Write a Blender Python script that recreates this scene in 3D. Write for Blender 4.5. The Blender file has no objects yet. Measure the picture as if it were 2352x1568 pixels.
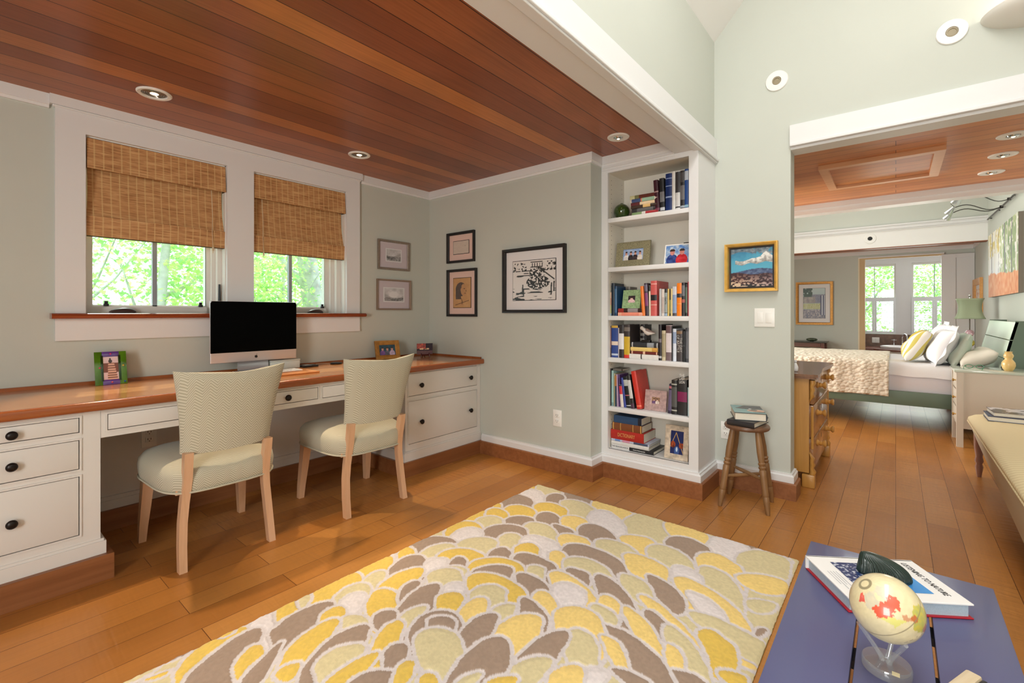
import bpy, bmesh, math, random
import numpy as np
from mathutils import Vector, Matrix

# ---------------------------------------------------------------- camera, world, exposure, large lights
SC = bpy.context.scene
COL = SC.collection
random.seed(7)
RNG = np.random.default_rng(7)
R = math.radians
EYE = 1.12

cam_d = bpy.data.cameras.new('camera')
cam = bpy.data.objects.new('camera', cam_d)
COL.objects.link(cam)
cam.location = (0, 0, EYE)
cam.rotation_euler = (R(90), 0, R(39.449 - 90))
cam_d.sensor_width = 36.0
cam_d.lens = 1071.5 / 2352 * 36.0
cam_d.shift_y = -64.9 / 2352
cam_d.clip_start = 0.05
cam_d.clip_end = 200
SC.camera = cam

SC.view_settings.view_transform = 'Standard'
SC.view_settings.look = 'None'
SC.view_settings.gamma = 1.0
SC.view_settings.use_curve_mapping = False
SC.view_settings.exposure = 0.0
SC.cycles.max_bounces = 7
SC.cycles.diffuse_bounces = 4
SC.cycles.glossy_bounces = 3
SC.cycles.transmission_bounces = 6
SC.cycles.transparent_max_bounces = 8
SC.cycles.caustics_reflective = False
SC.cycles.caustics_refractive = False
SC.cycles.sample_clamp_indirect = 6.0

wd = bpy.data.worlds.new('daylight_sky')
SC.world = wd
wd.use_nodes = True
bg = wd.node_tree.nodes['Background']
bg.inputs[0].default_value = (0.94, 0.98, 1.0, 1)
bg.inputs[1].default_value = 3.4


def light(name, kind, loc, energy, color=(1, 1, 1), size=1.0, size_y=None, target=None, spot=None, blend=0.4):
    d = bpy.data.lights.new(name, kind)
    d.energy = energy
    d.color = color
    if kind == 'AREA':
        d.shape = 'RECTANGLE'
        d.size = size
        d.size_y = size_y or size
    elif kind in ('POINT', 'SPOT'):
        d.shadow_soft_size = size
    elif kind == 'SUN':
        d.angle = size
    if kind == 'SPOT':
        d.spot_size = R(spot)
        d.spot_blend = blend
    o = bpy.data.objects.new(name, d)
    COL.objects.link(o)
    o.location = loc
    if target is not None:
        v = Vector(target) - Vector(loc)
        o.rotation_euler = v.to_track_quat('-Z', 'Y').to_euler()
    return o


DAY = (1.0, 0.985, 0.96)
# sun over the garden side (high, behind the trees)
light('sun', 'SUN', (4, 12, 14), 4.0, (1.0, 0.95, 0.86), R(1.0), target=(4 - 1.2, 12 - 4.6, 14 - 7.0))
# added fill lamps for a made-up rear window and made-up roof lights
light('rear_fill_light', 'AREA', (-2.22, -0.05, 1.35), 80, DAY, 1.1, 1.6, target=(3, 0.2, 1.35))
light('vault_fill_light', 'AREA', (0.6, -0.02, 3.55), 62, DAY, 3.6, 0.5, target=(0.6, -0.02, 0))
light('bedroom_overhead_fill', 'AREA', (7.2, 0.5, 3.3), 20, DAY, 2.4, 2.0, target=(7.2, 0.5, 0))  # overhead fill lamp added here; no roof light is built above it
light('bedroom_side_window_fill', 'AREA', (5.4, 2.9, 1.25), 120, DAY, 3.0, 1.5, target=(5.2, 0, 1.2))  # daylight of an unseen side window, raised as added fill
light('bath_window_daylight', 'AREA', (12.1, -0.1, 1.5), 22, DAY, 1.6, 1.3, target=(8, 0, 1.0))

# ---------------------------------------------------------------- helpers
def lin(c):
    return tuple((v / 12.92 if v <= 0.04045 else ((v + 0.055) / 1.055) ** 2.4) for v in (x / 255.0 for x in c))


MATS = {}


def new_mat(name):
    m = bpy.data.materials.new(name)
    m.use_nodes = True
    MATS[name] = m
    nt = m.node_tree
    return m, nt, nt.nodes['Principled BSDF']


def N(nt, typ, **kw):
    n = nt.nodes.new(typ)
    for k, v in kw.items():
        if k.startswith('i_'):
            key = k[2:]
            key = int(key) if key.isdigit() else key.replace('_', ' ')
            n.inputs[key].default_value = v
        else:
            setattr(n, k, v)
    return n


def mat(name, rgb, rough=0.5, metal=0.0, spec=0.5, coat=0.0, trans=0.0, ior=1.45, noise=0.0, nscale=30, bump=0.0, bscale=200, emit=None, emit_s=0.0):
    if name in MATS:
        return MATS[name]
    m, nt, b = new_mat(name)
    c = (*lin(rgb), 1)
    b.inputs['Base Color'].default_value = c
    b.inputs['Roughness'].default_value = rough
    b.inputs['Metallic'].default_value = metal
    b.inputs['Specular IOR Level'].default_value = spec
    b.inputs['Coat Weight'].default_value = coat
    b.inputs['Coat Roughness'].default_value = 0.08
    b.inputs['Transmission Weight'].default_value = trans
    b.inputs['IOR'].default_value = ior
    if emit:
        b.inputs['Emission Color'].default_value = (*lin(emit), 1)
        b.inputs['Emission Strength'].default_value = emit_s
    tc = N(nt, 'ShaderNodeTexCoord')
    if noise > 0:
        nz = N(nt, 'ShaderNodeTexNoise', i_Scale=nscale, i_Detail=3.0)
        nt.links.new(tc.outputs['Object'], nz.inputs['Vector'])
        mp = N(nt, 'ShaderNodeMapRange', i_1=0.3, i_2=0.7, i_3=1 - noise, i_4=1 + noise)
        nt.links.new(nz.outputs['Fac'], mp.inputs[0])
        vm = N(nt, 'ShaderNodeVectorMath', operation='SCALE')
        vm.inputs[0].default_value = c[:3]
        nt.links.new(mp.outputs[0], vm.inputs['Scale'])
        nt.links.new(vm.outputs[0], b.inputs['Base Color'])
    if bump > 0:
        nz = N(nt, 'ShaderNodeTexNoise', i_Scale=bscale, i_Detail=2.0)
        nt.links.new(tc.outputs['Object'], nz.inputs['Vector'])
        bp = N(nt, 'ShaderNodeBump', i_Strength=bump, i_Distance=0.01)
        nt.links.new(nz.outputs['Fac'], bp.inputs['Height'])
        nt.links.new(bp.outputs[0], b.inputs['Normal'])
    return m


def ramp(nt, stops):
    r = N(nt, 'ShaderNodeValToRGB')
    e = r.color_ramp.elements
    while len(e) < len(stops):
        e.new(0.5)
    for k, (p, c) in enumerate(stops):
        e[k].position = p
        e[k].color = (*lin(c), 1)
    return r


def plank_mat(name, cols, row, length, along='X', shift=0.0, groove=0.0016, gcol=(60, 30, 14), rough=0.35, ripple=0.0, coat=0.0, offset=0.37, grain=0.18, spec=0.5, third=False):
    """boards: one random tone per board, grain along the board, dark joints"""
    m, nt, b = new_mat(name)
    L = nt.links.new
    geo = N(nt, 'ShaderNodeNewGeometry')
    sep = N(nt, 'ShaderNodeSeparateXYZ')
    L(geo.outputs['Position'], sep.inputs[0])
    cmb = N(nt, 'ShaderNodeCombineXYZ')
    a, c = ('X', 'Y') if along == 'X' else ('Y', 'X')
    L(sep.outputs[a], cmb.inputs['X'])
    sh_ = N(nt, 'ShaderNodeMath', operation='SUBTRACT')
    L(sep.outputs[c], sh_.inputs[0])
    sh_.inputs[1].default_value = shift
    L(sh_.outputs[0], cmb.inputs['Y'])
    br = N(nt, 'ShaderNodeTexBrick', offset=offset, offset_frequency=2, squash=1.0)
    br.inputs['Scale'].default_value = 1.0
    br.inputs['Brick Width'].default_value = length
    br.inputs['Row Height'].default_value = row
    br.inputs['Mortar Size'].default_value = groove
    br.inputs['Mortar Smooth'].default_value = 0.1
    br.inputs['Color1'].default_value = (0, 0, 0, 1)
    br.inputs['Color2'].default_value = (1, 1, 1, 1)
    br.inputs['Mortar'].default_value = (0.5, 0.5, 0.5, 1)
    L(cmb.outputs[0], br.inputs['Vector'])
    rp = ramp(nt, cols)
    L(br.outputs['Color'], rp.inputs[0])
    # grain
    mp = N(nt, 'ShaderNodeMapping')
    mp.inputs['Scale'].default_value = (1.6, 38, 1)
    L(cmb.outputs[0], mp.inputs[0])
    nz = N(nt, 'ShaderNodeTexNoise', i_Scale=2.2, i_Detail=6.0, i_Roughness=0.62, i_Distortion=0.5)
    L(mp.outputs[0], nz.inputs['Vector'])
    mr = N(nt, 'ShaderNodeMapRange', i_1=0.28, i_2=0.72, i_3=1 - grain, i_4=1 + grain)
    L(nz.outputs['Fac'], mr.inputs[0])
    sc = N(nt, 'ShaderNodeVectorMath', operation='SCALE')
    L(rp.outputs[0], sc.inputs[0])
    L(mr.outputs[0], sc.inputs['Scale'])
    # blotch
    nz2 = N(nt, 'ShaderNodeTexNoise', i_Scale=2.3, i_Detail=3.0)
    L(geo.outputs['Position'], nz2.inputs['Vector'])
    mr2 = N(nt, 'ShaderNodeMapRange', i_1=0.3, i_2=0.7, i_3=0.88, i_4=1.12)
    L(nz2.outputs['Fac'], mr2.inputs[0])
    sc2 = N(nt, 'ShaderNodeVectorMath', operation='SCALE')
    L(sc.outputs[0], sc2.inputs[0])
    L(mr2.outputs[0], sc2.inputs['Scale'])
    mx = N(nt, 'ShaderNodeMix', data_type='RGBA')
    L(br.outputs['Fac'], mx.inputs[0])
    L(sc2.outputs[0], mx.inputs[6])
    mx.inputs[7].default_value = (*lin(gcol), 1)
    L(mx.outputs[2], b.inputs['Base Color'])
    b.inputs['Roughness'].default_value = rough
    b.inputs['Coat Weight'].default_value = coat
    b.inputs['Coat Roughness'].default_value = 0.12
    b.inputs['Specular IOR Level'].default_value = spec
    inv = N(nt, 'ShaderNodeMath', operation='SUBTRACT')
    inv.inputs[0].default_value = 1.0
    L(br.outputs['Fac'], inv.inputs[1])
    hsum = N(nt, 'ShaderNodeMath', operation='ADD')
    L(inv.outputs[0], hsum.inputs[0])
    if ripple > 0:
        mp2 = N(nt, 'ShaderNodeMapping')
        mp2.inputs['Scale'].default_value = (1.0, 0.16, 1)
        L(cmb.outputs[0], mp2.inputs[0])
        nz3 = N(nt, 'ShaderNodeTexNoise', i_Scale=42.0, i_Detail=1.0, i_Distortion=0.4)
        L(mp2.outputs[0], nz3.inputs['Vector'])
        mu = N(nt, 'ShaderNodeMath', operation='MULTIPLY')
        L(nz3.outputs['Fac'], mu.inputs[0])
        mu.inputs[1].default_value = ripple
        L(mu.outputs[0], hsum.inputs[1])
    else:
        hsum.inputs[1].default_value = 0.0
    bp = N(nt, 'ShaderNodeBump', i_Strength=0.6, i_Distance=0.003)
    L(hsum.outputs[0], bp.inputs['Height'])
    L(bp.outputs[0], b.inputs['Normal'])
    return m


def wood_mat(name, c1, c2, axis='X', rough=0.35, coat=0.0, scale=1.0, coord='Object'):
    if name in MATS:
        return MATS[name]
    m, nt, b = new_mat(name)
    L = nt.links.new
    tc = N(nt, 'ShaderNodeTexCoord')
    mp = N(nt, 'ShaderNodeMapping')
    s = {'X': (1.2, 22, 22), 'Y': (22, 1.2, 22), 'Z': (22, 22, 1.2)}[axis]
    mp.inputs['Scale'].default_value = tuple(v * scale for v in s)
    L(tc.outputs[coord], mp.inputs[0])
    nz = N(nt, 'ShaderNodeTexNoise', i_Scale=2.0, i_Detail=5.0, i_Roughness=0.6, i_Distortion=0.7)
    L(mp.outputs[0], nz.inputs['Vector'])
    rp = ramp(nt, [(0.3, c1), (0.72, c2)])
    L(nz.outputs['Fac'], rp.inputs[0])
    L(rp.outputs[0], b.inputs['Base Color'])
    b.inputs['Roughness'].default_value = rough
    b.inputs['Coat Weight'].default_value = coat
    b.inputs['Coat Roughness'].default_value = 0.1
    return m


def mitre_ring(path, k, d):
    """offset of path point k to the right-hand side by d, mitred"""
    p = Vector(path[k])
    def rn(a, b):
        t = (Vector(b) - Vector(a)).normalized()
        return Vector((t.y, -t.x))
    if k == 0:
        return p + rn(path[0], path[1]) * d
    if k == len(path) - 1:
        return p + rn(path[-2], path[-1]) * d
    n0, n1 = rn(path[k - 1], path[k]), rn(path[k], path[k + 1])
    m = (n0 + n1)
    return p + m * (d / (1 + n0.dot(n1)))


def sweep(b, path, prof, m):
    b.ring_loft([[(*mitre_ring(path, k, d), z) for d, z in prof] for k in range(len(path))], m)


class MB:
    """collects shapes, then links them as ONE mesh object"""

    def __init__(self):
        self.bm = bmesh.new()
        self.mats = []

    def mi(self, m):
        if m not in self.mats:
            self.mats.append(m)
        return self.mats.index(m)

    def _set(self, faces, m):
        k = self.mi(m)
        for f in faces:
            f.material_index = k

    def box(self, x0, y0, z0, x1, y1, z1, m, bev=0.0, seg=2, M=None):
        vs = [self.bm.verts.new(p) for p in ((x0, y0, z0), (x1, y0, z0), (x1, y1, z0), (x0, y1, z0), (x0, y0, z1), (x1, y0, z1), (x1, y1, z1), (x0, y1, z1))]
        fs = [self.bm.faces.new([vs[i] for i in q]) for q in ((3, 2, 1, 0), (4, 5, 6, 7), (0, 1, 5, 4), (1, 2, 6, 5), (2, 3, 7, 6), (3, 0, 4, 7))]
        self._set(fs, m)
        allv = vs
        if bev > 0:
            es = list({e for f in fs for e in f.edges})
            r = bmesh.ops.bevel(self.bm, geom=es, offset=bev, segments=seg, affect='EDGES', profile=0.5)
            self._set(r['faces'], m)
            allv = list({v for f in r['faces'] for v in f.verts} | {v for v in vs if v.is_valid})
        if M is not None:
            for v in allv:
                v.co = M @ v.co
        return allv

    def ring_loft(self, rings, m, cap0=True, cap1=True, closed=True):
        vr = [[self.bm.verts.new(p) for p in r] for r in rings]
        fs = []
        n = len(vr[0])
        for a, b in zip(vr[:-1], vr[1:]):
            rng = range(n) if closed else range(n - 1)
            for i in rng:
                j = (i + 1) % n
                fs.append(self.bm.faces.new((a[i], a[j], b[j], b[i])))
        if cap0 and n > 2:
            fs.append(self.bm.faces.new(list(reversed(vr[0]))))
        if cap1 and n > 2:
            fs.append(self.bm.faces.new(vr[-1]))
        self._set(fs, m)
        return fs

    def cyl(self, p0, p1, r0, r1, m, n=16, caps=True):
        p0, p1 = Vector(p0), Vector(p1)
        d = (p1 - p0).normalized()
        u = d.orthogonal().normalized()
        w = d.cross(u)
        rings = []
        for p, r in ((p0, r0), (p1, r1)):
            rings.append([p + (u * math.cos(t) + w * math.sin(t)) * r for t in (2 * math.pi * i / n for i in range(n))])
        self.ring_loft(rings, m, caps, caps)

    def tube(self, pts, r, m, n=8, caps=True):
        pts = [Vector(p) for p in pts]
        rs = r if isinstance(r, (list, tuple)) else [r] * len(pts)
        u = None
        rings = []
        for i, p in enumerate(pts):
            d = (pts[min(i + 1, len(pts) - 1)] - pts[max(i - 1, 0)]).normalized()
            if u is None:
                u = d.orthogonal().normalized()
            else:
                u = (u - d * u.dot(d)).normalized()
            w = d.cross(u)
            rings.append([p + (u * math.cos(t) + w * math.sin(t)) * rs[i] for t in (2 * math.pi * k / n for k in range(n))])
        self.ring_loft(rings, m, caps, caps)

    def lathe(self, prof, c, m, n=24, p1=None, cap0=True, cap1=True):
        """prof: (radius, height) along +z from c, or along the line c->p1 (heights are then 0..1)"""
        c = Vector(c)
        if p1 is None:
            d, u, w, ln = Vector((0, 0, 1)), Vector((1, 0, 0)), Vector((0, 1, 0)), 1.0
        else:
            d = Vector(p1) - c
            ln = d.length
            d.normalize()
            u = d.orthogonal().normalized()
            w = d.cross(u)
        rings = []
        for r, h in prof:
            rings.append([c + d * (h * ln) + (u * math.cos(t) + w * math.sin(t)) * max(r, 1e-4) for t in (2 * math.pi * i / n for i in range(n))])
        self.ring_loft(rings, m, cap0, cap1)

    def prism(self, poly, axis, a0, a1, m):
        def P(q, a):
            return {'x': (a, q[0], q[1]), 'y': (q[0], a, q[1]), 'z': (q[0], q[1], a)}[axis]
        self.ring_loft([[P(q, a0) for q in poly], [P(q, a1) for q in poly]], m)

    def quad(self, pts, m):
        f = self.bm.faces.new([self.bm.verts.new(p) for p in pts])
        self._set([f], m)

    def grid(self, fn, nu, nv, m, closed_u=False):
        vs = [[self.bm.verts.new(fn(i / nu, j / nv)) for i in range(nu + (0 if closed_u else 1))] for j in range(nv + 1)]
        fs = []
        k = len(vs[0])
        for j in range(nv):
            for i in range(nu):
                i2 = (i + 1) % k
                fs.append(self.bm.faces.new((vs[j][i], vs[j][i2], vs[j + 1][i2], vs[j + 1][i])))
        self._set(fs, m)

    def build(self, name, parent=None, world=True, smooth=35, fix=True):
        if fix:
            bmesh.ops.recalc_face_normals(self.bm, faces=self.bm.faces)
        if world and parent is not None:
            off = Vector((0, 0, 0))
            p = parent
            while p is not None:
                off += p.location
                p = p.parent
            for v in self.bm.verts:
                v.co -= off
        me = bpy.data.meshes.new(name)
        self.bm.to_mesh(me)
        self.bm.free()
        for m in self.mats:
            me.materials.append(m)
        if smooth:
            me.polygons.foreach_set('use_smooth', [True] * len(me.polygons))
            me.set_sharp_from_angle(angle=R(smooth))
        o = bpy.data.objects.new(name, me)
        COL.objects.link(o)
        if parent is not None:
            o.parent = parent
        return o


def tag(o, label, cat, group=None):
    o['label'] = label
    o['category'] = cat
    if group:
        o['group'] = group
    return o


def thing(name, label, cat, loc=(0, 0, 0), rotz=0.0, group=None, tilt=0.0):
    o = bpy.data.objects.new(name, None)
    COL.objects.link(o)
    o.location = loc
    o.rotation_euler = (tilt, 0, rotz)
    o.empty_display_size = 0.05
    return tag(o, label, cat, group)


def structure(o):
    o['kind'] = 'structure'
    return o


def box_structure(name, m, *boxes):
    b = MB()
    for q in boxes:
        b.box(*q, m)
    return structure(b.build(name, smooth=0))


def dup(root, loc, rotz=None, label=None, group=None):
    r = root.copy()
    COL.objects.link(r)
    r.location = loc
    if rotz is not None:
        r.rotation_euler = (root.rotation_euler[0], 0, rotz)
    if label:
        r['label'] = label
    if group:
        r['group'] = group
    for ch in list(root.children):
        c = ch.copy()
        COL.objects.link(c)
        c.parent = r
        for g in list(ch.children):
            d = g.copy()
            COL.objects.link(d)
            d.parent = c
    return r


def painted(name, w, h, fn, parent, nx=60, ny=60, y=0.0, rough=0.35, x0=None, z0=None, flat_z=False):
    """a picture surface: colour per vertex from fn(u, v) -> sRGB; lies in local x/z, seen from -y (or local x/y, seen from +z)"""
    mname = 'picture_surface_%02d' % int(rough * 100)
    if mname not in MATS:
        m, nt, b = new_mat(mname)
        at = N(nt, 'ShaderNodeAttribute', attribute_name='Col')
        nt.links.new(at.outputs['Color'], b.inputs['Base Color'])
        b.inputs['Roughness'].default_value = rough
    x0 = -w / 2 if x0 is None else x0
    z0 = 0 if z0 is None else z0
    uu, vv = np.meshgrid(np.linspace(0, 1, nx + 1), np.linspace(0, 1, ny + 1))
    X = x0 + uu * w
    Z = z0 + vv * h
    if flat_z:
        co = np.stack([X, Z, np.full_like(X, y)], -1).reshape(-1, 3)
    else:
        co = np.stack([X, np.full_like(X, y), Z], -1).reshape(-1, 3)
    idx = np.arange((nx + 1) * (ny + 1)).reshape(ny + 1, nx + 1)
    f = np.stack([idx[:-1, :-1], idx[:-1, 1:], idx[1:, 1:], idx[1:, :-1]], -1).reshape(-1, 4)
    me = bpy.data.meshes.new(name)
    me.from_pydata(co.tolist(), [], f.tolist())
    c = np.array(fn(uu.ravel(), vv.ravel()), float) / 255.0
    c = np.clip(c, 0, 1)
    c = np.where(c <= 0.04045, c / 12.92, ((c + 0.055) / 1.055) ** 2.4)
    c = np.concatenate([c, np.ones((len(c), 1))], 1)
    at = me.color_attributes.new('Col', 'FLOAT_COLOR', 'POINT')
    at.data.foreach_set('color', c.astype(np.float32).ravel())
    me.materials.append(MATS[mname])
    o = bpy.data.objects.new(name, me)
    COL.objects.link(o)
    if parent is not None:
        o.parent = parent
    return o


def vnoise(u, v, fx, fy, seed=0, octaves=3):
    """smooth value noise on numpy arrays, 0..1"""
    out = np.zeros_like(u, dtype=float)
    amp, tot = 1.0, 0.0
    for k in range(octaves):
        rg = np.random.default_rng(seed * 17 + k)
        gx, gy = int(fx * 2 ** k) + 2, int(fy * 2 ** k) + 2
        g = rg.random((gy + 1, gx + 1))
        x = u * fx * 2 ** k
        y = v * fy * 2 ** k
        xi = np.clip(x.astype(int), 0, gx - 1)
        yi = np.clip(y.astype(int), 0, gy - 1)
        tx, ty = np.clip(x - xi, 0, 1), np.clip(y - yi, 0, 1)
        tx, ty = tx * tx * (3 - 2 * tx), ty * ty * (3 - 2 * ty)
        s = (g[yi, xi] * (1 - tx) + g[yi, xi + 1] * tx) * (1 - ty) + (g[yi + 1, xi] * (1 - tx) + g[yi + 1, xi + 1] * tx) * ty
        out += s * amp
        tot += amp
        amp *= 0.55
    return out / tot


def mixc(a, b, t):
    a = np.asarray(a, float)
    b = np.asarray(b, float)
    t = np.clip(np.asarray(t, float), 0, 1)[:, None]
    return a * (1 - t) + b * t


def base(u, c):
    return np.tile(np.array(c, float), (len(u), 1))


def ell(u, v, cx, cy, rx, ry):
    return ((u - cx) / rx) ** 2 + ((v - cy) / ry) ** 2 < 1


def text_mesh(name, s, size, m, parent, origin, xd, yd, lift=0.0006, width=None, shear=0.0, thin=0.0):
    """lettering as a flat mesh; origin = centre of the line, xd/yd = reading and up directions (in the parent's space)"""
    cu = bpy.data.curves.new(name, 'FONT')
    cu.body = s
    cu.size = size
    cu.align_x = 'CENTER'
    cu.align_y = 'CENTER'
    cu.shear = shear
    cu.resolution_u = 3
    cu.extrude = 0.0003
    cu.offset = -thin * size
    tmp = bpy.data.objects.new(name, cu)
    COL.objects.link(tmp)
    bpy.context.view_layer.update()
    me = bpy.data.meshes.new_from_object(tmp.evaluated_get(bpy.context.evaluated_depsgraph_get()))
    bpy.data.objects.remove(tmp)
    bpy.data.curves.remove(cu)
    xs = [v.co.x for v in me.vertices]
    k = 1.0
    if width and xs:
        k = width / max(1e-6, max(xs) - min(xs))
    xd, yd = Vector(xd).normalized(), Vector(yd).normalized()
    n = xd.cross(yd)
    for v in me.vertices:
        v.co = Vector(origin) + xd * v.co.x * k + yd * v.co.y + n * (v.co.z + lift)
    me.materials.clear()
    me.materials.append(m)
    me.name = name
    o = bpy.data.objects.new(name, me)
    COL.objects.link(o)
    if parent is not None:
        o.parent = parent
    return o


def frame_members(b, w, h, fw, d, m, lip=None, z0=0.0, prof=None):
    """mitred picture frame around w x h (outer), local x/z, front at y=-d, back y=0"""
    prof = prof or [(0, 0), (0, -d), (0.25 * fw, -d * 1.0), (fw * 0.8, -d * 0.82), (fw, -d * 0.6), (fw, 0)]
    cs = [(-w / 2, z0, 1, 1), (w / 2, z0, -1, 1), (w / 2, z0 + h, -1, -1), (-w / 2, z0 + h, 1, -1)]
    rings = []
    for (x, z, sx, sz) in cs + cs[:1]:
        rings.append([(x + sx * p, q, z + sz * p) for p, q in prof])
    b.ring_loft(rings, m, False, False)


def framed(name, label, loc, w, h, rotz, fw, d, fm, board, art, margin, parent_cat='picture', group=None, tilt=0.0, res=(60, 60), rough=0.3, line=None, easel=None, fprof=None, dy=0.0, art_off=0.0):
    """a framed picture; origin at bottom centre of its back"""
    t = thing(name, label, parent_cat, loc, rotz, group, tilt)
    b = MB()
    frame_members(b, w, h, fw, d, fm, prof=fprof)
    b.build('frame', t, False, smooth=30)
    b = MB()
    b.box(-w / 2 + fw * 0.5, -0.003, fw * 0.5, w / 2 - fw * 0.5, 0.0, h - fw * 0.5, board or fm)
    b.build('backing_board' if board is None else 'mat_board', t, False, smooth=0)
    mx, mz = (margin if isinstance(margin, tuple) else (margin, margin))
    aw, ah = w - 2 * fw - 2 * mx, h - 2 * fw - 2 * mz
    if line is not None:
        b = MB()
        lw = 0.004
        b.box(-aw / 2 - lw, -0.0045, fw + mz - lw + art_off, aw / 2 + lw, -0.002, fw + mz + ah + lw + art_off, line)
        b.build('mat_edge', t, False, smooth=0)
    painted('artwork', aw, ah, art, t, res[0], res[1], y=-0.006, rough=rough, z0=fw + mz + art_off)
    if easel:
        b = MB()
        fy = 0.26 * h
        fz = fy * math.tan(abs(tilt)) + 0.001
        b.ring_loft([[(-0.018, 0.001, h * 0.6), (0.018, 0.001, h * 0.6), (0.018, 0.004, h * 0.6), (-0.018, 0.004, h * 0.6)],
                     [(-0.025, fy, fz), (0.025, fy, fz), (0.025, fy + 0.003, fz), (-0.025, fy + 0.003, fz)]], easel)
        b.build('easel_back', t, False, smooth=0)
    return t

# ---------------------------------------------------------------- materials
PAINT = mat('sage_wall_paint', (197, 200, 191), 0.6, spec=0.3, noise=0.012, nscale=2)
WHITE = mat('white_trim_paint', (226, 225, 225), 0.35, spec=0.4)
CEILW = mat('white_ceiling_paint', (234, 232, 229), 0.6)
CAB = mat('cream_cabinet_paint', (222, 217, 212), 0.35, spec=0.4)
GROOVE = mat('cabinet_reveal_shadow_gap', (92, 78, 68), 0.6)
FLOOR = plank_mat('hand_scraped_maple_floor', [(0.0, (158, 100, 44)), (0.5, (172, 113, 53)), (1.0, (184, 126, 64))], 0.127, 0.92, 'X', 0.0, 0.0012, (92, 48, 18), 0.3, ripple=1.1, grain=0.07, spec=0.4)
CEDAR = plank_mat('cedar_ceiling_boards', [(0.0, (134, 74, 48)), (0.3, (152, 88, 54)), (0.6, (164, 100, 62)), (0.8, (180, 112, 64)), (1.0, (196, 126, 66))], 0.122, 40, 'X', 0.062, 0.0022, (56, 26, 14), 0.3, grain=0.16, spec=0.3)
CEDAR2 = plank_mat('cedar_ceiling_boards_bedroom', [(0.0, (190, 116, 66)), (0.5, (206, 134, 80)), (1.0, (216, 148, 90))], 0.108, 40, 'Y', 0.0, 0.002, (96, 50, 26), 0.3, grain=0.10, spec=0.3)
BASEW = wood_mat('maple_base_board', (128, 78, 44), (156, 100, 62), 'X', 0.4, scale=0.6)
COUNTER = wood_mat('varnished_cherry_counter', (176, 116, 66), (200, 142, 88), 'X', 0.22, 0.4, 0.7)
COUNTER_E = wood_mat('varnished_cherry_edge', (140, 72, 32), (164, 90, 44), 'X', 0.25, 0.4, 0.7)
SILLW = wood_mat('varnished_sill', (132, 56, 26), (158, 74, 40), 'X', 0.25, 0.4, 0.7)
SASH = mat('vinyl_window_white', (226, 222, 216), 0.35)
MUNTIN = mat('grey_muntin', (150, 154, 160), 0.4)
GLASS = None
DARKM = mat('oil_rubbed_bronze', (40, 34, 32), 0.35, 0.6, noise=0.15, nscale=80)


def glass_mat(name, tint=(235, 245, 242), opacity=0.06, rough=0.02, milky=0.0):
    m, nt, b = new_mat(name)
    out = nt.nodes['Material Output']
    tr = N(nt, 'ShaderNodeBsdfTransparent')
    tr.inputs[0].default_value = (*lin(tint), 1)
    gl = N(nt, 'ShaderNodeBsdfGlossy')
    gl.inputs['Roughness'].default_value = rough
    mx = N(nt, 'ShaderNodeMixShader')
    mx.inputs[0].default_value = opacity
    nt.links.new(tr.outputs[0], mx.inputs[1])
    nt.links.new(gl.outputs[0], mx.inputs[2])
    if milky:
        df = N(nt, 'ShaderNodeBsdfDiffuse')
        df.inputs[0].default_value = (0.9, 0.92, 0.94, 1)
        m2 = N(nt, 'ShaderNodeMixShader')
        m2.inputs[0].default_value = milky
        nt.links.new(mx.outputs[0], m2.inputs[1])
        nt.links.new(df.outputs[0], m2.inputs[2])
        mx = m2
    nt.links.new(mx.outputs[0], out.inputs['Surface'])
    return m


GLASS = glass_mat('clear_window_glass')

# ---------------------------------------------------------------- room shell
CZ = 2.198          # cedar ceiling height
YW = 3.226          # window wall
XP = 2.757          # picture wall
XB = 2.9            # bookcase face
XS = 3.241          # wall with the wide opening
YB = 0.93           # face of the beam
YR = -0.95          # right-hand wall
X0 = -2.3           # wall behind the camera
box_structure('floor', FLOOR, (X0 - 0.2, YR - 0.15, -0.1, 13.0, 3.6, 0.0))
# window wall with the two openings
W1 = (0.458, 1.113)
W2 = (1.269, 1.929)
ZS, ZT = 1.12, 2.036
Y2 = YW + 0.18
b = MB()
for q in ((X0, 0, W1[0], CZ + 0.1), (W1[1], 0, W2[0], CZ + 0.1), (W2[1], 0, XP + 0.3, CZ + 0.1)):
    b.box(q[0], YW, q[1], q[2], Y2, q[3], PAINT)
for wx in (W1, W2):
    b.box(wx[0], YW, 0, wx[1], Y2, ZS, PAINT)
    b.box(wx[0], YW, ZT, wx[1], Y2, CZ + 0.1, PAINT)
structure(b.build('wall_left', smooth=0))
# picture wall and its return beside the bookcase
box_structure('wall_far', PAINT, (XP, 1.583, 0, XP + 0.3, YW, CZ + 0.1))
# wall with the opening to the bedroom (gable)
RIDGE_Z, EAVE_Z = 3.965, 2.913
b = MB()
b.box(XS, 0.49, 0, XS + 0.13, 1.6, 2.247, PAINT)
poly = [(YR, 2.247), (1.6, 2.247), (1.6, 2.95), (0.93, EAVE_Z + 0.02), (-0.01, RIDGE_Z + 0.02), (YR, EAVE_Z + 0.02)]
b.prism(poly, 'x', XS, XS + 0.13, PAINT)
structure(b.build('wall_gable', smooth=0))
box_structure('wall_right', PAINT, (X0, YR - 0.12, 0, 10.2, YR, 4.2))
b = MB()
b.box(X0 - 0.15, YR, 0, X0, YW, 0.5, PAINT)
b.box(X0 - 0.15, YR, 2.15, X0, YW, 4.2, PAINT)
b.box(X0 - 0.15, YR, 0.5, X0, -0.7, 2.15, PAINT)
b.box(X0 - 0.15, 0.6, 0.5, X0, YW, 2.15, PAINT)
structure(b.build('wall_back', smooth=0))
b = MB()
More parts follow.
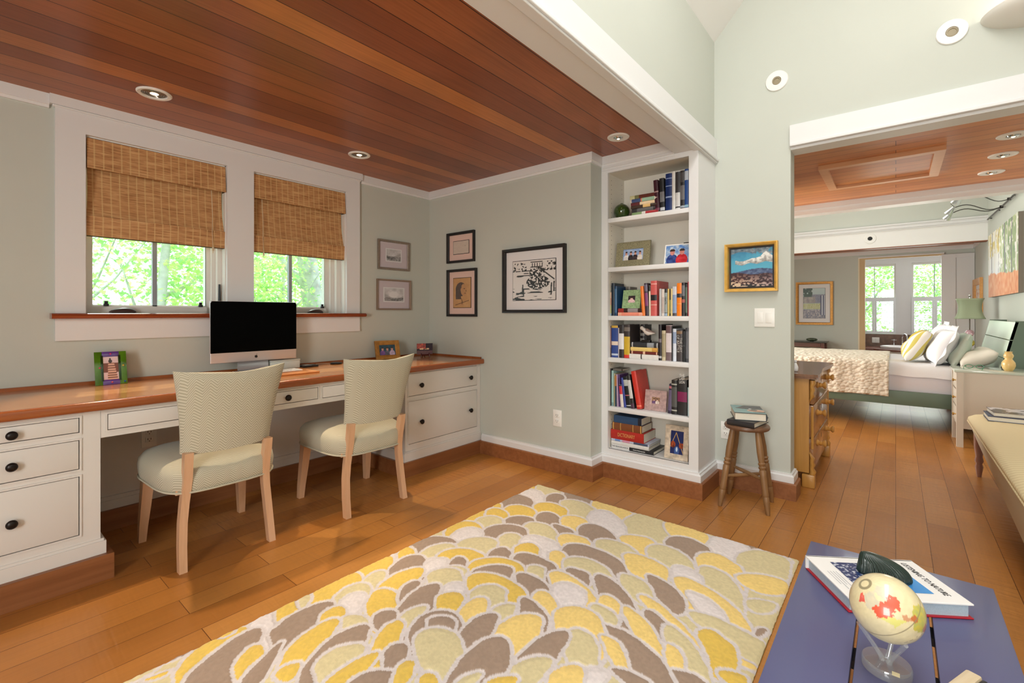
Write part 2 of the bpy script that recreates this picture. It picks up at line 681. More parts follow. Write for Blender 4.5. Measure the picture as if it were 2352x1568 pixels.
for y0, y1 in ((-0.7, -0.62), (-0.1, 0.0), (0.52, 0.6)):
    b.box(X0 - 0.1, y0, 0.5, X0 - 0.02, y1, 2.15, SASH)
for z0, z1 in ((0.5, 0.58), (2.07, 2.15)):
    b.box(X0 - 0.1, -0.7, z0, X0 - 0.02, 0.6, z1, SASH)
w3 = structure(b.build('added_window_3', smooth=0))  # made-up rear window, added to go with the fill lamp
b = MB()
b.box(X0 - 0.075, -0.64, 0.56, X0 - 0.07, 0.56, 2.09, GLASS)
b.build('pane', w3, smooth=0)
# cedar ceiling over the office bay
box_structure('ceiling', CEDAR, (X0, 1.066, CZ, XB + 0.05, YW, CZ + 0.08))
# beam and wall above it
b = MB()
b.box(X0, YB, 2.118, XS, 1.066, 2.262, WHITE)
b.box(X0, YB - 0.018, 2.137, XS, YB, 2.262, WHITE)
b.box(X0, YB - 0.03, 2.118, XS, YB, 2.137, WHITE, 0.004)
b.box(X0, YB - 0.022, 2.108, XS, YB + 0.02, 2.118, WHITE, 0.003)
structure(b.build('trim_1', smooth=0))
box_structure('wall_upper', PAINT, (X0, YB, 2.262, XS, YB + 0.13, EAVE_Z + 0.15))
# sloping white ceiling, plus an added roof light frame over the fill lamp
b = MB()
yr, th = -0.01, 0.1
b.prism([(YB, EAVE_Z), (yr, RIDGE_Z), (yr, RIDGE_Z + th), (YB + 0.1, EAVE_Z + th)], 'x', X0, XS, CEILW)
b.prism([(YR, EAVE_Z), (yr, RIDGE_Z), (yr, RIDGE_Z + th), (YR - 0.1, EAVE_Z + th)], 'x', X0, XS, CEILW)
structure(b.build('ceiling_vault', smooth=0))
b = MB()
b.box(-1.25, -0.3, 3.6, 2.45, -0.25, 3.66, WHITE)
b.box(-1.25, 0.21, 3.6, 2.45, 0.26, 3.66, WHITE)
b.box(-1.25, -0.25, 3.6, -1.2, 0.21, 3.66, WHITE)
b.box(2.4, -0.25, 3.6, 2.45, 0.21, 3.66, WHITE)
b.box(-1.2, -0.25, 3.62, 2.4, 0.21, 3.63, CEILW)
structure(b.build('added_window_4', smooth=0))

# crown mouldings in the office
b = MB()


CROWN = [(0, 2.13), (0.011, 2.13), (0.014, 2.143), (0.02, 2.145), (0.02, CZ), (0, CZ)]
sweep(b, [(X0, YW), (0.325, YW)], CROWN, WHITE)
sweep(b, [(2.06, YW), (XP, YW), (XP, 1.583), (XB, 1.583), (XB, 1.067)], CROWN, WHITE)
structure(b.build('trim_2', smooth=0))

# window casing, stool and apron
b = MB()
d0 = YW - 0.022
for x0, x1, z0, z1 in ((0.345, W1[0], ZS, 2.142), (W1[1], W2[0], ZS, ZT), (W2[1], 2.041, ZS, 2.142), (W1[0], W2[1], ZT, 2.142)):
    b.box(x0, d0, z0, x1, YW, z1, WHITE)
b.box(0.325, YW - 0.034, 2.15, 2.06, YW, CZ, WHITE)
b.box(0.335, YW - 0.03, 2.14, 2.05, YW, 2.15, WHITE, 0.004)
b.box(0.345, d0, 0.982, 2.041, YW, 1.092, WHITE)
structure(b.build('trim_3', smooth=0))
b = MB()
prof = [(YW + 0.11, 1.092), (YW + 0.11, 1.12), (3.165, 1.12), (3.155, 1.116), (3.15, 1.106), (3.155, 1.096), (3.165, 1.092)]
b.prism(prof, 'x', 0.328, 2.067, SILLW)
structure(b.build('trim_4', smooth=50))

# the two windows: sash frame, centre muntin, glass, crank and latch hardware
BROWN = mat('brown_crank_cover', (66, 48, 44), 0.35)
BLACKP = mat('black_latch', (30, 30, 32), 0.4)


def window(name, wx, gl, mu, cx, lx, lever):
    b = MB()
    y0, y1 = YW + 0.085, YW + 0.15
    # jamb liners
    b.box(wx[0], YW, ZS, wx[0] + 0.006, y1, ZT, SASH)
    b.box(wx[1] - 0.006, YW, ZS, wx[1], y1, ZT, SASH)
    b.box(wx[0], YW, ZT - 0.006, wx[1], y1, ZT, SASH)
    # stepped sash
    r = wx[1] - gl[1]
    b.box(wx[0], y0, ZS, gl[0], y1, ZT, SASH)
    b.box(gl[1], y0 + 0.03, ZS, gl[1] + r * 0.35, y1, ZT, SASH)
    b.box(gl[1] + r * 0.35, y0 + 0.004, ZS, gl[1] + r * 0.62, y1, ZT, SASH)
    b.box(gl[1] + r * 0.62, y0 - 0.03, ZS, wx[1], y1, ZT, SASH)
    b.box(gl[0], y0, ZS, gl[1], y1, 1.158, SASH)
    b.box(gl[0], y0 + 0.02, 1.158, gl[1], y1, 1.166, SASH)
    b.box(gl[0], y0, ZT - 0.06, gl[1], y1, ZT, SASH)
    w = structure(b.build(name, smooth=0))
    b = MB()
    b.box(mu[0], y0 + 0.02, 1.16, mu[1], y0 + 0.045, ZT - 0.05, MUNTIN)
    b.build('muntin', w, smooth=0)
    b = MB()
    b.box(gl[0] - 0.005, y0 + 0.03, 1.16, gl[1] + 0.005, y0 + 0.034, ZT - 0.05, GLASS)
    b.build('pane', w, smooth=0)
    # crank cover: low rounded housing on the stool
    b = MB()
    L = 0.115

    def f(u, v):
        a = math.pi * v
        x = (u - 0.5) * L
        k = math.sin(math.pi * min(1, max(0, u * 0.96 + 0.02))) ** 0.45
        return (cx + x, YW + 0.05 - math.cos(a) * 0.02 * k, ZS + 0.004 + math.sin(a) * 0.03 * k * (0.75 + 0.25 * u))
    b.grid(f, 14, 8, BROWN)
    b.box(cx - L * 0.45, YW + 0.035, ZS, cx + L * 0.45, YW + 0.065, ZS + 0.006, BROWN)
    b.build('crank_cover', w, smooth=60)['label'] = 'dark brown crank cover on the sill'
    for q in lx:
        b = MB()
        b.box(q - 0.011, y0 - 0.012, 1.158, q + 0.011, y0 + 0.006, 1.172, BLACKP, 0.002)
        b.box(q - 0.008, y0 - 0.008, 1.172, q + 0.008, y0 + 0.004, 1.187, BLACKP, 0.002)
        b.build('latch', w)
    if lever:
        b = MB()
        b.box(lever - 0.008, y0 - 0.045, 1.13, lever + 0.008, y0 - 0.03, 1.17, BLACKP, 0.003)
        b.tube([(lever, y0 - 0.045, 1.15), (lever + 0.002, y0 - 0.055, 1.2), (lever + 0.002, y0 - 0.055, 1.3)], [0.007, 0.008, 0.006], BLACKP)
        b.build('lock_lever', w)
    return w


window('window_1', W1, (0.5, 1.035), (0.765, 0.787), 0.62, (0.555, 1.0), 1.085)
window('window_2', W2, (1.29, 1.822), (1.553, 1.575), 1.72, (1.79,), None)

# ---------------------------------------------------------------- base boards (wood plinth with white moulding above)
b = MB()
BPATH = [(XP, 2.572), (XP, 1.583), (XB, 1.583), (XB, 0.924), (XS, 0.924), (XS, 0.49), (XS + 0.13, 0.49)]
sweep(b, BPATH, [(0, 0), (0.034, 0), (0.034, 0.094), (0.028, 0.1), (0, 0.1)], BASEW)
sweep(b, BPATH, [(0, 0.1), (0.02, 0.1), (0.02, 0.138), (0.012, 0.146), (0.012, 0.153), (0, 0.153)], WHITE)
structure(b.build('baseboard_far', smooth=0))

# ---------------------------------------------------------------- roman shades
def bamboo():
    m, nt, b = new_mat('woven_bamboo')
    L = nt.links.new
    tc = N(nt, 'ShaderNodeTexCoord')
    sep = N(nt, 'ShaderNodeSeparateXYZ')
    L(tc.outputs['Object'], sep.inputs[0])
    mp = N(nt, 'ShaderNodeMapping')
    mp.inputs['Scale'].default_value = (11, 11, 120)
    L(tc.outputs['Object'], mp.inputs[0])
    nz = N(nt, 'ShaderNodeTexNoise', i_Scale=1.0, i_Detail=3.0, i_Roughness=0.6)
    L(mp.outputs[0], nz.inputs['Vector'])
    rp = ramp(nt, [(0.25, (146, 98, 54)), (0.5, (192, 142, 92)), (0.75, (218, 176, 124))])
    L(nz.outputs['Fac'], rp.inputs[0])
    # stitching threads every 3.7 cm
    fr = N(nt, 'ShaderNodeMath', operation='MULTIPLY')
    L(sep.outputs['X'], fr.inputs[0])
    fr.inputs[1].default_value = 1 / 0.037
    f2 = N(nt, 'ShaderNodeMath', operation='FRACT')
    L(fr.outputs[0], f2.inputs[0])
    lt = N(nt, 'ShaderNodeMath', operation='LESS_THAN')
    L(f2.outputs[0], lt.inputs[0])
    lt.inputs[1].default_value = 0.16
    mu = N(nt, 'ShaderNodeMath', operation='MULTIPLY')
    L(lt.outputs[0], mu.inputs[0])
    mu.inputs[1].default_value = 0.62
    mx = N(nt, 'ShaderNodeMix', data_type='RGBA')
    L(mu.outputs[0], mx.inputs[0])
    L(rp.outputs[0], mx.inputs[6])
    mx.inputs[7].default_value = (*lin((216, 182, 128)), 1)
    L(mx.outputs[2], b.inputs['Base Color'])
    b.inputs['Roughness'].default_value = 0.6
    bp = N(nt, 'ShaderNodeBump', i_Strength=0.8, i_Distance=0.003)
    L(nz.outputs['Fac'], bp.inputs['Height'])
    L(bp.outputs[0], b.inputs['Normal'])
    return m


BAMBOO = bamboo()
BINDING = mat('brown_shade_binding', (84, 54, 26), 0.7)
CORD = mat('cream_cord', (206, 190, 160), 0.7)


def shade(label, wx, cordx):
    t = thing('roman_shade', label, 'window shade', ((wx[0] + wx[1]) / 2, YW + 0.02, ZT - 0.01), group='woven bamboo shades')
    w = wx[1] - wx[0] - 0.012
    # headrail hidden by the valance
    b = MB()
    b.box(-w / 2, 0.0, -0.03, w / 2, 0.03, 0.005, BINDING)
    b.build('head_rail', t, False, smooth=0)

    def panel(name, top, bot, y, belly, th=0.006, side=0.0):
        b = MB()
        rings = []
        n = 10
        for i in range(n + 1):
            k = i / n
            z = top + (bot - top) * k
            yy = y + belly(k)
            hw = w / 2 - side * math.sin(math.pi * k)
            rings.append([(-hw, yy, z), (hw, yy, z), (hw, yy + th, z), (-hw, yy + th, z)])
        b.ring_loft(rings, BAMBOO)
        return b.build(name, t, False, smooth=30)
    panel('valance', 0.0, -0.156, -0.026, lambda k: -0.01 * k)
    panel('shade_panel', -0.02, -0.42, 0.016, lambda k: 0.014 * math.sin(math.pi * k) - 0.03 * k, side=0.008)
    panel('bottom_fold', -0.4, -0.502, -0.022, lambda k: 0.006 * k)
    b = MB()
    b.box(-w / 2, -0.016, -0.504, w / 2, 0.02, -0.498, BINDING)
    b.build('hem_slat', t, False, smooth=0)
    for s_ in (-w / 2 - 0.0015, w / 2 - 0.0015):
        for ya, za, yb, zb_ in ((-0.02, -0.156, 0.02, -0.004), (-0.014, -0.498, 0.012, -0.404)):
            b = MB()
            b.box(s_, ya, za, s_ + 0.003, yb, zb_, BINDING)
            b.build('edge_binding', t, False, smooth=0)
    cx = cordx - t.location.x
    b = MB()
    b.tube([(cx, -0.012, -0.155), (cx + 0.004, -0.02, -0.3), (cx, -0.028, -0.41), (cx + 0.004, -0.03, -0.54)], 0.0016, CORD, 6)
    b.lathe([(0.002, 0), (0.006, -0.006), (0.005, -0.024), (0.002, -0.028)], (cx + 0.004, -0.03, -0.5), CORD, 8)
    b.build('pull_cord', t, False)
    return t


shade('woven bamboo shade half lowered over the wider-looking window at left, above the green frame', W1, 1.035)
shade('woven bamboo shade half lowered over the window nearer the room corner', W2, 1.33)

# ---------------------------------------------------------------- built-in desk
YK, ZK = 2.557, 0.753
XL = -0.12
t = tag(None or bpy.data.objects.new('desk_countertop', None), 'long glossy cherry wood desk countertop running under both windows', 'countertop')
COL.objects.link(t)
t.location = (1.0, 2.9, ZK)
b = MB()
b.box(-1.2, YK + 0.02, 0.716, XP - 0.002, YW - 0.002, ZK, COUNTER)
b.build('top_board', t, smooth=0)
b = MB()
b.prism([(YK + 0.02, 0.714), (YK + 0.006, 0.714), (YK, 0.72), (YK, 0.745), (YK + 0.003, 0.751), (YK + 0.009, ZK + 0.0005), (YK + 0.02, ZK + 0.0005)], 'x', -1.2, XP - 0.004, COUNTER_E)
b.build('front_edge', t, smooth=50)
b = MB()
b.box(-1.2, YW - 0.02, ZK, XP - 0.02, YW - 0.002, ZK + 0.016, COUNTER_E)
b.box(XP - 0.02, YK + 0.03, ZK, XP - 0.002, YW - 0.002, ZK + 0.014, COUNTER_E)
b.build('back_ledge', t, smooth=0)

YF = 2.6


def knob(parent, x, z, y=YF, d=0.034):
    b = MB()
    b.lathe([(0.009, 0), (0.007, 0.3), (0.008, 0.45), (0.5 * d, 0.62), (0.5 * d, 0.78), (0.34 * d, 0.93), (0.1 * d, 1.0)], (x, y, z), DARKM, 18, p1=(x, y - 0.032, z))
    return b.build('knob', parent, smooth=50)


def drawer(unit, x0, x1, z0, z1, knobs):
    b = MB()
    b.box(x0, YF - 0.003, z0, x1, YF + 0.012, z1, CAB, 0.002)
    d = b.build('drawer', unit, smooth=30)
    for kx, kz in knobs:
        knob(d, kx, kz)
    return d


def face_frame(b, x0, x1, z0, z1, holes):
    """cabinet face with beaded openings: cream face, dark reveal line, bead"""
    xs = sorted({x0, x1, *[h[0] for h in holes], *[h[1] for h in holes]})
    zs = sorted({z0, z1, *[h[2] for h in holes], *[h[3] for h in holes]})
    for i in range(len(xs) - 1):
        for j in range(len(zs) - 1):
            cx, cz = (xs[i] + xs[i + 1]) / 2, (zs[j] + zs[j + 1]) / 2
            if not any(h[0] < cx < h[1] and h[2] < cz < h[3] for h in holes):
                b.box(xs[i], YF, zs[j], xs[i + 1], YF + 0.022, zs[j + 1], CAB)
    for h in holes:
        g = 0.007
        for (a0, a1, c0, c1) in ((h[0] - g, h[1] + g, h[3], h[3] + g), (h[0] - g, h[1] + g, h[2] - g, h[2]), (h[0] - g, h[0], h[2], h[3]), (h[1], h[1] + g, h[2], h[3])):
            b.box(a0, YF - 0.0045, c0, a1, YF + 0.002, c1, CAB)
        b.box(h[0], YF + 0.012, h[2], h[1], YF + 0.016, h[3], GROOVE)


def gaps(h, g=0.0025):
    return (h[0] + g, h[1] - g, h[2] + g, h[3] - g)


# left drawer pedestal
t = thing('drawer_cabinet', 'white drawer pedestal at the left end of the desk with three dark knobs showing', 'cabinet', (0.15, 2.9, 0), group='built-in desk units')
H = [(XL + 0.06, 0.352, 0.628, 0.69), (XL + 0.06, 0.352, 0.477, 0.598), (XL + 0.06, 0.352, 0.205, 0.448)]
b = MB()
face_frame(b, XL, 0.418, 0.16, 0.714, H)
b.box(XL, YF + 0.022, 0.16, XL + 0.02, 3.2, 0.714, CAB)
b.box(0.398, YF + 0.022, 0.16, 0.418, 3.2, 0.714, CAB)
b.box(XL, YF + 0.03, 0.15, 0.418, 3.2, 0.17, CAB)
b.build('carcass', t, smooth=0)
for h, kz in zip(H, (0.657, 0.538, 0.321)):
    drawer(t, *gaps(h), [(0.16, kz)])
b = MB()
b.box(XL, YF - 0.012, 0.105, 0.435, 3.19, 0.158, CAB)
b.box(XL, YF - 0.006, 0.158, 0.428, 3.19, 0.168, CAB)
b.build('base_moulding', t, smooth=0)
b = MB()
b.box(XL, 2.565, 0.0, 0.457, 3.18, 0.105, BASEW)
b.build('wood_plinth', t, smooth=0)

# apron with pencil drawers over the knee space
t = thing('desk_apron', 'white apron with shallow pencil drawers under the middle of the desk', 'desk drawers', (1.2, 2.9, 0.6), group='built-in desk units')
H = [(0.44, 0.995, 0.621, 0.69), (1.02, 1.38, 0.621, 0.69), (1.406, 1.985, 0.621, 0.69)]
b = MB()
face_frame(b, 0.419, 2.006, 0.592, 0.714, H)
b.box(0.419, YF + 0.022, 0.6, 2.006, YF + 0.04, 0.714, CAB)
b.build('face', t, smooth=0)
for h, ks in zip(H, (((0.717, 0.655),), ((1.2, 0.655),), ((1.695, 0.655),))):
    drawer(t, *gaps(h), ks)

# right lateral file cabinet
t = thing('drawer_cabinet', 'white two drawer file cabinet at the corner end of the desk with four knobs', 'cabinet', (2.4, 2.9, 0), group='built-in desk units')
H = [(2.032, 2.714, 0.543, 0.702), (2.032, 2.714, 0.212, 0.51)]
b = MB()
face_frame(b, 2.007, XP - 0.003, 0.16, 0.714, H)
b.box(2.007, YF + 0.022, 0.16, 2.027, 3.2, 0.714, CAB)
b.box(2.007, YF + 0.03, 0.15, XP - 0.003, 3.2, 0.17, CAB)
b.build('carcass', t, smooth=0)
drawer(t, *gaps(H[0]), [(2.137, 0.613), (2.632, 0.613)])
drawer(t, *gaps(H[1]), [(2.14, 0.355), (2.632, 0.355)])
b = MB()
b.box(1.99, YF - 0.012, 0.1, XP - 0.003, 3.19, 0.158, CAB)
b.box(1.997, YF - 0.006, 0.158, XP - 0.003, 3.19, 0.168, CAB)
b.build('base_moulding', t, smooth=0)
b = MB()
b.box(1.97, 2.572, 0.0, XP - 0.003, 3.18, 0.1, BASEW)
b.build('wood_plinth', t, smooth=0)

# knee space back wall
b = MB()
b.box(0.457, 3.16, 0.0, 1.97, YW, 0.714, CAB)
b.box(0.457, 3.148, 0.104, 1.97, 3.16, 0.17, CAB)
b.box(0.457, 3.142, 0.104, 1.97, 3.16, 0.15, CAB)
structure(b.build('trim_5', smooth=0))
b = MB()
b.box(0.457, 3.125, 0.0, 1.97, 3.16, 0.104, BASEW)
structure(b.build('trim_6', smooth=0))

# outlets and switch
PLATE = mat('ivory_plastic_plate', (240, 238, 232), 0.35)
SLOT = mat('outlet_slot', (60, 52, 44), 0.6)


def outlet(label, loc, rotz, group='duplex outlets', w=0.072, h=0.116):
    t = thing('power_outlet', label, 'outlet', loc, rotz)
    b = MB()
    b.box(-w / 2, -0.006, -h / 2, w / 2, 0, h / 2, PLATE, 0.002)
    b.build('cover_plate', t, False)
    for s in (-1, 1):
        b = MB()
        b.box(-0.017, -0.009, s * 0.02 - 0.014, 0.017, -0.005, s * 0.02 + 0.014, PLATE, 0.003)
        for q in (-0.007, 0.007):
            b.box(q - 0.0013, -0.0094, s * 0.02 - 0.002, q + 0.0013, -0.0085, s * 0.02 + 0.008, SLOT)
        b.box(-0.002, -0.0094, s * 0.02 - 0.01, 0.002, -0.0085, s * 0.02 - 0.006, SLOT)
        b.build('receptacle', t, False)
    return t


outlet('white wall outlet low on the green wall left of the bookcase', (XP, 1.85, 0.378), R(-90))
outlet('white outlet in the shadowed knee space behind the left chair', (0.71, 3.16, 0.45), 0, w=0.07, h=0.12)
outlet('white outlet half hidden behind the little stool', (XS, 0.857, 0.357), R(-90), w=0.06, h=0.112)
t = thing('light_switch', 'white double rocker light switch below the gold framed landscape', 'light switch', (XS, 0.631, 1.093), R(-90))
b = MB()
b.box(-0.057, -0.006, -0.058, 0.057, 0, 0.058, PLATE, 0.002)
b.build('cover_plate', t, False)
for q in (-0.023, 0.023):
    b = MB()
    b.box(q - 0.0165, -0.009, -0.033, q + 0.0165, -0.005, 0.033, PLATE, 0.002)
    b.build('rocker', t, False)

# ---------------------------------------------------------------- recessed ceiling lights
RIM = mat('white_light_trim', (236, 234, 230), 0.35)
CHROME = mat('polished_chrome', (210, 212, 214), 0.08, 1.0)
BAFFLE = mat('ribbed_grey_baffle', (150, 140, 130), 0.25, 0.8)
LAMPGLOW = mat('warm_lamp_face', (255, 240, 214), 0.3, emit=(255, 226, 180), emit_s=6.0)


def can_light(label, x, y, r, z=CZ, gimbal=False, glow=True, group='recessed ceiling lights'):
    t = thing('recessed_ceiling_light', label, 'ceiling light', (x, y, z))
    b = MB()
    r2 = r * (0.42 if gimbal else 0.72)
    b.lathe([(r, 0.001), (r, -0.004), (r * 0.93, -0.008), (r2 * 1.04, -0.006), (r2, -0.001), (r2, 0.001)], (0, 0, 0), RIM, 36, cap0=False, cap1=False)
    b.build('trim_ring', t, False, smooth=40)
    b = MB()
    prof = []
    for i in range(7):
        rr = r2 * (1.0 - 0.09 * i)
        prof += [(rr, 0.0 + 0.0095 * i - 0.004), (rr * 0.95, 0.0095 * i - 0.004 + 0.002)]
    if not gimbal:
        # shallow ribbed reflector kept just below the boards
        prof = [(r2, -0.001), (r2 * 0.86, -0.0035), (r2 * 0.84, -0.001), (r2 * 0.7, -0.004), (r2 * 0.68, -0.001), (r2 * 0.54, -0.004), (r2 * 0.52, -0.001), (r2 * 0.36, -0.003)]
        b.lathe(prof, (0, 0, 0), BAFFLE, 32, cap0=False, cap1=True)
        b.build('reflector', t, False, smooth=20)
    else:
        b.lathe([(r2, -0.002), (r2 * 0.8, -0.012), (r2 * 0.5, -0.014), (r2 * 0.2, -0.013)], (0, 0, 0), CHROME, 24, cap0=False)
        b.build('gimbal', t, False, smooth=40)
    b = MB()
    b.lathe([(r2 * (0.34 if not gimbal else 0.3), -0.0032 if not gimbal else -0.0142), (r2 * 0.2, -0.006 if not gimbal else -0.0165), (0.001, -0.007 if not gimbal else -0.017)], (0, 0, 0), LAMPGLOW, 16)
    b.build('bulb', t, False)
    return t


WARM = (1.0, 0.8, 0.54)
for x, y, lab in ((0.652, 2.808, 'round recessed downlight in the cedar ceiling above the left window'), (1.79, 2.818, 'round recessed downlight in the cedar ceiling above the right window')):
    can_light(lab, x, y, 0.072)
    light('downlight_beam', 'SPOT', (x, y, CZ - 0.02), 85, WARM, 0.022, spot=54, blend=0.45, target=(x, y - 0.45, 0))
can_light('white eyeball downlight in the cedar ceiling in front of the bookcase', 2.615, 1.31, 0.066, gimbal=True)
light('downlight_beam', 'SPOT', (2.615, 1.31, CZ - 0.03), 5, (1.0, 0.9, 0.76), 0.03, spot=60, blend=0.8, target=(2.95, 1.28, 1.4))

# ---------------------------------------------------------------- framed pictures on the walls
BLACKF = mat('black_lacquer_frame', (34, 30, 30), 0.35)
PEWTER = mat('pewter_frame', (150, 138, 126), 0.35, 0.5, noise=0.12, nscale=60)
GOLD = mat('gilt_frame', (226, 176, 88), 0.35, 0.55, noise=0.12, nscale=25)
OLDGOLD = mat('antique_gilt_frame', (176, 124, 60), 0.4, 0.5, noise=0.2, nscale=40)
LILAC = mat('lilac_grey_mat', (200, 190, 196), 0.6)
PINKM = mat('pale_pink_mat', (224, 192, 180), 0.6)
WHITEM = mat('white_mat', (230, 226, 226), 0.6)
INK = mat('black_ink_line', (30, 28, 28), 0.6)


def engraving(seed, horizon, bright):
    def f(u, v):
        n = vnoise(u, v, 6, 5, seed)
        n2 = vnoise(u, v, 24, 20, seed + 1, 2)
        g = np.where(v > horizon, 170 + 50 * n, 90 + 110 * n2)
        g = g - 60 * (np.abs(v - horizon - 0.16 * np.sin(u * 5 + seed)) < 0.1) * n
        g = g + bright * 60 * np.exp(-((u - 0.5) ** 2 + (v - 0.5) ** 2) / 0.05)
        m = (u < 0.06) | (u > 0.94) | (v < 0.08) | (v > 0.94)
        g = np.where(m, 222, np.clip(g, 30, 225))
        return np.stack([g, g, g * 1.01], -1)
    return f


framed('picture_frame', 'beaded pewter frame with a grey engraving, upper of the two beside the window', (2.367, YW - 0.001, 1.477), 0.312, 0.244, 0, 0.018, 0.018, PEWTER, LILAC, engraving(3, 0.42, 0.2), (0.058, 0.05), 'picture', 'engravings in lilac mats')
framed('picture_frame', 'smooth silver brown frame with a grey engraving, lower of the two beside the window', (2.37, YW - 0.001, 1.147), 0.338, 0.251, 0, 0.013, 0.02, mat('brushed_silver_brown_frame', (160, 140, 124), 0.3, 0.5), LILAC, engraving(8, 0.3, 1.0), (0.05, 0.052), 'picture', 'engravings in lilac mats')


def blank_sketch(u, v):
    c = base(u, (206, 190, 176)) + (vnoise(u, v, 8, 8, 4)[:, None] - 0.5) * 10
    return np.where((((u - 0.78) ** 2 + (v - 0.6) ** 2) < 0.0012)[:, None], c - 26, c)


framed('picture_frame', 'small black frame with pink mat around a nearly blank sheet, in the corner', (XP - 0.001, 2.818, 1.545), 0.325, 0.256, R(-90), 0.021, 0.022, BLACKF, PINKM, blank_sketch, (0.05, 0.054), 'picture', 'black frames with pink mats', line=INK)


def portrait(u, v):
    c = base(u, (196, 152, 104)) + (vnoise(u, v, 6, 8, 5)[:, None] - 0.5) * 24
    hair = ell(u, v, 0.44, 0.62, 0.3, 0.24) | ((u > 0.14) & (u < 0.44) & (v > 0.28) & (v < 0.66))
    c = np.where(hair[:, None], np.array((70, 56, 50)) + vnoise(u, v, 30, 6, 9)[:, None] * 40, c)
    face = ell(u, v, 0.6, 0.6, 0.17, 0.2) & ~((u < 0.47) & (v > 0.66))
    c = np.where(face[:, None], (190, 144, 100), c)
    eye = ell(u, v, 0.63, 0.64, 0.05, 0.012) | ell(u, v, 0.74, 0.56, 0.012, 0.03) | ell(u, v, 0.68, 0.48, 0.05, 0.01)
    c = np.where(eye[:, None], (70, 52, 44), c)
    neck = (np.abs(u - 0.42 - 0.1 * np.sin(v * 9)) < 0.02) & (v < 0.34) & (v > 0.1)
    sh = (np.abs(v - 0.14 - 0.2 * (u - 0.4)) < 0.012) & (u > 0.1) & (u < 0.9)
    c = np.where((neck | sh)[:, None], (110, 82, 60), c)
    return c


framed('picture_frame', 'tall black frame with pink mat and a tan drawing of a long haired figure', (XP - 0.001, 2.806, 1.092), 0.348, 0.398, R(-90), 0.021, 0.022, BLACKF, PINKM, portrait, (0.05, 0.055), 'picture', 'black frames with pink mats', line=INK, res=(60, 90))


def ink_boat(u, v):
    n = vnoise(u, v, 34, 30, 12, 2)
    c = base(u, (226, 220, 216))
    ink = np.zeros(len(u), bool)
    # distant bank and trees
    ink |= (np.abs(v - 0.74) < 0.012) & (n > 0.42)
    ink |= (v > 0.74) & (v < 0.96) & ((u < 0.34) | (u > 0.72)) & (n > 0.6)
    ink |= (v > 0.56) & (v < 0.72) & (u < 0.42) & (vnoise(u, v, 6, 40, 13, 1) > 0.66)
    # wheelhouse, stacked decks, hull
    cab = (np.abs(u - 0.57) < 0.14) & (v > 0.82) & (v < 0.97)
    ink |= cab & ((np.abs(v - 0.955) < 0.012) | (np.abs(v - 0.83) < 0.012) | (np.sin(u * 110) > 0.55) & (v < 0.93))
    deck = (np.abs(u - 0.58) < 0.16 + 0.12 * (0.82 - v)) & (v > 0.6) & (v < 0.82)
    ink |= deck & (n > 0.44)
    hull = (((u - 0.6) / 0.27) ** 2 + ((v - 0.44) / 0.17) ** 2 < 1)
    ink |= hull & (n > 0.40)
    ink |= (np.abs(v - (0.78 - 0.9 * (u - 0.66))) < 0.02) & (u > 0.62) & (u < 0.98)
    # piles and water
    for px, top, bot in ((0.235, 0.40, 0.14), (0.26, 0.3, 0.1), (0.9, 0.42, 0.12), (0.96, 0.46, 0.2)):
        ink |= (np.abs(u - px - 0.03 * (v - bot)) < 0.014) & (v < top) & (v > bot)
    ink |= (v < 0.3) & (vnoise(u, v, 9, 44, 14, 1) > 0.72)
    return np.where(ink[:, None], (44, 42, 42), c)


framed('picture_frame', 'large black frame with white mat and an ink drawing of a moored boat', (XP - 0.001, 2.058, 1.122), 0.571, 0.484, R(-90), 0.024, 0.03, BLACKF, WHITEM, ink_boat, (0.066, 0.072), 'picture', line=INK, res=(150, 130))


def landscape(u, v):
    n = vnoise(u, v, 7, 5, 21)
    n2 = vnoise(u + 0.3 * v * (1 - u) * 0, v, 18, 26, 22, 2)
    c = mixc(base(u, (84, 168, 196)), (40, 110, 152), np.clip((v - 0.5) * 1.6, 0, 1) * n * 1.4)
    top = (v > 0.86 + 0.06 * np.sin(u * 6)) & (n > 0.4)
    c = np.where(top[:, None], mixc(base(u, (60, 84, 104)), (170, 176, 180), n2), c)
    w = 0.63 + 0.06 * (u - 0.2) + 0.02 * np.sin(u * 17)
    th = 0.05 + 0.15 * np.clip((u - 0.45) / 0.4, 0, 1) * (1.0 - 0.5 * np.clip((u - 0.85) / 0.15, 0, 1))
    cloud = (v > w - 0.05) & (v < w + th * (0.7 + 0.6 * n)) & (u > 0.1)
    c = np.where(cloud[:, None], mixc(base(u, (120, 116, 112)), (236, 234, 228), n2 * 1.1 + (v - w) * 3), c)
    hill = (v < 0.42 + 0.05 * np.sin(u * 4 - 1.2)) & (v > 0.3)
    c = np.where(hill[:, None], mixc(base(u, (40, 52, 92)), (110, 130, 160), n2), c)
    land = v < 0.36 - 0.05 * u + 0.02 * np.sin(u * 9)
    lc = mixc(base(u, (70, 24, 28)), (44, 30, 36), n)
    lc = mixc(lc, mixc(base(u, (226, 196, 160)), (176, 150, 150), u), np.clip((n2 - 0.44) * 7, 0, 1) * np.clip(1.3 - v * 3.2, 0, 1))
    lc = np.where(((v < 0.06) & (n2 < 0.55))[:, None], (40, 38, 40), lc)
    return np.where(land[:, None], lc, c)


t = framed('picture_frame', 'gilt framed landscape painting with blue sky and white cloud above the light switch', (XS - 0.001, 0.705, 1.257), 0.302, 0.305, R(-90), 0.021, 0.04, GOLD, BLACKF, landscape, (0.011, 0.011), 'painting', res=(110, 90), rough=0.45)

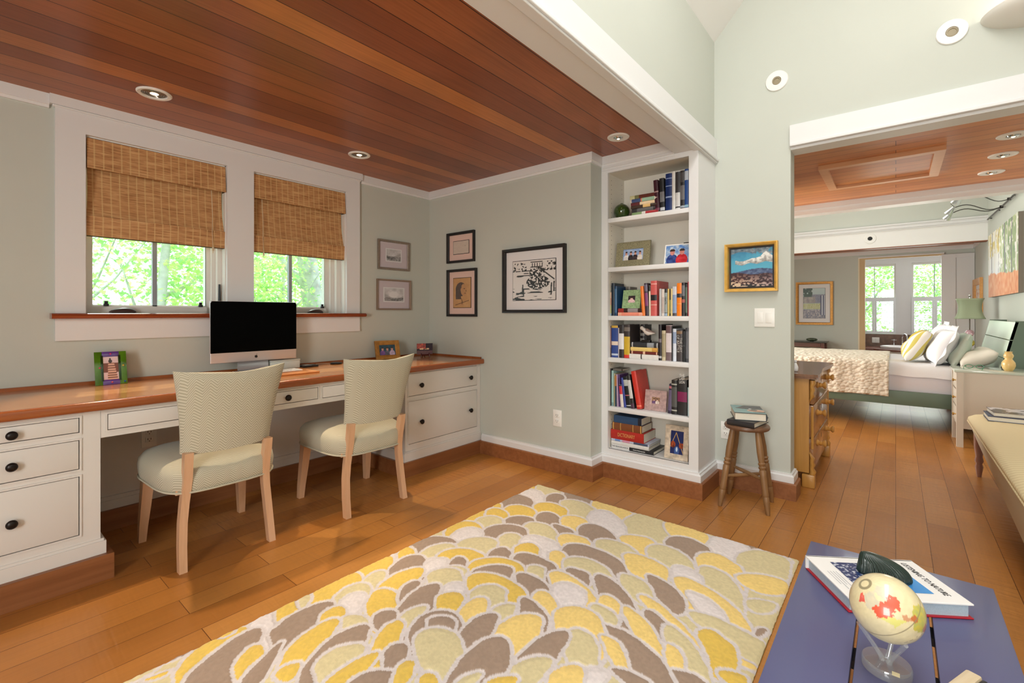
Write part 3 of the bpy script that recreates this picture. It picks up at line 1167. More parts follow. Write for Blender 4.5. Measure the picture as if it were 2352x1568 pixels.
# ---------------------------------------------------------------- things on the desk
ALU = mat('brushed_aluminium', (206, 206, 210), 0.28, 0.55)
SCREEN = mat('black_glass_screen', (2, 2, 3), 0.2, spec=0.06)
BLACKPL = mat('black_plastic', (28, 28, 30), 0.35)
WHITEPL = mat('white_plastic', (232, 232, 234), 0.3)
t = thing('desktop_computer', 'silver all-in-one computer with black screen standing on the desk', 'computer', (1.231, 3.1, ZK))
x0, x1, zb, zm, zt = 0.978, 1.484, 0.823, 0.884, 1.192
b = MB()
b.box(x0, 3.075, zb, x1, 3.088, zt, ALU, 0.005, 3)
rings = []
for k, s in ((3.087, 1.0), (3.1, 0.82), (3.112, 0.5)):
    cx, cz = (x0 + x1) / 2, (zb + zt) / 2
    hw, hh = (x1 - x0) / 2 * s - 0.006, (zt - zb) / 2 * s - 0.006
    rings.append([(cx - hw, k, cz - hh), (cx + hw, k, cz - hh), (cx + hw, k, cz + hh), (cx - hw, k, cz + hh)])
b.ring_loft(rings, ALU)
b.build('housing', t, smooth=40)
b = MB()
rr = 0.014
pts = [(x0 + 0.002, zm), (x1 - 0.002, zm)]
for cx, a0 in ((x1 - 0.002 - rr, 0), (x0 + 0.002 + rr, 90)):
    pts += [(cx + rr * math.cos(R(a0 + 15 * i)), zt - 0.002 - rr + rr * math.sin(R(a0 + 15 * i))) for i in range(7)]
b.prism(pts, 'y', 3.0735, 3.078, SCREEN)
b.build('screen', t, smooth=0)
b = MB()
px = 1.231
rings = []
for y, z, hw in ((3.11, 0.93, 0.08), (3.115, 0.86, 0.085), (3.118, 0.78, 0.092), (3.105, 0.762, 0.094), (3.02, 0.757, 0.096)):
    rings.append([(px - hw, y, z), (px + hw, y, z), (px + hw, y + 0.004, z + 0.006), (px - hw, y + 0.004, z + 0.006)])
b.ring_loft(rings, ALU)
b.box(px - 0.096, 3.02, 0.7535, px + 0.096, 3.19, 0.7585, ALU, 0.002)
b.build('stand', t, smooth=40)
# emblem on the chin: apple shape with bite and leaf
b = MB()
poly = []
for i in range(40):
    a = 2 * math.pi * i / 40
    r = 0.0088 * (1 - 0.16 * abs(math.sin(a)) ** 6 * (1 if math.sin(a) > 0 else 0.6))
    x, z = r * math.cos(a) * 1.02, r * math.sin(a) * 1.05
    dx, dz = x - 0.0115, z - 0.0016
    if dx * dx + dz * dz < 0.0049 ** 2:
        q = math.hypot(dx, dz)
        x, z = 0.0115 + dx / q * 0.0049, 0.0016 + dz / q * 0.0049
    poly.append((px + x, 0.852 + z))
b.prism(poly, 'y', 3.0743, 3.0752, BLACKPL)
b.prism([(px + 0.0005, 0.8622), (px + 0.0045, 0.8648), (px + 0.0055, 0.869), (px + 0.0015, 0.8665)], 'y', 3.0743, 3.0752, BLACKPL)
b.build('logo', t, smooth=0)

t = thing('wooden_tray', 'thin wooden board on the desk in front of the computer', 'board', (1.28, 2.85, ZK))
b = MB()
b.box(1.06, 2.755, ZK, 1.475, 3.01, ZK + 0.009, wood_mat('light_cherry_board', (196, 120, 60), (214, 142, 80), 'X', 0.3, 0.2), 0.002)
b.build('board', t)
t = thing('keyboard', 'slim white keyboard lying on the wooden board', 'keyboard', (1.28, 2.9, ZK + 0.009))
b = MB()
b.box(1.1, 2.86, ZK + 0.0095, 1.42, 2.965, ZK + 0.0165, WHITEPL, 0.003)
b.build('body', t)
b = MB()
for r_ in range(5):
    for c_ in range(15):
        b.box(1.108 + c_ * 0.0205, 2.87 + r_ * 0.0182, ZK + 0.0165, 1.108 + c_ * 0.0205 + 0.0165, 2.87 + r_ * 0.0182 + 0.0145, ZK + 0.0185, mat('white_key', (244, 244, 246), 0.35))
b.build('keys', t, smooth=0)
t = thing('computer_mouse', 'white computer mouse on the desk left of the keyboard', 'mouse', (1.04, 3.02, ZK))
b = MB()


def mousef(u, v):
    a, e = 2 * math.pi * u, math.pi / 2 * v
    return (1.04 + 0.03 * math.cos(a) * math.cos(e), 3.02 + 0.055 * math.sin(a) * math.cos(e), ZK + 0.001 + 0.022 * math.sin(e))


b.grid(mousef, 24, 8, WHITEPL, closed_u=True)
b.build('shell', t, smooth=60)
b = MB()
b.cyl((1.04, 3.02, ZK), (1.04, 3.02, ZK + 0.004), 0.026, 0.026, WHITEPL, 20)
b.build('foot', t)
t = thing('document_box', 'low whitish box on the desk behind the computer stand', 'box', (1.42, 3.16, ZK))
b = MB()
b.box(1.335, 3.12, ZK, 1.53, 3.2, ZK + 0.05, mat('off_white_card', (226, 230, 222), 0.5), 0.004)
b.build('body', t)
b = MB()
b.box(1.333, 3.118, ZK + 0.05, 1.532, 3.202, ZK + 0.06, mat('off_white_card', (226, 230, 222), 0.5), 0.004)
b.build('lid', t)
t = thing('card_reader', 'small black flat drive box on the desk right of the computer', 'drive', (1.6, 3.1, ZK))
b = MB()
b.box(1.535, 3.07, ZK, 1.635, 3.145, ZK + 0.013, BLACKPL, 0.003)
b.build('case', t)
b = MB()
b.box(1.54, 3.075, ZK + 0.013, 1.59, 3.14, ZK + 0.016, mat('silver_plastic', (150, 152, 156), 0.3, 0.5), 0.001)
b.build('top_plate', t)
t = thing('computer_cradle', 'flat black oval gadget on the desk between the two chairs and the wall', 'gadget', (1.8, 3.13, ZK))
b = MB()
b.lathe([(0.036, 0), (0.042, 0.004), (0.04, 0.009), (0.03, 0.012), (0.001, 0.0125)], (1.8, 3.13, ZK), BLACKPL, 28)
o = b.build('body', t, smooth=50)
b = MB()
b.tube([(1.78, 3.16, ZK + 0.004), (1.74, 3.19, ZK + 0.004), (1.68, 3.195, ZK + 0.004), (1.7, 3.2, ZK + 0.004)], 0.003, mat('beige_cable', (200, 170, 140), 0.5), 6)
b.build('cable', t)

# green glass photo frame
GRGLASS = mat('green_stained_glass', (70, 116, 22), 0.08, coat=0.6, noise=0.35, nscale=16)
DKGLASS = mat('dark_green_stained_glass', (22, 54, 20), 0.08, coat=0.6, noise=0.3, nscale=20)
PURGLASS = mat('purple_stained_glass', (92, 58, 140), 0.08, coat=0.6, noise=0.25, nscale=20)


def stairs_photo(u, v):
    c = mixc(base(u, (214, 176, 176)), (226, 200, 204), v)
    c = np.where(((v < 0.72) & (v > 0.3))[:, None], (120, 62, 44), c)
    l, r_ = 0.36 - 0.08 * (1 - v), 0.62 + 0.3 * (1 - v)
    st = (u > l) & (u < r_) & (v < 0.74)
    s = np.sin(v * 60) > -0.2
    c = np.where(st[:, None], np.where(s[:, None], (224, 172, 150), (120, 70, 52)), c)
    p = ell(u, v, 0.48, 0.8, 0.12, 0.08) | ell(u, v, 0.47, 0.9, 0.05, 0.045)
    return np.where(p[:, None], (56, 36, 36), c)


t = thing('photo_frame', 'green and purple glass photo frame leaning on the desk below the left window', 'photo frame', (0.545, 3.115, ZK), 0, None, R(-14))
fw, fh = 0.128, 0.172
b = MB()
b.box(-fw / 2, -0.004, 0, -fw / 2 + 0.03, 0.004, fh, GRGLASS, 0.001)
b.box(fw / 2 - 0.03, -0.004, 0, fw / 2, 0.004, fh, GRGLASS, 0.001)
b.box(-fw / 2 + 0.024, -0.0055, 0.02, -fw / 2 + 0.034, 0.0, fh - 0.02, DKGLASS, 0.001)
b.box(fw / 2 - 0.034, -0.0055, 0.02, fw / 2 - 0.024, 0.0, fh - 0.02, DKGLASS, 0.001)
b.build('green_side', t, False)
b = MB()
b.box(-fw / 2 + 0.03, -0.0045, fh - 0.026, fw / 2 - 0.03, 0.004, fh, PURGLASS, 0.001)
b.box(-fw / 2 + 0.03, -0.0045, 0, fw / 2 - 0.03, 0.004, 0.026, PURGLASS, 0.001)
b.build('purple_rail', t, False)
painted('photo', fw - 0.062, fh - 0.054, stairs_photo, t, 40, 60, y=-0.003, z0=0.027, rough=0.15)
b = MB()
b.box(-fw / 2 + 0.03, -0.002, 0.026, fw / 2 - 0.03, 0.003, fh - 0.026, BLACKF)
b.build('backing_board', t, False, smooth=0)
for gx, gz, gc in ((0, fh - 0.012, (206, 60, 140)), (-fw / 2 + 0.02, fh * 0.52, (214, 90, 110)), (fw / 2 - 0.014, fh * 0.56, (220, 180, 60)), (fw / 2 - 0.01, 0.012, (40, 90, 150)), (0.002, 0.012, (214, 206, 120))):
    b = MB()
    b.lathe([(0.005, 0), (0.0045, 0.4), (0.0025, 0.8), (0.0005, 1)], (gx, -0.004, gz), mat('glass_gem_%d' % gc[0], gc, 0.1, coat=0.5), 10, p1=(gx, -0.01, gz))
    b.build('glass_gem', t, False)
b = MB()
b.ring_loft([[(-0.018, 0.003, 0.11), (0.018, 0.003, 0.11), (0.018, 0.006, 0.11), (-0.018, 0.006, 0.11)], [(-0.02, 0.05, 0.0128), (0.02, 0.05, 0.0128), (0.02, 0.054, 0.0138), (-0.02, 0.054, 0.0138)]], BLACKF)
b.build('easel_back', t, False)


def couple(seed, bgc, skin, shirts):
    def f(u, v):
        n = vnoise(u, v, 8, 8, seed, 2)
        c = mixc(base(u, bgc[0]), bgc[1], n * 1.5 - 0.3)
        k = len(shirts)
        for i, s in enumerate(shirts):
            cx = (i + 0.7) / (k + 0.4)
            c = np.where((ell(u, v, cx, 0.16, 0.5 / k, 0.34))[:, None], np.array(s) + (n[:, None] - 0.5) * 60, c)
            c = np.where(ell(u, v, cx, 0.6, 0.2 / k, 0.16)[:, None], np.array(skin) + (n[:, None] - 0.5) * 30, c)
            c = np.where((ell(u, v, cx, 0.7, 0.22 / k, 0.1) & (v > 0.66))[:, None], (60, 44, 40), c)
        return np.clip(c, 0, 255)
    return f


framed('photo_frame', 'gilt photo frame tilted on the desk near the corner', (2.24, 3.12, ZK), 0.2, 0.15, R(-14), 0.034, 0.016, OLDGOLD, None, couple(31, ((30, 90, 110), (20, 50, 70)), (206, 150, 130), ((110, 70, 140), (90, 90, 110), (190, 170, 200))), 0.0, 'photo frame', None, R(-16), easel=BLACKF)


def fire(u, v):
    n = vnoise(u, v, 9, 8, 41)
    c = mixc(base(u, (60, 40, 56)), (36, 30, 44), n)
    c = np.where(((u < 0.55) & (v > 0.5))[:, None], mixc(base(u, (226, 110, 90)), (110, 50, 60), n * 1.6 - 0.3), c)
    c = np.where(((np.abs(v - 0.5) < 0.07) & (n > 0.45) & (u > 0.15) & (u < 0.78))[:, None], (255, 214, 170), c)
    return np.where((v < 0.34)[:, None], mixc(base(u, (96, 72, 80)), (130, 90, 90), n), c)


t = thing('art_card', 'small glowing red and purple picture card on a dark red easel at the desk corner', 'card', (2.575, 3.07, ZK), R(-24), None, 0.0)
DKRED = mat('dark_red_wood', (84, 22, 18), 0.3)
b = MB()
b.box(-0.068, 0.006, 0.02, 0.068, 0.011, 0.112, BLACKF)
b.build('card_back', t, False, smooth=0)
painted('artwork', 0.136, 0.092, fire, t, 50, 40, y=0.0055, z0=0.02)
b = MB()
for s in (-0.036, 0.036):
    b.tube([(s, -0.012, 0.0), (s * 0.92, -0.004, 0.012), (s * 0.8, 0.01, 0.016), (s * 0.5, 0.035, 0.03), (s * 0.2, 0.05, 0.0)], 0.0045, DKRED, 8)
    b.tube([(s, -0.012, 0.0), (s * 0.98, -0.01, 0.018), (s * 0.94, -0.004, 0.03)], 0.004, DKRED, 8)
b.tube([(-0.032, 0.006, 0.014), (0.032, 0.006, 0.014)], 0.0045, DKRED, 8)
b.build('easel', t, False)

# ---------------------------------------------------------------- upholstered chairs
def herringbone():
    m, nt, b = new_mat('herringbone_upholstery')
    L = nt.links.new
    tc = N(nt, 'ShaderNodeTexCoord')
    sep = N(nt, 'ShaderNodeSeparateXYZ')
    L(tc.outputs['Object'], sep.inputs[0])

    def mth(op, a, bb=None):
        n = N(nt, 'ShaderNodeMath', operation=op)
        for i, q in enumerate((a, bb)):
            if q is None:
                continue
            if isinstance(q, (int, float)):
                n.inputs[i].default_value = q
            else:
                L(q, n.inputs[i])
        return n.outputs[0]
    # sideways coordinate folds every 2.6 cm, lines climb up and down
    col = mth('PINGPONG', sep.outputs['X'], 0.026)
    up = mth('ADD', sep.outputs['Z'], mth('MULTIPLY', sep.outputs['Y'], 0.9))
    ph = mth('ADD', mth('MULTIPLY', up, 640.0), mth('MULTIPLY', col, 560.0))
    s = mth('SINE', ph)
    fac = mth('MULTIPLY_ADD', s, 0.5)
    fac.node.inputs[2].default_value = 0.5
    rp = ramp(nt, [(0.2, (172, 166, 144)), (0.75, (206, 200, 180))])
    L(fac, rp.inputs[0])
    L(rp.outputs[0], b.inputs['Base Color'])
    b.inputs['Roughness'].default_value = 0.85
    b.inputs['Sheen Weight'].default_value = 0.2
    bp = N(nt, 'ShaderNodeBump', i_Strength=0.35, i_Distance=0.001)
    L(fac, bp.inputs['Height'])
    L(bp.outputs[0], b.inputs['Normal'])
    return m


FAB = herringbone()
PIPING = mat('sage_piping', (196, 190, 170), 0.8)
BEECH = wood_mat('pale_washed_beech', (206, 160, 122), (226, 184, 150), 'Z', 0.4, 0.1, 0.5)


def make_chair(label):
    t = thing('upholstered_chair', label, 'chair', (0, 0, 0), 0, 'herringbone desk chairs')
    # seat cushion
    b = MB()

    def outline(s, n=48):
        p = []
        for i in range(n):
            a = 2 * math.pi * i / n
            c, q = math.cos(a), math.sin(a)
            e = 0.52
            x = abs(c) ** e * (1 if c > 0 else -1)
            y = abs(q) ** e * (1 if q > 0 else -1)
            hw = 0.24 + 0.03 * (y + 1) / 2
            p.append((x * hw * s, 0.022 + y * 0.262 * s))
        return p
    prof = [(0.95, 0.338), (0.985, 0.346), (1.0, 0.37), (1.01, 0.4), (0.99, 0.43), (0.92, 0.452), (0.78, 0.466), (0.55, 0.474), (0.25, 0.477)]
    b.ring_loft([[(x, y, z - (0.012 + 0.09 * max(0, z - 0.4)) * max(0, -y) / 0.25) for x, y in outline(s)] for s, z in prof], FAB)
    b.build('seat', t, False, smooth=50)
    b = MB()
    o_ = outline(0.995)
    pts = [(x, y, 0.343 - 0.012 * max(0, -y) / 0.25) for x, y in o_]
    b.tube(pts + pts[:1], 0.0045, PIPING, 6, caps=False)
    b.build('piping', t, False)
    # back: flared, gently wrapped, leaning
    b = MB()
    nu, nv = 16, 14
    rings = []
    for j in range(nv + 1):
        v = j / nv
        ring = []
        hw = 0.186 + 0.045 * v ** 1.6
        ed = 0.0
        for side in (0, 1):
            for i in range(nu + 1):
                u = -1 + 2 * i / nu
                if side:
                    u = -u
                yc = -0.238 - 0.075 * v + 0.034 * u * u
                th = 0.024 * (1 - abs(u) ** 6 * 0.7) * (1 - max(0, (v - 0.93) / 0.07) * 0.5)
                z = 0.505 + 0.348 * v + 0.022 * u * u * v - 0.006 * (1 - v) * (1 - u * u)
                ring.append((u * hw, yc + (-th if side == 0 else th), z))
        rings.append(ring)
    b.ring_loft(rings, FAB)
    b.build('backrest', t, False, smooth=55)

    # legs
    def leg(path, sx, w0, w1, d0, d1):
        b = MB()
        rings = []
        n = len(path)
        for i, (x, y, z) in enumerate(path):
            k = i / (n - 1)
            w, d = (w0 + (w1 - w0) * k) / 2, (d0 + (d1 - d0) * k) / 2
            rings.append([(sx * x - w, y - d, z), (sx * x + w, y - d, z), (sx * x + w, y + d, z), (sx * x - w, y + d, z)])
        b.ring_loft(rings, BEECH)
        return b.build('leg', t, False, smooth=40)
    rear = [(0.166, -0.241, 0.512), (0.166, -0.234, 0.46), (0.164, -0.222, 0.4), (0.166, -0.21, 0.34), (0.171, -0.204, 0.28), (0.178, -0.206, 0.2), (0.183, -0.218, 0.1), (0.186, -0.236, 0.0)]
    front = [(0.205, 0.2, 0.35), (0.209, 0.206, 0.3), (0.216, 0.22, 0.18), (0.222, 0.232, 0.08), (0.225, 0.238, 0.0)]
    for sx in (-1, 1):
        leg(rear, sx, 0.034, 0.03, 0.038, 0.036)
        leg(front, sx, 0.05, 0.03, 0.055, 0.032)
    b = MB()
    b.box(-0.2, -0.2, 0.325, 0.2, 0.23, 0.345, BEECH)
    b.build('seat_rail', t, False, smooth=0)
    return t


ch = make_chair('herringbone upholstered chair with beech legs at the desk, in front of the computer')
ch.location = (0.838, 2.62, 0)
dup(ch, (1.592, 2.552, 0), R(-1.5), 'herringbone upholstered chair with beech legs at the desk, nearer the room corner')

# ---------------------------------------------------------------- built-in bookcase
BCIN = mat('cream_bookcase_inside', (226, 220, 208), 0.45)
t = thing('bookcase', 'tall white built-in bookcase with six rows of books and photos', 'bookcase', (XB, 1.25, 0))
BY0, BY1 = 0.924, 1.582
OY0, OY1 = 0.981, 1.532
b = MB()
b.box(XB, BY0, 0.1, XB + 0.02, OY0, 2.117, WHITE)
b.box(XB, OY1, 0.1, XB + 0.02, BY1 - 0.001, CZ, WHITE)
b.box(XB, OY0, 0.1, XB + 0.02, OY1, 0.19, WHITE)
b.box(XB, OY0, 2.085, XB + 0.02, OY1, 2.117, WHITE)
b.box(XB, 1.067, 2.117, XB + 0.02, OY1, CZ, WHITE)
b.build('face_frame', t, smooth=0)
b = MB()
b.box(XB + 0.02, BY0, 0.0, XS, BY0 + 0.02, 2.115, WHITE)
b.build('side_panel', t, smooth=0)
b = MB()
b.box(XB + 0.02, OY1, 0.0, 3.16, OY1 + 0.02, 2.115, BCIN)
b.box(XB + 0.02, OY0 - 0.02, 0.0, 3.16, OY0, 2.115, BCIN)
b.box(XB + 0.02, OY0, 2.085, 3.16, OY1, 2.1, BCIN)
b.box(3.15, OY0, 0.1, 3.16, OY1, 2.1, BCIN)
for z in np.arange(0.25, 2.05, 0.032):
    b.box(XB + 0.05, OY1 - 0.0004, z, XB + 0.055, OY1 + 0.001, z + 0.005, GROOVE)
    b.box(3.11, OY1 - 0.0004, z, 3.115, OY1 + 0.001, z + 0.005, GROOVE)
b.build('interior', t, smooth=0)
SHZ = {1: 1.771, 2: 1.434, 3: 1.102, 4: 0.815, 5: 0.478, 6: 0.19}
for k in (1, 2, 3, 4, 5):
    b = MB()
    b.box(XB + 0.004, OY0, SHZ[k] - 0.03, 3.15, OY1, SHZ[k], WHITE, 0.002)
    b.build('shelf', t)
b = MB()
b.box(XB + 0.01, OY0, 0.15, 3.15, OY1, 0.19, WHITE)
b.build('bottom_board', t, smooth=0)
b = MB()
b.box(XB - 0.013, 1.067, 2.116, XB, BY1 - 0.014, 2.129, WHITE)
b.box(XB - 0.006, 1.067, 2.102, XB, BY1 - 0.007, 2.116, WHITE)
b.build('cornice', t, smooth=0)
PAGES = mat('book_pages', (226, 218, 202), 0.8, noise=0.05, nscale=300)
BOOK_MATS = {}


def cmat(c, rough=0.4):
    k = (c, rough)
    if k not in BOOK_MATS:
        BOOK_MATS[k] = mat('book_cloth_%03d_%03d_%03d' % c, c, rough, noise=0.06, nscale=40)
    return BOOK_MATS[k]


def spine_prof(w, off=0.0, round_=0.0):
    h = w / 2
    return [(-h - off * 0.2, 0.004), (-h - off * 0.2, -off + round_ * 0.9), (-h * 0.5, -off - 0.0004 + round_ * 0.2), (0, -off - 0.0006), (h * 0.5, -off - 0.0004 + round_ * 0.2), (h + off * 0.2, -off + round_ * 0.9), (h + off * 0.2, 0.004)]


def book(label, loc, w, h, d, col, bands=(), rot=(0, 0, 0), group=None, cover_face=None):
    """upright book, spine towards local -y, thickness along x; origin bottom centre of the spine"""
    t = thing('book', label, 'book', loc, 0, group)
    t.rotation_euler = rot
    m = cmat(tuple(col))
    rnd = min(0.004, w * 0.14)
    bt = min(0.0022, w * 0.12)
    b = MB()
    b.prism(spine_prof(w, 0, rnd), 'z', 0, h, m)
    b.box(-w / 2, 0.003, 0, -w / 2 + bt, d, h, m)
    b.box(w / 2 - bt, 0.003, 0, w / 2, d, h, m)
    b.build('cover', t, False, smooth=50)
    b = MB()
    b.box(-w / 2 + bt, 0.004, 0.003, w / 2 - bt, d - 0.004, h - 0.003, PAGES)
    b.build('pages', t, False, smooth=0)
    for f0, f1, c in bands:
        b = MB()
        b.prism(spine_prof(w, 0.0006, rnd), 'z', h * max(f0, 0.004), h * min(f1, 0.996), cmat(tuple(c)))
        b.build('spine_band', t, False, smooth=50)
    return t


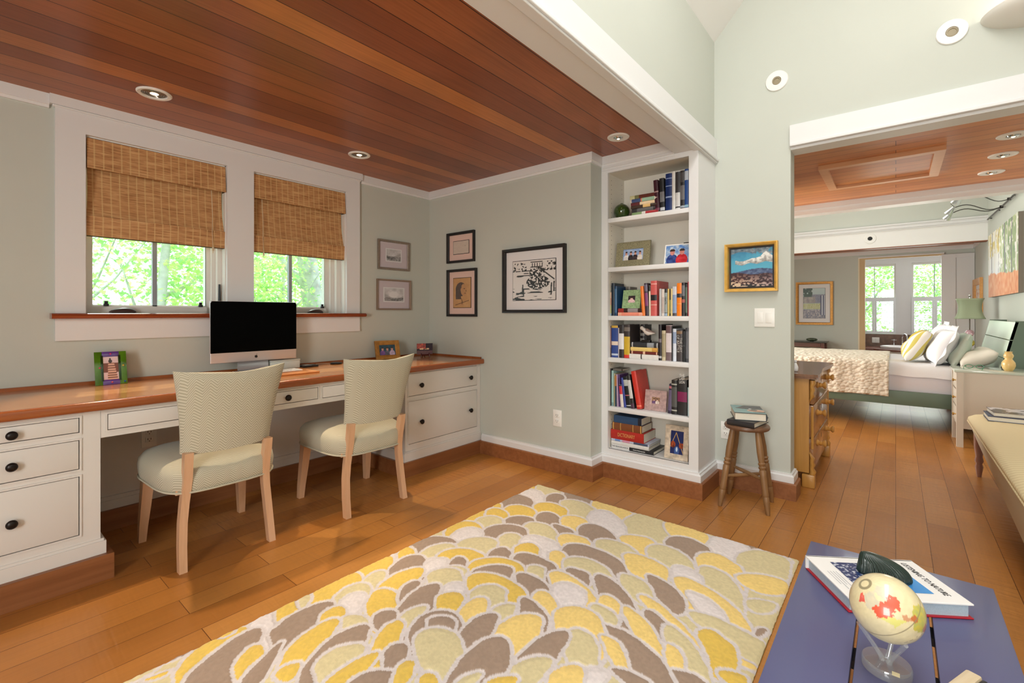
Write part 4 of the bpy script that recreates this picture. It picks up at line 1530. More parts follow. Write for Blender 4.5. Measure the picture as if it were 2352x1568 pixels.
BOOKS=[
(1, 1.179, 0.029, 0.214, 0.15, (62, 22, 36), 4, [(0.62, 0.66, (170, 140, 140)), (0.08, 0.14, (120, 60, 80))], 'maroon book leaning against the pile of lying books, top shelf'),
(1, 1.147, 0.03, 0.22, 0.16, (34, 34, 36), 2, [(0.05, 0.14, (200, 205, 215)), (0.3, 0.6, (120, 120, 124))], 'charcoal book between the maroon and the navy books, top shelf'),
(1, 1.102, 0.042, 0.243, 0.17, (24, 48, 104), 0, [(0.86, 0.88, (150, 170, 210)), (0.66, 0.68, (150, 170, 210)), (0.36, 0.4, (150, 170, 210))], 'thick glossy navy cloth book with pale lines on its spine, top shelf'),
(1, 1.079, 0.02, 0.248, 0.16, (222, 220, 216), 0, [], 'plain narrow white book to the right of the thick navy book, top shelf'),
(1, 1.05, 0.028, 0.246, 0.17, (214, 212, 210), 0, [(0.45, 0.98, (58, 56, 58)), (0.06, 0.09, (30, 30, 30))], 'white book with black smoky pattern on its spine, top shelf'),
(1, 1.021, 0.028, 0.245, 0.16, (44, 42, 44), 0, [(0.25, 0.62, (110, 108, 110)), (0.7, 0.95, (80, 78, 80)), (0.05, 0.1, (170, 180, 190))], 'black book with grey lettering just left of the blue end book, top shelf'),
(1, 0.996, 0.023, 0.248, 0.16, (36, 74, 140), 0, [(0.72, 0.95, (190, 200, 214)), (0.04, 0.1, (150, 190, 210))], 'bright blue book with a pale oval at the right end of the top shelf'),
(3, 1.526, 0.019, 0.164, 0.13, (150, 150, 70), 0, [(0.45, 0.75, (170, 110, 80)), (0.75, 1, (190, 150, 120)), (0, 0.1, (120, 150, 170))], 'small olive and tan book at far left of the shelf with the pink stack'),
(3, 1.505, 0.02, 0.169, 0.13, (150, 190, 205), 0, [(0, 0.12, (40, 60, 80))], 'pale blue paperback second from left on the third shelf'),
(3, 1.501, 0.022, 0.226, 0.15, (22, 38, 52), 0, [], 'tall dark teal book standing behind the pale blue paperback'),
(3, 1.485, 0.015, 0.205, 0.14, (30, 66, 104), 0, [(0.1, 0.9, (70, 110, 150))], 'slim blue spine beside the grey map patterned book'),
(3, 1.431, 0.052, 0.203, 0.05, (128, 122, 112), -3, [(0.12, 0.4, (104, 98, 88)), (0.55, 0.62, (96, 90, 80)), (0.82, 0.93, (90, 88, 84))], 'grey map patterned book facing out behind the leafy green photo frame'),
(3, 1.279, 0.02, 0.197, 0.12, (232, 122, 40), 4, [], 'slim plain orange paperback leaning right of the leafy green photo frame'),
(3, 1.255, 0.022, 0.216, 0.14, (64, 50, 62), 3, [(0.3, 0.7, (130, 60, 110)), (0.75, 0.95, (110, 100, 120))], 'dusky purple book between slim orange and cream spines'),
(3, 1.242, 0.012, 0.198, 0.13, (226, 216, 190), 1, [(0.82, 1, (50, 44, 40))], 'thin cream book left of the big coral book'),
(3, 1.199, 0.041, 0.229, 0.2, (205, 92, 88), 0, [(0.44, 0.6, (30, 26, 30)), (0.9, 0.92, (235, 190, 180)), (0.3, 0.33, (225, 160, 150))], 'big coral red book with a black spine label, third shelf'),
(3, 1.171, 0.013, 0.176, 0.12, (188, 190, 192), 0, [], 'slim light grey paperback right of the coral red book'),
(3, 1.15, 0.02, 0.173, 0.12, (224, 212, 202), 0, [(0.1, 0.7, (196, 180, 172))], 'off white paperback between the light grey and the black spines'),
(3, 1.13, 0.018, 0.175, 0.12, (46, 46, 48), 0, [(0.12, 0.85, (150, 160, 158)), (0, 0.1, (150, 170, 190))], 'black paperback with large pale lettering, third shelf'),
(3, 1.119, 0.01, 0.174, 0.12, (222, 190, 110), 0, [], 'first slim straw yellow paperback, right after the pale lettered black one'),
(3, 1.107, 0.011, 0.171, 0.12, (70, 62, 44), 0, [(0.1, 0.6, (150, 150, 90))], 'dark olive paperback squeezed between two yellow spines'),
(3, 1.097, 0.009, 0.174, 0.12, (228, 204, 140), 0, [], 'second pale yellow paperback, left of the blue and white one'),
(3, 1.072, 0.025, 0.187, 0.13, (206, 206, 214), 0, [(0.1, 0.72, (140, 160, 196)), (0, 0.1, (80, 74, 80))], 'white and soft blue paperback left of the bright orange book'),
(3, 1.04, 0.031, 0.208, 0.13, (246, 132, 24), 0, [(0.56, 0.68, (54, 48, 48)), (0.36, 0.38, (246, 170, 90))], 'bright orange paperback with a black band across its spine, third shelf'),
(3, 1.018, 0.02, 0.209, 0.14, (44, 40, 44), 0, [(0.4, 0.5, (170, 90, 80)), (0.6, 0.92, (110, 110, 116))], 'black book with a small red picture right of the bright orange paperback'),
(3, 1.004, 0.012, 0.2, 0.14, (38, 46, 44), 0, [(0.1, 0.9, (100, 120, 104))], 'dark green paperback second from the right end, third shelf'),
(3, 0.996, 0.007, 0.214, 0.15, (190, 70, 76), 0, [], 'red spine at the very right end of the third shelf'),
(4, 1.526, 0.02, 0.217, 0.14, (64, 36, 38), 0, [(0.3, 0.95, (120, 80, 80))], 'dark wine coloured book at the left end of the fourth shelf'),
(4, 1.477, 0.048, 0.221, 0.16, (48, 72, 140), 0, [(0.92, 1, (206, 168, 70)), (0.38, 0.5, (226, 206, 190)), (0.06, 0.12, (190, 200, 220))], 'royal blue book with a yellow cap and white square, fourth shelf'),
(4, 1.467, 0.009, 0.204, 0.14, (208, 196, 204), 0, [], 'thin pinkish white spine right of the royal blue book'),
(4, 1.431, 0.035, 0.225, 0.16, (50, 46, 48), 0, [(0.26, 0.74, (226, 224, 226))], 'black book with a broad white panel, fourth shelf'),
(4, 1.389, 0.042, 0.228, 0.16, (62, 54, 54), 0, [(0.1, 0.64, (206, 170, 50)), (0, 0.1, (214, 60, 50)), (0.8, 0.92, (120, 110, 104))], 'black, yellow and red spined book, fourth shelf'),
(4, 1.312, 0.069, 0.227, 0.05, (38, 32, 34), -2, [(0.1, 0.42, (86, 36, 44)), (0.5, 0.58, (150, 146, 140)), (0.66, 0.74, (150, 146, 140)), (0.82, 0.88, (90, 86, 84))], 'black cover turned to face out behind the shorebird'),
(4, 1.168, 0.019, 0.232, 0.2, (34, 24, 28), 0, [(0.5, 0.6, (120, 110, 116)), (0.06, 0.12, (190, 190, 190))], 'deep black book just right of the lying pile, fourth shelf'),
(4, 1.143, 0.024, 0.193, 0.13, (206, 192, 160), 0, [(0.12, 0.9, (170, 156, 124))], 'cream book left of the portrait spine, fourth shelf'),
(4, 1.102, 0.039, 0.227, 0.17, (228, 216, 218), 0, [(0.78, 0.99, (112, 84, 86)), (0, 0.24, (124, 104, 106))], 'white and mauve book with a portrait at the top of its spine'),
(4, 1.096, 0.005, 0.222, 0.16, (30, 30, 30), 0, [], 'sliver of a black book between two white spines, fourth shelf'),
(4, 1.074, 0.021, 0.206, 0.14, (220, 226, 238), 0, [(0.55, 0.9, (150, 166, 196))], 'cold white book with blue lettering, fourth shelf'),
(4, 1.034, 0.039, 0.198, 0.17, (72, 64, 64), 0, [(0.88, 0.97, (140, 110, 80))], 'thick grey brown war history with a gold top band, fourth shelf'),
(4, 1.018, 0.015, 0.193, 0.15, (22, 22, 24), 0, [(0.5, 0.54, (60, 60, 66))], 'narrow jet black book second from right, fourth shelf'),
(4, 0.996, 0.02, 0.213, 0.16, (70, 72, 76), 0, [(0.1, 0.9, (104, 106, 112))], 'slate grey book at the right end of the fourth shelf'),
(5, 1.536, 0.01, 0.245, 0.14, (200, 150, 150), 0, [], 'thin rose pink spine at the left end of the fifth shelf'),
(5, 1.526, 0.009, 0.258, 0.15, (40, 36, 38), 0, [], 'thin black spine second from left on the fifth shelf'),
(5, 1.51, 0.015, 0.244, 0.16, (160, 196, 192), 0, [(0, 0.1, (120, 150, 150))], 'aqua spined booklet on the fifth shelf'),
(5, 1.498, 0.011, 0.224, 0.14, (176, 166, 130), 0, [], 'thin olive grey booklet right of the aqua one'),
(5, 1.485, 0.012, 0.213, 0.14, (40, 60, 76), 0, [(0.66, 1, (170, 110, 50))], 'narrow booklet with ochre over navy, fifth shelf'),
(5, 1.472, 0.012, 0.22, 0.14, (176, 150, 180), 2, [], 'lilac booklet leaning left of the purple one'),
(5, 1.456, 0.015, 0.218, 0.14, (84, 54, 110), 3, [(0.5, 0.9, (60, 40, 90))], 'purple paperback leaning on the fifth shelf'),
(5, 1.431, 0.021, 0.152, 0.13, (224, 212, 204), 6, [(0.58, 0.94, (204, 44, 60)), (0.94, 1, (40, 40, 44))], 'short leaning red and white spine with a black tip'),
(5, 1.415, 0.015, 0.201, 0.14, (58, 70, 150), 7, [], 'cobalt blue booklet leaning right of the short red and white spine'),
(5, 1.378, 0.036, 0.209, 0.15, (30, 30, 32), 8, [(0.7, 0.9, (190, 194, 190)), (0.38, 0.41, (200, 110, 120)), (0.05, 0.08, (200, 200, 200))], 'leaning black guidebook with a white emblem near its top'),
(5, 1.353, 0.023, 0.224, 0.15, (44, 40, 42), 9, [(0.3, 0.85, (206, 206, 204)), (0, 0.15, (80, 50, 70))], 'leaning black book with bold white lettering, touching the big red book'),
(5, 1.3030, 0.034, 0.253, 0.17, (206, 56, 44), 10, [(0.06, 0.1, (240, 120, 90))], 'big red leaning book with its blue picture cover showing'),
(5, 1.107, 0.023, 0.189, 0.16, (48, 42, 62), -3, [(0.1, 0.8, (100, 90, 120)), (0.85, 0.93, (190, 110, 120))], 'slim navy paperback right of the silver pink photo frame'),
(5, 1.068, 0.034, 0.217, 0.17, (40, 38, 38), 0, [(0.86, 0.9, (170, 170, 160)), (0.1, 0.14, (170, 170, 160)), (0.22, 0.8, (84, 84, 82))], 'black hardback with script lettering left of the lion biography'),
(5, 1.007, 0.059, 0.224, 0.2, (44, 42, 44), 0, [(0.38, 0.66, (130, 36, 84))], 'thick black biography with white title capitals and a magenta panel'),
(5, 0.996, 0.007, 0.179, 0.14, (190, 214, 216), 0, [], 'sliver of a pale aqua book at the right end of the fifth shelf'),
]
LYING=[
(1, 1.187, 0.184, 1.771, 0.023, (124, 150, 104), [(0, 0.48, (164, 36, 44)), (0.48, 0.62, (214, 210, 206))], 'bottom book of the top shelf pile, sage green and red spine'),
(1, 1.187, 0.187, 1.794, 0.026, (52, 50, 52), [(0.2, 0.8, (96, 96, 98))], 'black book with grey lettering second from bottom in the top shelf pile'),
(1, 1.19, 0.188, 1.82, 0.02, (60, 46, 38), [(0.28, 0.55, (214, 180, 120)), (0.55, 0.62, (60, 50, 40))], 'black and buff book third from bottom in the top shelf pile'),
(1, 1.193, 0.188, 1.84, 0.021, (232, 208, 172), [(0.66, 1, (96, 44, 48))], 'cream and wine red book fourth from bottom in the top shelf pile'),
(1, 1.196, 0.188, 1.861, 0.023, (214, 202, 190), [(0.1, 0.56, (150, 184, 160)), (0.56, 0.6, (226, 120, 80)), (0.6, 0.94, (60, 78, 120))], 'white, green and blue spined book second from top of the top shelf pile'),
(1, 1.199, 0.188, 1.884, 0.025, (96, 44, 34), [(0.66, 0.82, (120, 120, 80)), (0.82, 1, (200, 196, 150))], 'russet book with a pale end crowning the top shelf pile'),
(3, 1.294, 0.18, 1.102, 0.023, (238, 168, 140), [(0.15, 0.85, (230, 140, 116))], 'salmon pink book lying under the black patterned one, third shelf'),
(3, 1.294, 0.183, 1.125, 0.027, (54, 36, 34), [(0.2, 0.6, (150, 140, 140)), (0.76, 0.98, (160, 50, 44))], 'black patterned book on which the leafy green photo frame stands'),
(4, 1.187, 0.203, 0.815, 0.032, (226, 222, 216), [(0.56, 0.6, (60, 50, 50))], 'white bottom book of the lying pile under the shorebird'),
(4, 1.193, 0.188, 0.847, 0.02, (110, 44, 40), [(0.46, 0.54, (230, 190, 160)), (0.02, 0.06, (230, 190, 160)), (0.92, 0.97, (230, 190, 160))], 'dark red book with pale dots in the lying pile under the shorebird'),
(4, 1.193, 0.188, 0.867, 0.026, (232, 202, 124), [(0.0, 0.2, (214, 160, 80))], 'straw yellow book in the lying pile under the shorebird'),
(4, 1.19, 0.191, 0.893, 0.032, (52, 54, 58), [(0.16, 0.4, (150, 154, 160)), (0.02, 0.06, (200, 200, 200)), (0.92, 0.96, (200, 200, 200))], 'black book at the top of the pile carrying the shorebird'),
]

XSP = XB + 0.035
made = {}
RZ = R(-90)
for k, (s, y0, w, h, d, col, lean, bands, lab) in enumerate(BOOKS):
    a = R(lean)
    yy = max(y0 + w / 2, OY0 + w / 2 + 0.001)
    x = XSP + (0.004 * ((k * 7) % 3))
    if d == 0.05:
        x, w, d = XSP + 0.10, 0.03, 0.13
    if abs(w) < 0.012:
        w = max(w, 0.006)
    made[lab] = book(lab, (x, yy, SHZ[s] + abs(math.sin(a)) * w / 2 + 0.0005), w, h, d, col, bands, (0, -a, RZ), 'books standing on bookcase shelf %s' % ['one', 'two', 'three', 'four', 'five', 'six'][s - 1])
for k, (s, y0, ln, z, th, col, bands, lab) in enumerate(LYING):
    made[lab] = book(lab, (XSP + 0.004 * (k % 2), y0, z + th / 2 + 0.0004), th - 0.0006, ln, 0.15, col, bands, (0, R(-90), RZ), 'books lying in piles in the bookcase')
BIG = [('black art history book with white title strip, bottom of the lowest pile', 1.221, 0.305, 0.19, 0.024, 0.2, (36, 36, 38), [(0.56, 0.995, (222, 220, 218))]),
       ('thick plain white book second from bottom of the lowest pile', 1.253, 0.272, 0.214, 0.026, 0.19, (222, 220, 216), []),
       ('thin book with blue and pink picture spine under the red dictionary', 1.25, 0.274, 0.24, 0.014, 0.19, (190, 196, 216), [(0.04, 0.4, (74, 84, 110)), (0.5, 0.7, (214, 150, 176)), (0.76, 0.9, (110, 140, 200))]),
       ('fat red dictionary in the lowest pile', 1.289, 0.24, 0.254, 0.064, 0.2, (176, 44, 36), []),
       ('brown leather volume with gilt tooling on top of the red dictionary', 1.302, 0.216, 0.318, 0.05, 0.17, (124, 72, 40), [(0.02, 0.05, (200, 160, 90)), (0.28, 0.3, (200, 160, 90)), (0.7, 0.72, (200, 160, 90)), (0.94, 0.97, (200, 160, 90))]),
       ('blue hardback crowning the lowest pile', 1.305, 0.2, 0.368, 0.05, 0.16, (44, 74, 110), [(0.0, 0.12, (30, 34, 48))])]
for lab, y0, ln, z, th, d, col, bands in BIG:
    made[lab] = book(lab, (XSP + 0.002, y0, z + th / 2 + 0.0004), th - 0.0006, ln, d, col, bands, (0, R(-90), RZ), 'books lying in piles in the bookcase')
made['x'] = book('grey book laid flat across the tops of the leaning books, fifth shelf', (XSP + 0.03, 1.455, 0.7275), 0.014, 0.074, 0.11, (122, 116, 110), [(0.0, 0.08, (30, 30, 30))], (0, R(-90), RZ), 'books lying in piles in the bookcase')

# lettering that can be read in the photograph
GILT = mat('gilt_lettering', (226, 180, 110), 0.35, 0.3)
TWHITE = mat('white_lettering', (236, 234, 230), 0.5)
TSILV = mat('silver_lettering', (196, 192, 186), 0.4)
TBLACK = mat('black_lettering', (24, 24, 26), 0.5)


def find(s):
    return [v for k, v in made.items() if s in k][0]


DN, RT = (0, 0, -1), (1, 0, 0)
text_mesh('title', 'DICTIONARY', 0.036, GILT, find('fat red dictionary'), (0.0, -0.0006, 0.125), DN, RT, width=0.125)
bb = find('art history book')
text_mesh('title', 'THE RENAISSANCE', 0.013, TBLACK, bb, (0.003, -0.0013, 0.24), DN, RT, width=0.122)
text_mesh('subtitle', 'Charles McCorquodale', 0.011, TWHITE, bb, (0, -0.0006, 0.1), DN, RT, width=0.085)
bb = find('thick black biography')
hb = 0.27
for i, s in enumerate(('THE', 'LAST', 'LION')):
    text_mesh('title', s, 0.024, TWHITE, bb, (0, -0.0006, 0.25 - i * 0.021), (1, 0, 0), (0, 0, 1), width=0.034)
bb = find('grey brown war history')
text_mesh('title', 'THE DAY', 0.022, TSILV, bb, (0.008, -0.0006, 0.105), DN, RT, width=0.09)
text_mesh('title', 'OF BATTLE', 0.022, TSILV, bb, (-0.01, -0.0006, 0.112), DN, RT, width=0.11)
bb = find('black paperback with large pale')
text_mesh('title', 'YEATS', 0.014, TBLACK, bb, (0, -0.0014, 0.1), DN, RT, width=0.05)

# photo frames, glass float and shorebird on the shelves
OLIVE = mat('speckled_olive_frame', (134, 128, 100), 0.5, noise=0.35, nscale=180)
WHT = mat('white_paper_border', (232, 230, 226), 0.5)
LEAFY = mat('mottled_leaf_green_frame', (150, 178, 130), 0.5, noise=0.3, nscale=90)
PINKS = mat('silver_pink_frame', (190, 160, 156), 0.4, 0.2, noise=0.22, nscale=60)
WASHED = mat('whitewashed_driftwood_frame', (196, 180, 160), 0.7, noise=0.35, nscale=35)
framed('photo_frame', 'speckled olive photo frame with a group photo, second shelf', (2.985, 1.39, SHZ[2]), 0.246, 0.178, RZ, 0.05, 0.014, OLIVE, None, couple(51, ((120, 150, 200), (190, 200, 220)), (206, 150, 130), ((226, 222, 220), (40, 36, 42), (60, 50, 56), (226, 216, 206))), 0.0, 'photo frame', 'photo frames in the bookcase', R(-10), easel=BLACKF)
framed('photo_frame', 'white bordered photo of two people in bright hats, right end of second shelf', (2.98, 1.085, SHZ[2]), 0.165, 0.134, RZ, 0.008, 0.005, WHT, None, couple(52, ((190, 200, 210), (70, 120, 190)), (200, 130, 120), ((50, 70, 130), (190, 40, 50))), 0.0, 'photo frame', 'photo frames in the bookcase', R(-12), easel=BLACKF)
framed('photo_frame', 'black edged frame tucked behind the white bordered photo', (3.06, 1.03, SHZ[2]), 0.09, 0.15, RZ, 0.012, 0.008, BLACKF, None, couple(53, ((40, 40, 46), (80, 80, 90)), (190, 140, 120), ((60, 60, 70),)), 0.0, 'photo frame', 'photo frames in the bookcase', R(-10), easel=BLACKF)
zs3 = max(q[3] + q[4] for q in LYING if q[0] == 3)
framed('photo_frame', 'leafy green photo frame with a child portrait on two lying books', (2.975, 1.395, zs3 + 0.0005), 0.13, 0.128, RZ, 0.04, 0.008, LEAFY, None, couple(54, ((70, 50, 60), (40, 34, 40)), (226, 180, 170), ((236, 200, 200),)), 0.0, 'photo frame', 'photo frames in the bookcase', R(-12), easel=BLACKF)
framed('photo_frame', 'silver pink square photo frame on the fifth shelf', (2.97, 1.222, SHZ[5]), 0.146, 0.134, RZ, 0.046, 0.01, PINKS, None, couple(55, ((190, 150, 110), (110, 80, 70)), (216, 170, 150), ((120, 90, 130), (226, 210, 200))), 0.0, 'photo frame', 'photo frames in the bookcase', R(-10), easel=BLACKF)


def night_tent(u, v):
    n = vnoise(u, v, 8, 10, 61)
    c = base(u, (26, 38, 92)) + (n[:, None] - 0.5) * 16
    c = np.where((np.abs(v - (0.92 - 1.5 * np.abs(u - 0.42))) < 0.03)[:, None], (222, 180, 90), c)
    c = np.where((ell(u, v, 0.2, 0.4, 0.2, 0.14) | ell(u, v, 0.85, 0.38, 0.2, 0.12))[:, None], mixc(base(u, (206, 90, 40)), (70, 30, 26), n * 1.6 - 0.3), c)
    c = np.where(ell(u, v, 0.5, 0.14, 0.2, 0.2)[:, None], (60, 90, 150), c)
    return np.where(ell(u, v, 0.5, 0.2, 0.07, 0.1)[:, None], (200, 220, 240), c)


framed('photo_frame', 'whitewashed wooden photo frame with a night scene on the bottom shelf', (2.955, 1.078, SHZ[6]), 0.15, 0.212, RZ, 0.034, 0.014, WASHED, None, night_tent, 0.0, 'photo frame', 'photo frames in the bookcase', R(-9), easel=BLACKF)

t = thing('glass_ball', 'dark green glass ball at the left end of the top shelf', 'glass ball', (2.995, 1.474, SHZ[1]))
GG = mat('dark_green_glass', (48, 72, 22), 0.05, coat=0.8, noise=0.2, nscale=14)
b = MB()
b.lathe([(0.055 * math.sin(math.pi * i / 20), 0.055 - 0.055 * math.cos(math.pi * i / 20)) for i in range(21)], (0, 0, 0), GG, 32)
b.build('ball', t, False, smooth=80)
b = MB()
b.lathe([(0.012, 0.1085), (0.011, 0.1115), (0.004, 0.113)], (0, 0, 0), GG, 14)
b.build('seal', t, False)

zs4 = max(q[3] + q[4] for q in LYING if q[0] == 4)
t = thing('shorebird_carving', 'small white and brown carved shorebird on a black base, fourth shelf', 'bird figurine', (2.975, 1.285, zs4), RZ)
BW = mat('painted_white_breast', (224, 214, 206), 0.5)
BG_ = mat('painted_brown_wing', (150, 126, 118), 0.5, noise=0.15, nscale=60)
b = MB()
b.box(-0.03, -0.018, 0, 0.03, 0.018, 0.017, BLACKF, 0.003)
b.build('base', t, False)
b = MB()
b.tube([(-0.004, 0, 0.016), (-0.006, 0, 0.05)], 0.0022, BLACKF, 8)
b.build('leg', t, False)
b = MB()
prof = [(-0.046, 0.094, 0.002), (-0.04, 0.096, 0.011), (-0.03, 0.095, 0.0145), (-0.02, 0.086, 0.016), (-0.005, 0.072, 0.0205), (0.012, 0.066, 0.02), (0.03, 0.064, 0.013), (0.046, 0.063, 0.006), (0.058, 0.062, 0.002)]
rings = []
for x, z, r in prof:
    rings.append([(x, 0.85 * r * math.cos(2 * math.pi * k / 14), z + r * math.sin(2 * math.pi * k / 14)) for k in range(14)])
b.ring_loft(rings, BW)
b.build('body', t, False, smooth=60)
b = MB()
rings = []
for x, z, r in ((-0.012, 0.082, 0.004), (0.002, 0.079, 0.0195), (0.02, 0.072, 0.018), (0.04, 0.067, 0.01), (0.062, 0.063, 0.002)):
    rings.append([(x, 0.95 * r * math.cos(math.pi * k / 10), z + r * 0.86 * math.sin(math.pi * k / 10)) for k in range(11)])
b.ring_loft(rings, BG_, False, False, closed=False)
b.build('wing', t, False, smooth=60)
b = MB()
b.cyl((-0.05, 0, 0.093), (-0.064, 0, 0.089), 0.0025, 0.0006, BLACKF, 8)
b.build('beak', t, False)

# ---------------------------------------------------------------- bedroom beyond the opening: shell
XH, XBAND, XF, XT = 5.47, 8.86, 10.2, 12.2
YL = 3.0
box_structure('ceiling_bedroom', CEDAR2, (XS + 0.13, YR, CZ, XH + 0.05, YL, CZ + 0.08), (XBAND + 0.14, YR, CZ, XF, YL, CZ + 0.08))
b = MB()
# header of the opening
b.box(XS - 0.022, YR, 2.136, XS, 0.492, 2.246, WHITE)
b.box(XS - 0.03, YR, 2.118, XS + 0.01, 0.492, 2.136, WHITE, 0.004)
b.box(XS, YR, 2.104, XS + 0.13, 0.49, 2.247, WHITE)
# beam between hall and bed area
b.box(XH, YR, 2.105, XH + 0.14, YL, 2.3, WHITE)
b.box(XH - 0.012, YR, 2.15, XH, YL, CZ, WHITE)
structure(b.build('trim_7', smooth=0))
box_structure('wall_bed_upper', PAINT, (XH + 0.03, YR, 2.3, XH + 0.12, YL, 3.5))
box_structure('ceiling_bed', CEILW, (XH, YR, 3.42, XBAND + 0.2, YL, 3.5))
b = MB()
b.box(XBAND, YR, 2.36, XBAND + 0.14, YL, 3.5, PAINT)
structure(b.build('wall_band', smooth=0))
b = MB()
b.box(XBAND, YR, 2.1, XBAND + 0.14, YL, 2.36, CEILW)
b.box(XBAND - 0.03, YR, 2.36, XBAND, YL, 2.405, WHITE)
b.box(XBAND - 0.045, YR, 2.405, XBAND, YL, 2.425, WHITE)
b.box(XBAND - 0.015, YR, 2.34, XBAND, YL, 2.36, WHITE)
b.box(XBAND, YR, 2.088, XBAND + 0.14, YL, 2.1, mat('cedar_soffit_edge', (140, 84, 56), 0.5))
# crown of the far bay
b.box(XF - 0.02, YR, 2.132, XF, YL, CZ, WHITE)
b.box(XBAND + 0.14, YR, 2.132, XF, YR + 0.02, CZ, WHITE)
structure(b.build('trim_8', smooth=0))
b = MB()
b.box(XF, 0.506, 0, XF + 0.12, YL, 2.3, PAINT)
b.box(XF, -0.6, 2.07, XF + 0.12, 0.506, 2.3, PAINT)
b.box(XF, YR, 0, XF + 0.12, -0.6, 2.3, PAINT)
structure(b.build('wall_bedroom_far', smooth=0))
b = MB()
b.box(3.37, 0.9, 0, 4.7, 0.98, CZ, PAINT)
b.box(XS + 0.13, YL, 0, XBAND + 1.4, YL + 0.12, 0.5, PAINT)
b.box(XS + 0.13, YL, 2.1, XBAND + 1.4, YL + 0.12, 3.5, PAINT)
b.box(XS + 0.13, YL, 0.5, 3.8, YL + 0.12, 2.1, PAINT)
b.box(7.4, YL, 0.5, XBAND + 1.4, YL + 0.12, 2.1, PAINT)
structure(b.build('wall_bedroom_left', smooth=0))
b = MB()
for x in (3.8, 5.0, 6.2, 7.34):
    b.box(x, YL + 0.02, 0.5, x + 0.06, YL + 0.1, 2.1, SASH)
b.box(3.8, YL + 0.02, 0.5, 7.4, YL + 0.1, 0.57, SASH)
b.box(3.8, YL + 0.02, 2.03, 7.4, YL + 0.1, 2.1, SASH)
w_ = structure(b.build('window_7', smooth=0))
b = MB()
b.box(3.82, YL + 0.05, 0.54, 7.38, YL + 0.055, 2.06, GLASS)
b.build('pane', w_, smooth=0)
TAN = mat('pine_door_casing', (204, 174, 130), 0.5)
b = MB()
b.box(XF - 0.02, 0.415, 0, XF + 0.12, 0.506, 2.075, TAN)
b.box(XF - 0.022, 0.492, 0, XF, 0.512, 2.09, mat('pale_casing_edge', (228, 214, 186), 0.5))
b.box(XF - 0.02, -0.6, 2.05, XF + 0.02, 0.415, 2.075, TAN)
b.box(XF - 0.03, -0.6, 2.075, XF, 0.506, 2.095, WHITE)
structure(b.build('trim_9', smooth=0))
DOORW = mat('white_panel_door', (222, 220, 220), 0.4)
b = MB()
b.box(XF - 0.04, -0.945, 0.01, XF - 0.002, -0.565, 2.06, DOORW)
for y0, y1, z0, z1 in ((-0.945, -0.73, 0.01, 0.12), (-0.945, -0.73, 2.0, 2.06), (-0.73, -0.565, 0.01, 2.06), (-0.945, -0.73, 0.84, 0.91)):
    b.box(XF - 0.054, y0, z0, XF - 0.04, y1, z1, DOORW)
structure(b.build('door_1', smooth=0))
# bath bay
b = MB()
b.box(XF + 0.12, -1.3, 0, XT + 0.12, -1.2, 2.5, DOORW)
b.box(XF + 0.12, 1.3, 0, XT + 0.12, 1.4, 2.5, DOORW)
WA, WB = (0.0, 0.66), (-0.24, -0.72)
for y0, y1 in ((0.66, 1.3), (-0.24, 0.0), (-1.2, -0.72)):
    b.box(XT, y0, 0, XT + 0.12, y1, 2.5, DOORW)
for y0, y1 in ((0.0, 0.66), (-0.72, -0.24)):
    b.box(XT, y0, 0, XT + 0.12, y1, 0.7, DOORW)
    b.box(XT, y0, 2.12, XT + 0.12, y1, 2.5, DOORW)
structure(b.build('wall_bath', smooth=0))
box_structure('ceiling_bath', CEILW, (XF + 0.12, -1.3, 2.42, XT + 0.12, 1.4, 2.5))
SHUT = mat('white_shutter_paint', (228, 228, 232), 0.4)
for nm, y0, y1, st in (('window_5', 0.0, 0.66, (0.303, 0.381)), ('window_6', -0.72, -0.24, (-0.6, -0.56))):
    b = MB()
    for q in ((y0, y0 + 0.03), (y1 - 0.03, y1)):
        b.box(XT + 0.03, q[0], 0.7, XT + 0.09, q[1], 2.12, SASH)
    for z in ((0.7, 0.74), (2.08, 2.12)):
        b.box(XT + 0.03, y0 + 0.03, z[0], XT + 0.09, y1 - 0.03, z[1], SASH)
    ym = (st[0] + st[1]) / 2
    b.box(XT + 0.045, ym - 0.006, 1.4, XT + 0.06, ym + 0.006, 2.1, MUNTIN)
    w_ = structure(b.build(nm, smooth=0))
    b = MB()
    b.box(XT + 0.055, y0 + 0.02, 0.72, XT + 0.058, y1 - 0.02, 2.1, GLASS)
    b.build('pane', w_, smooth=0)
    for pa, pb in ((y0 + 0.004, ym - 0.001), (ym + 0.001, y1 - 0.004)):
        b = MB()
        xx = XT - 0.005
        b.box(xx - 0.03, pa, 0.72, xx, pa + 0.036, 1.44, SHUT)
        b.box(xx - 0.03, pb - 0.036, 0.72, xx, pb, 1.44, SHUT)
        b.box(xx - 0.03, pa + 0.036, 1.36, xx, pb - 0.036, 1.44, SHUT)
        b.box(xx - 0.03, pa + 0.036, 0.72, xx, pb - 0.036, 0.75, SHUT)
        for k in range(16):
            z = 0.768 + k * 0.0375
            b.box(-0.022, pa + 0.036, -0.002, 0.022, pb - 0.036, 0.002, SHUT, M=Matrix.Translation((xx - 0.015, 0, z)) @ Matrix.Rotation(R(4), 4, 'Y'))
        b.build('louvered_shutter', w_, smooth=0)
TILE = mat('brown_stone_tile', (112, 82, 62), 0.3, noise=0.3, nscale=14)
MAHOG = wood_mat('mahogany_rail', (92, 50, 38), (124, 70, 52), 'Y', 0.3, 0.3)
box_structure('trim_10', TILE, (XT - 0.012, -1.2, 0.44, XT, 1.3, 0.69))

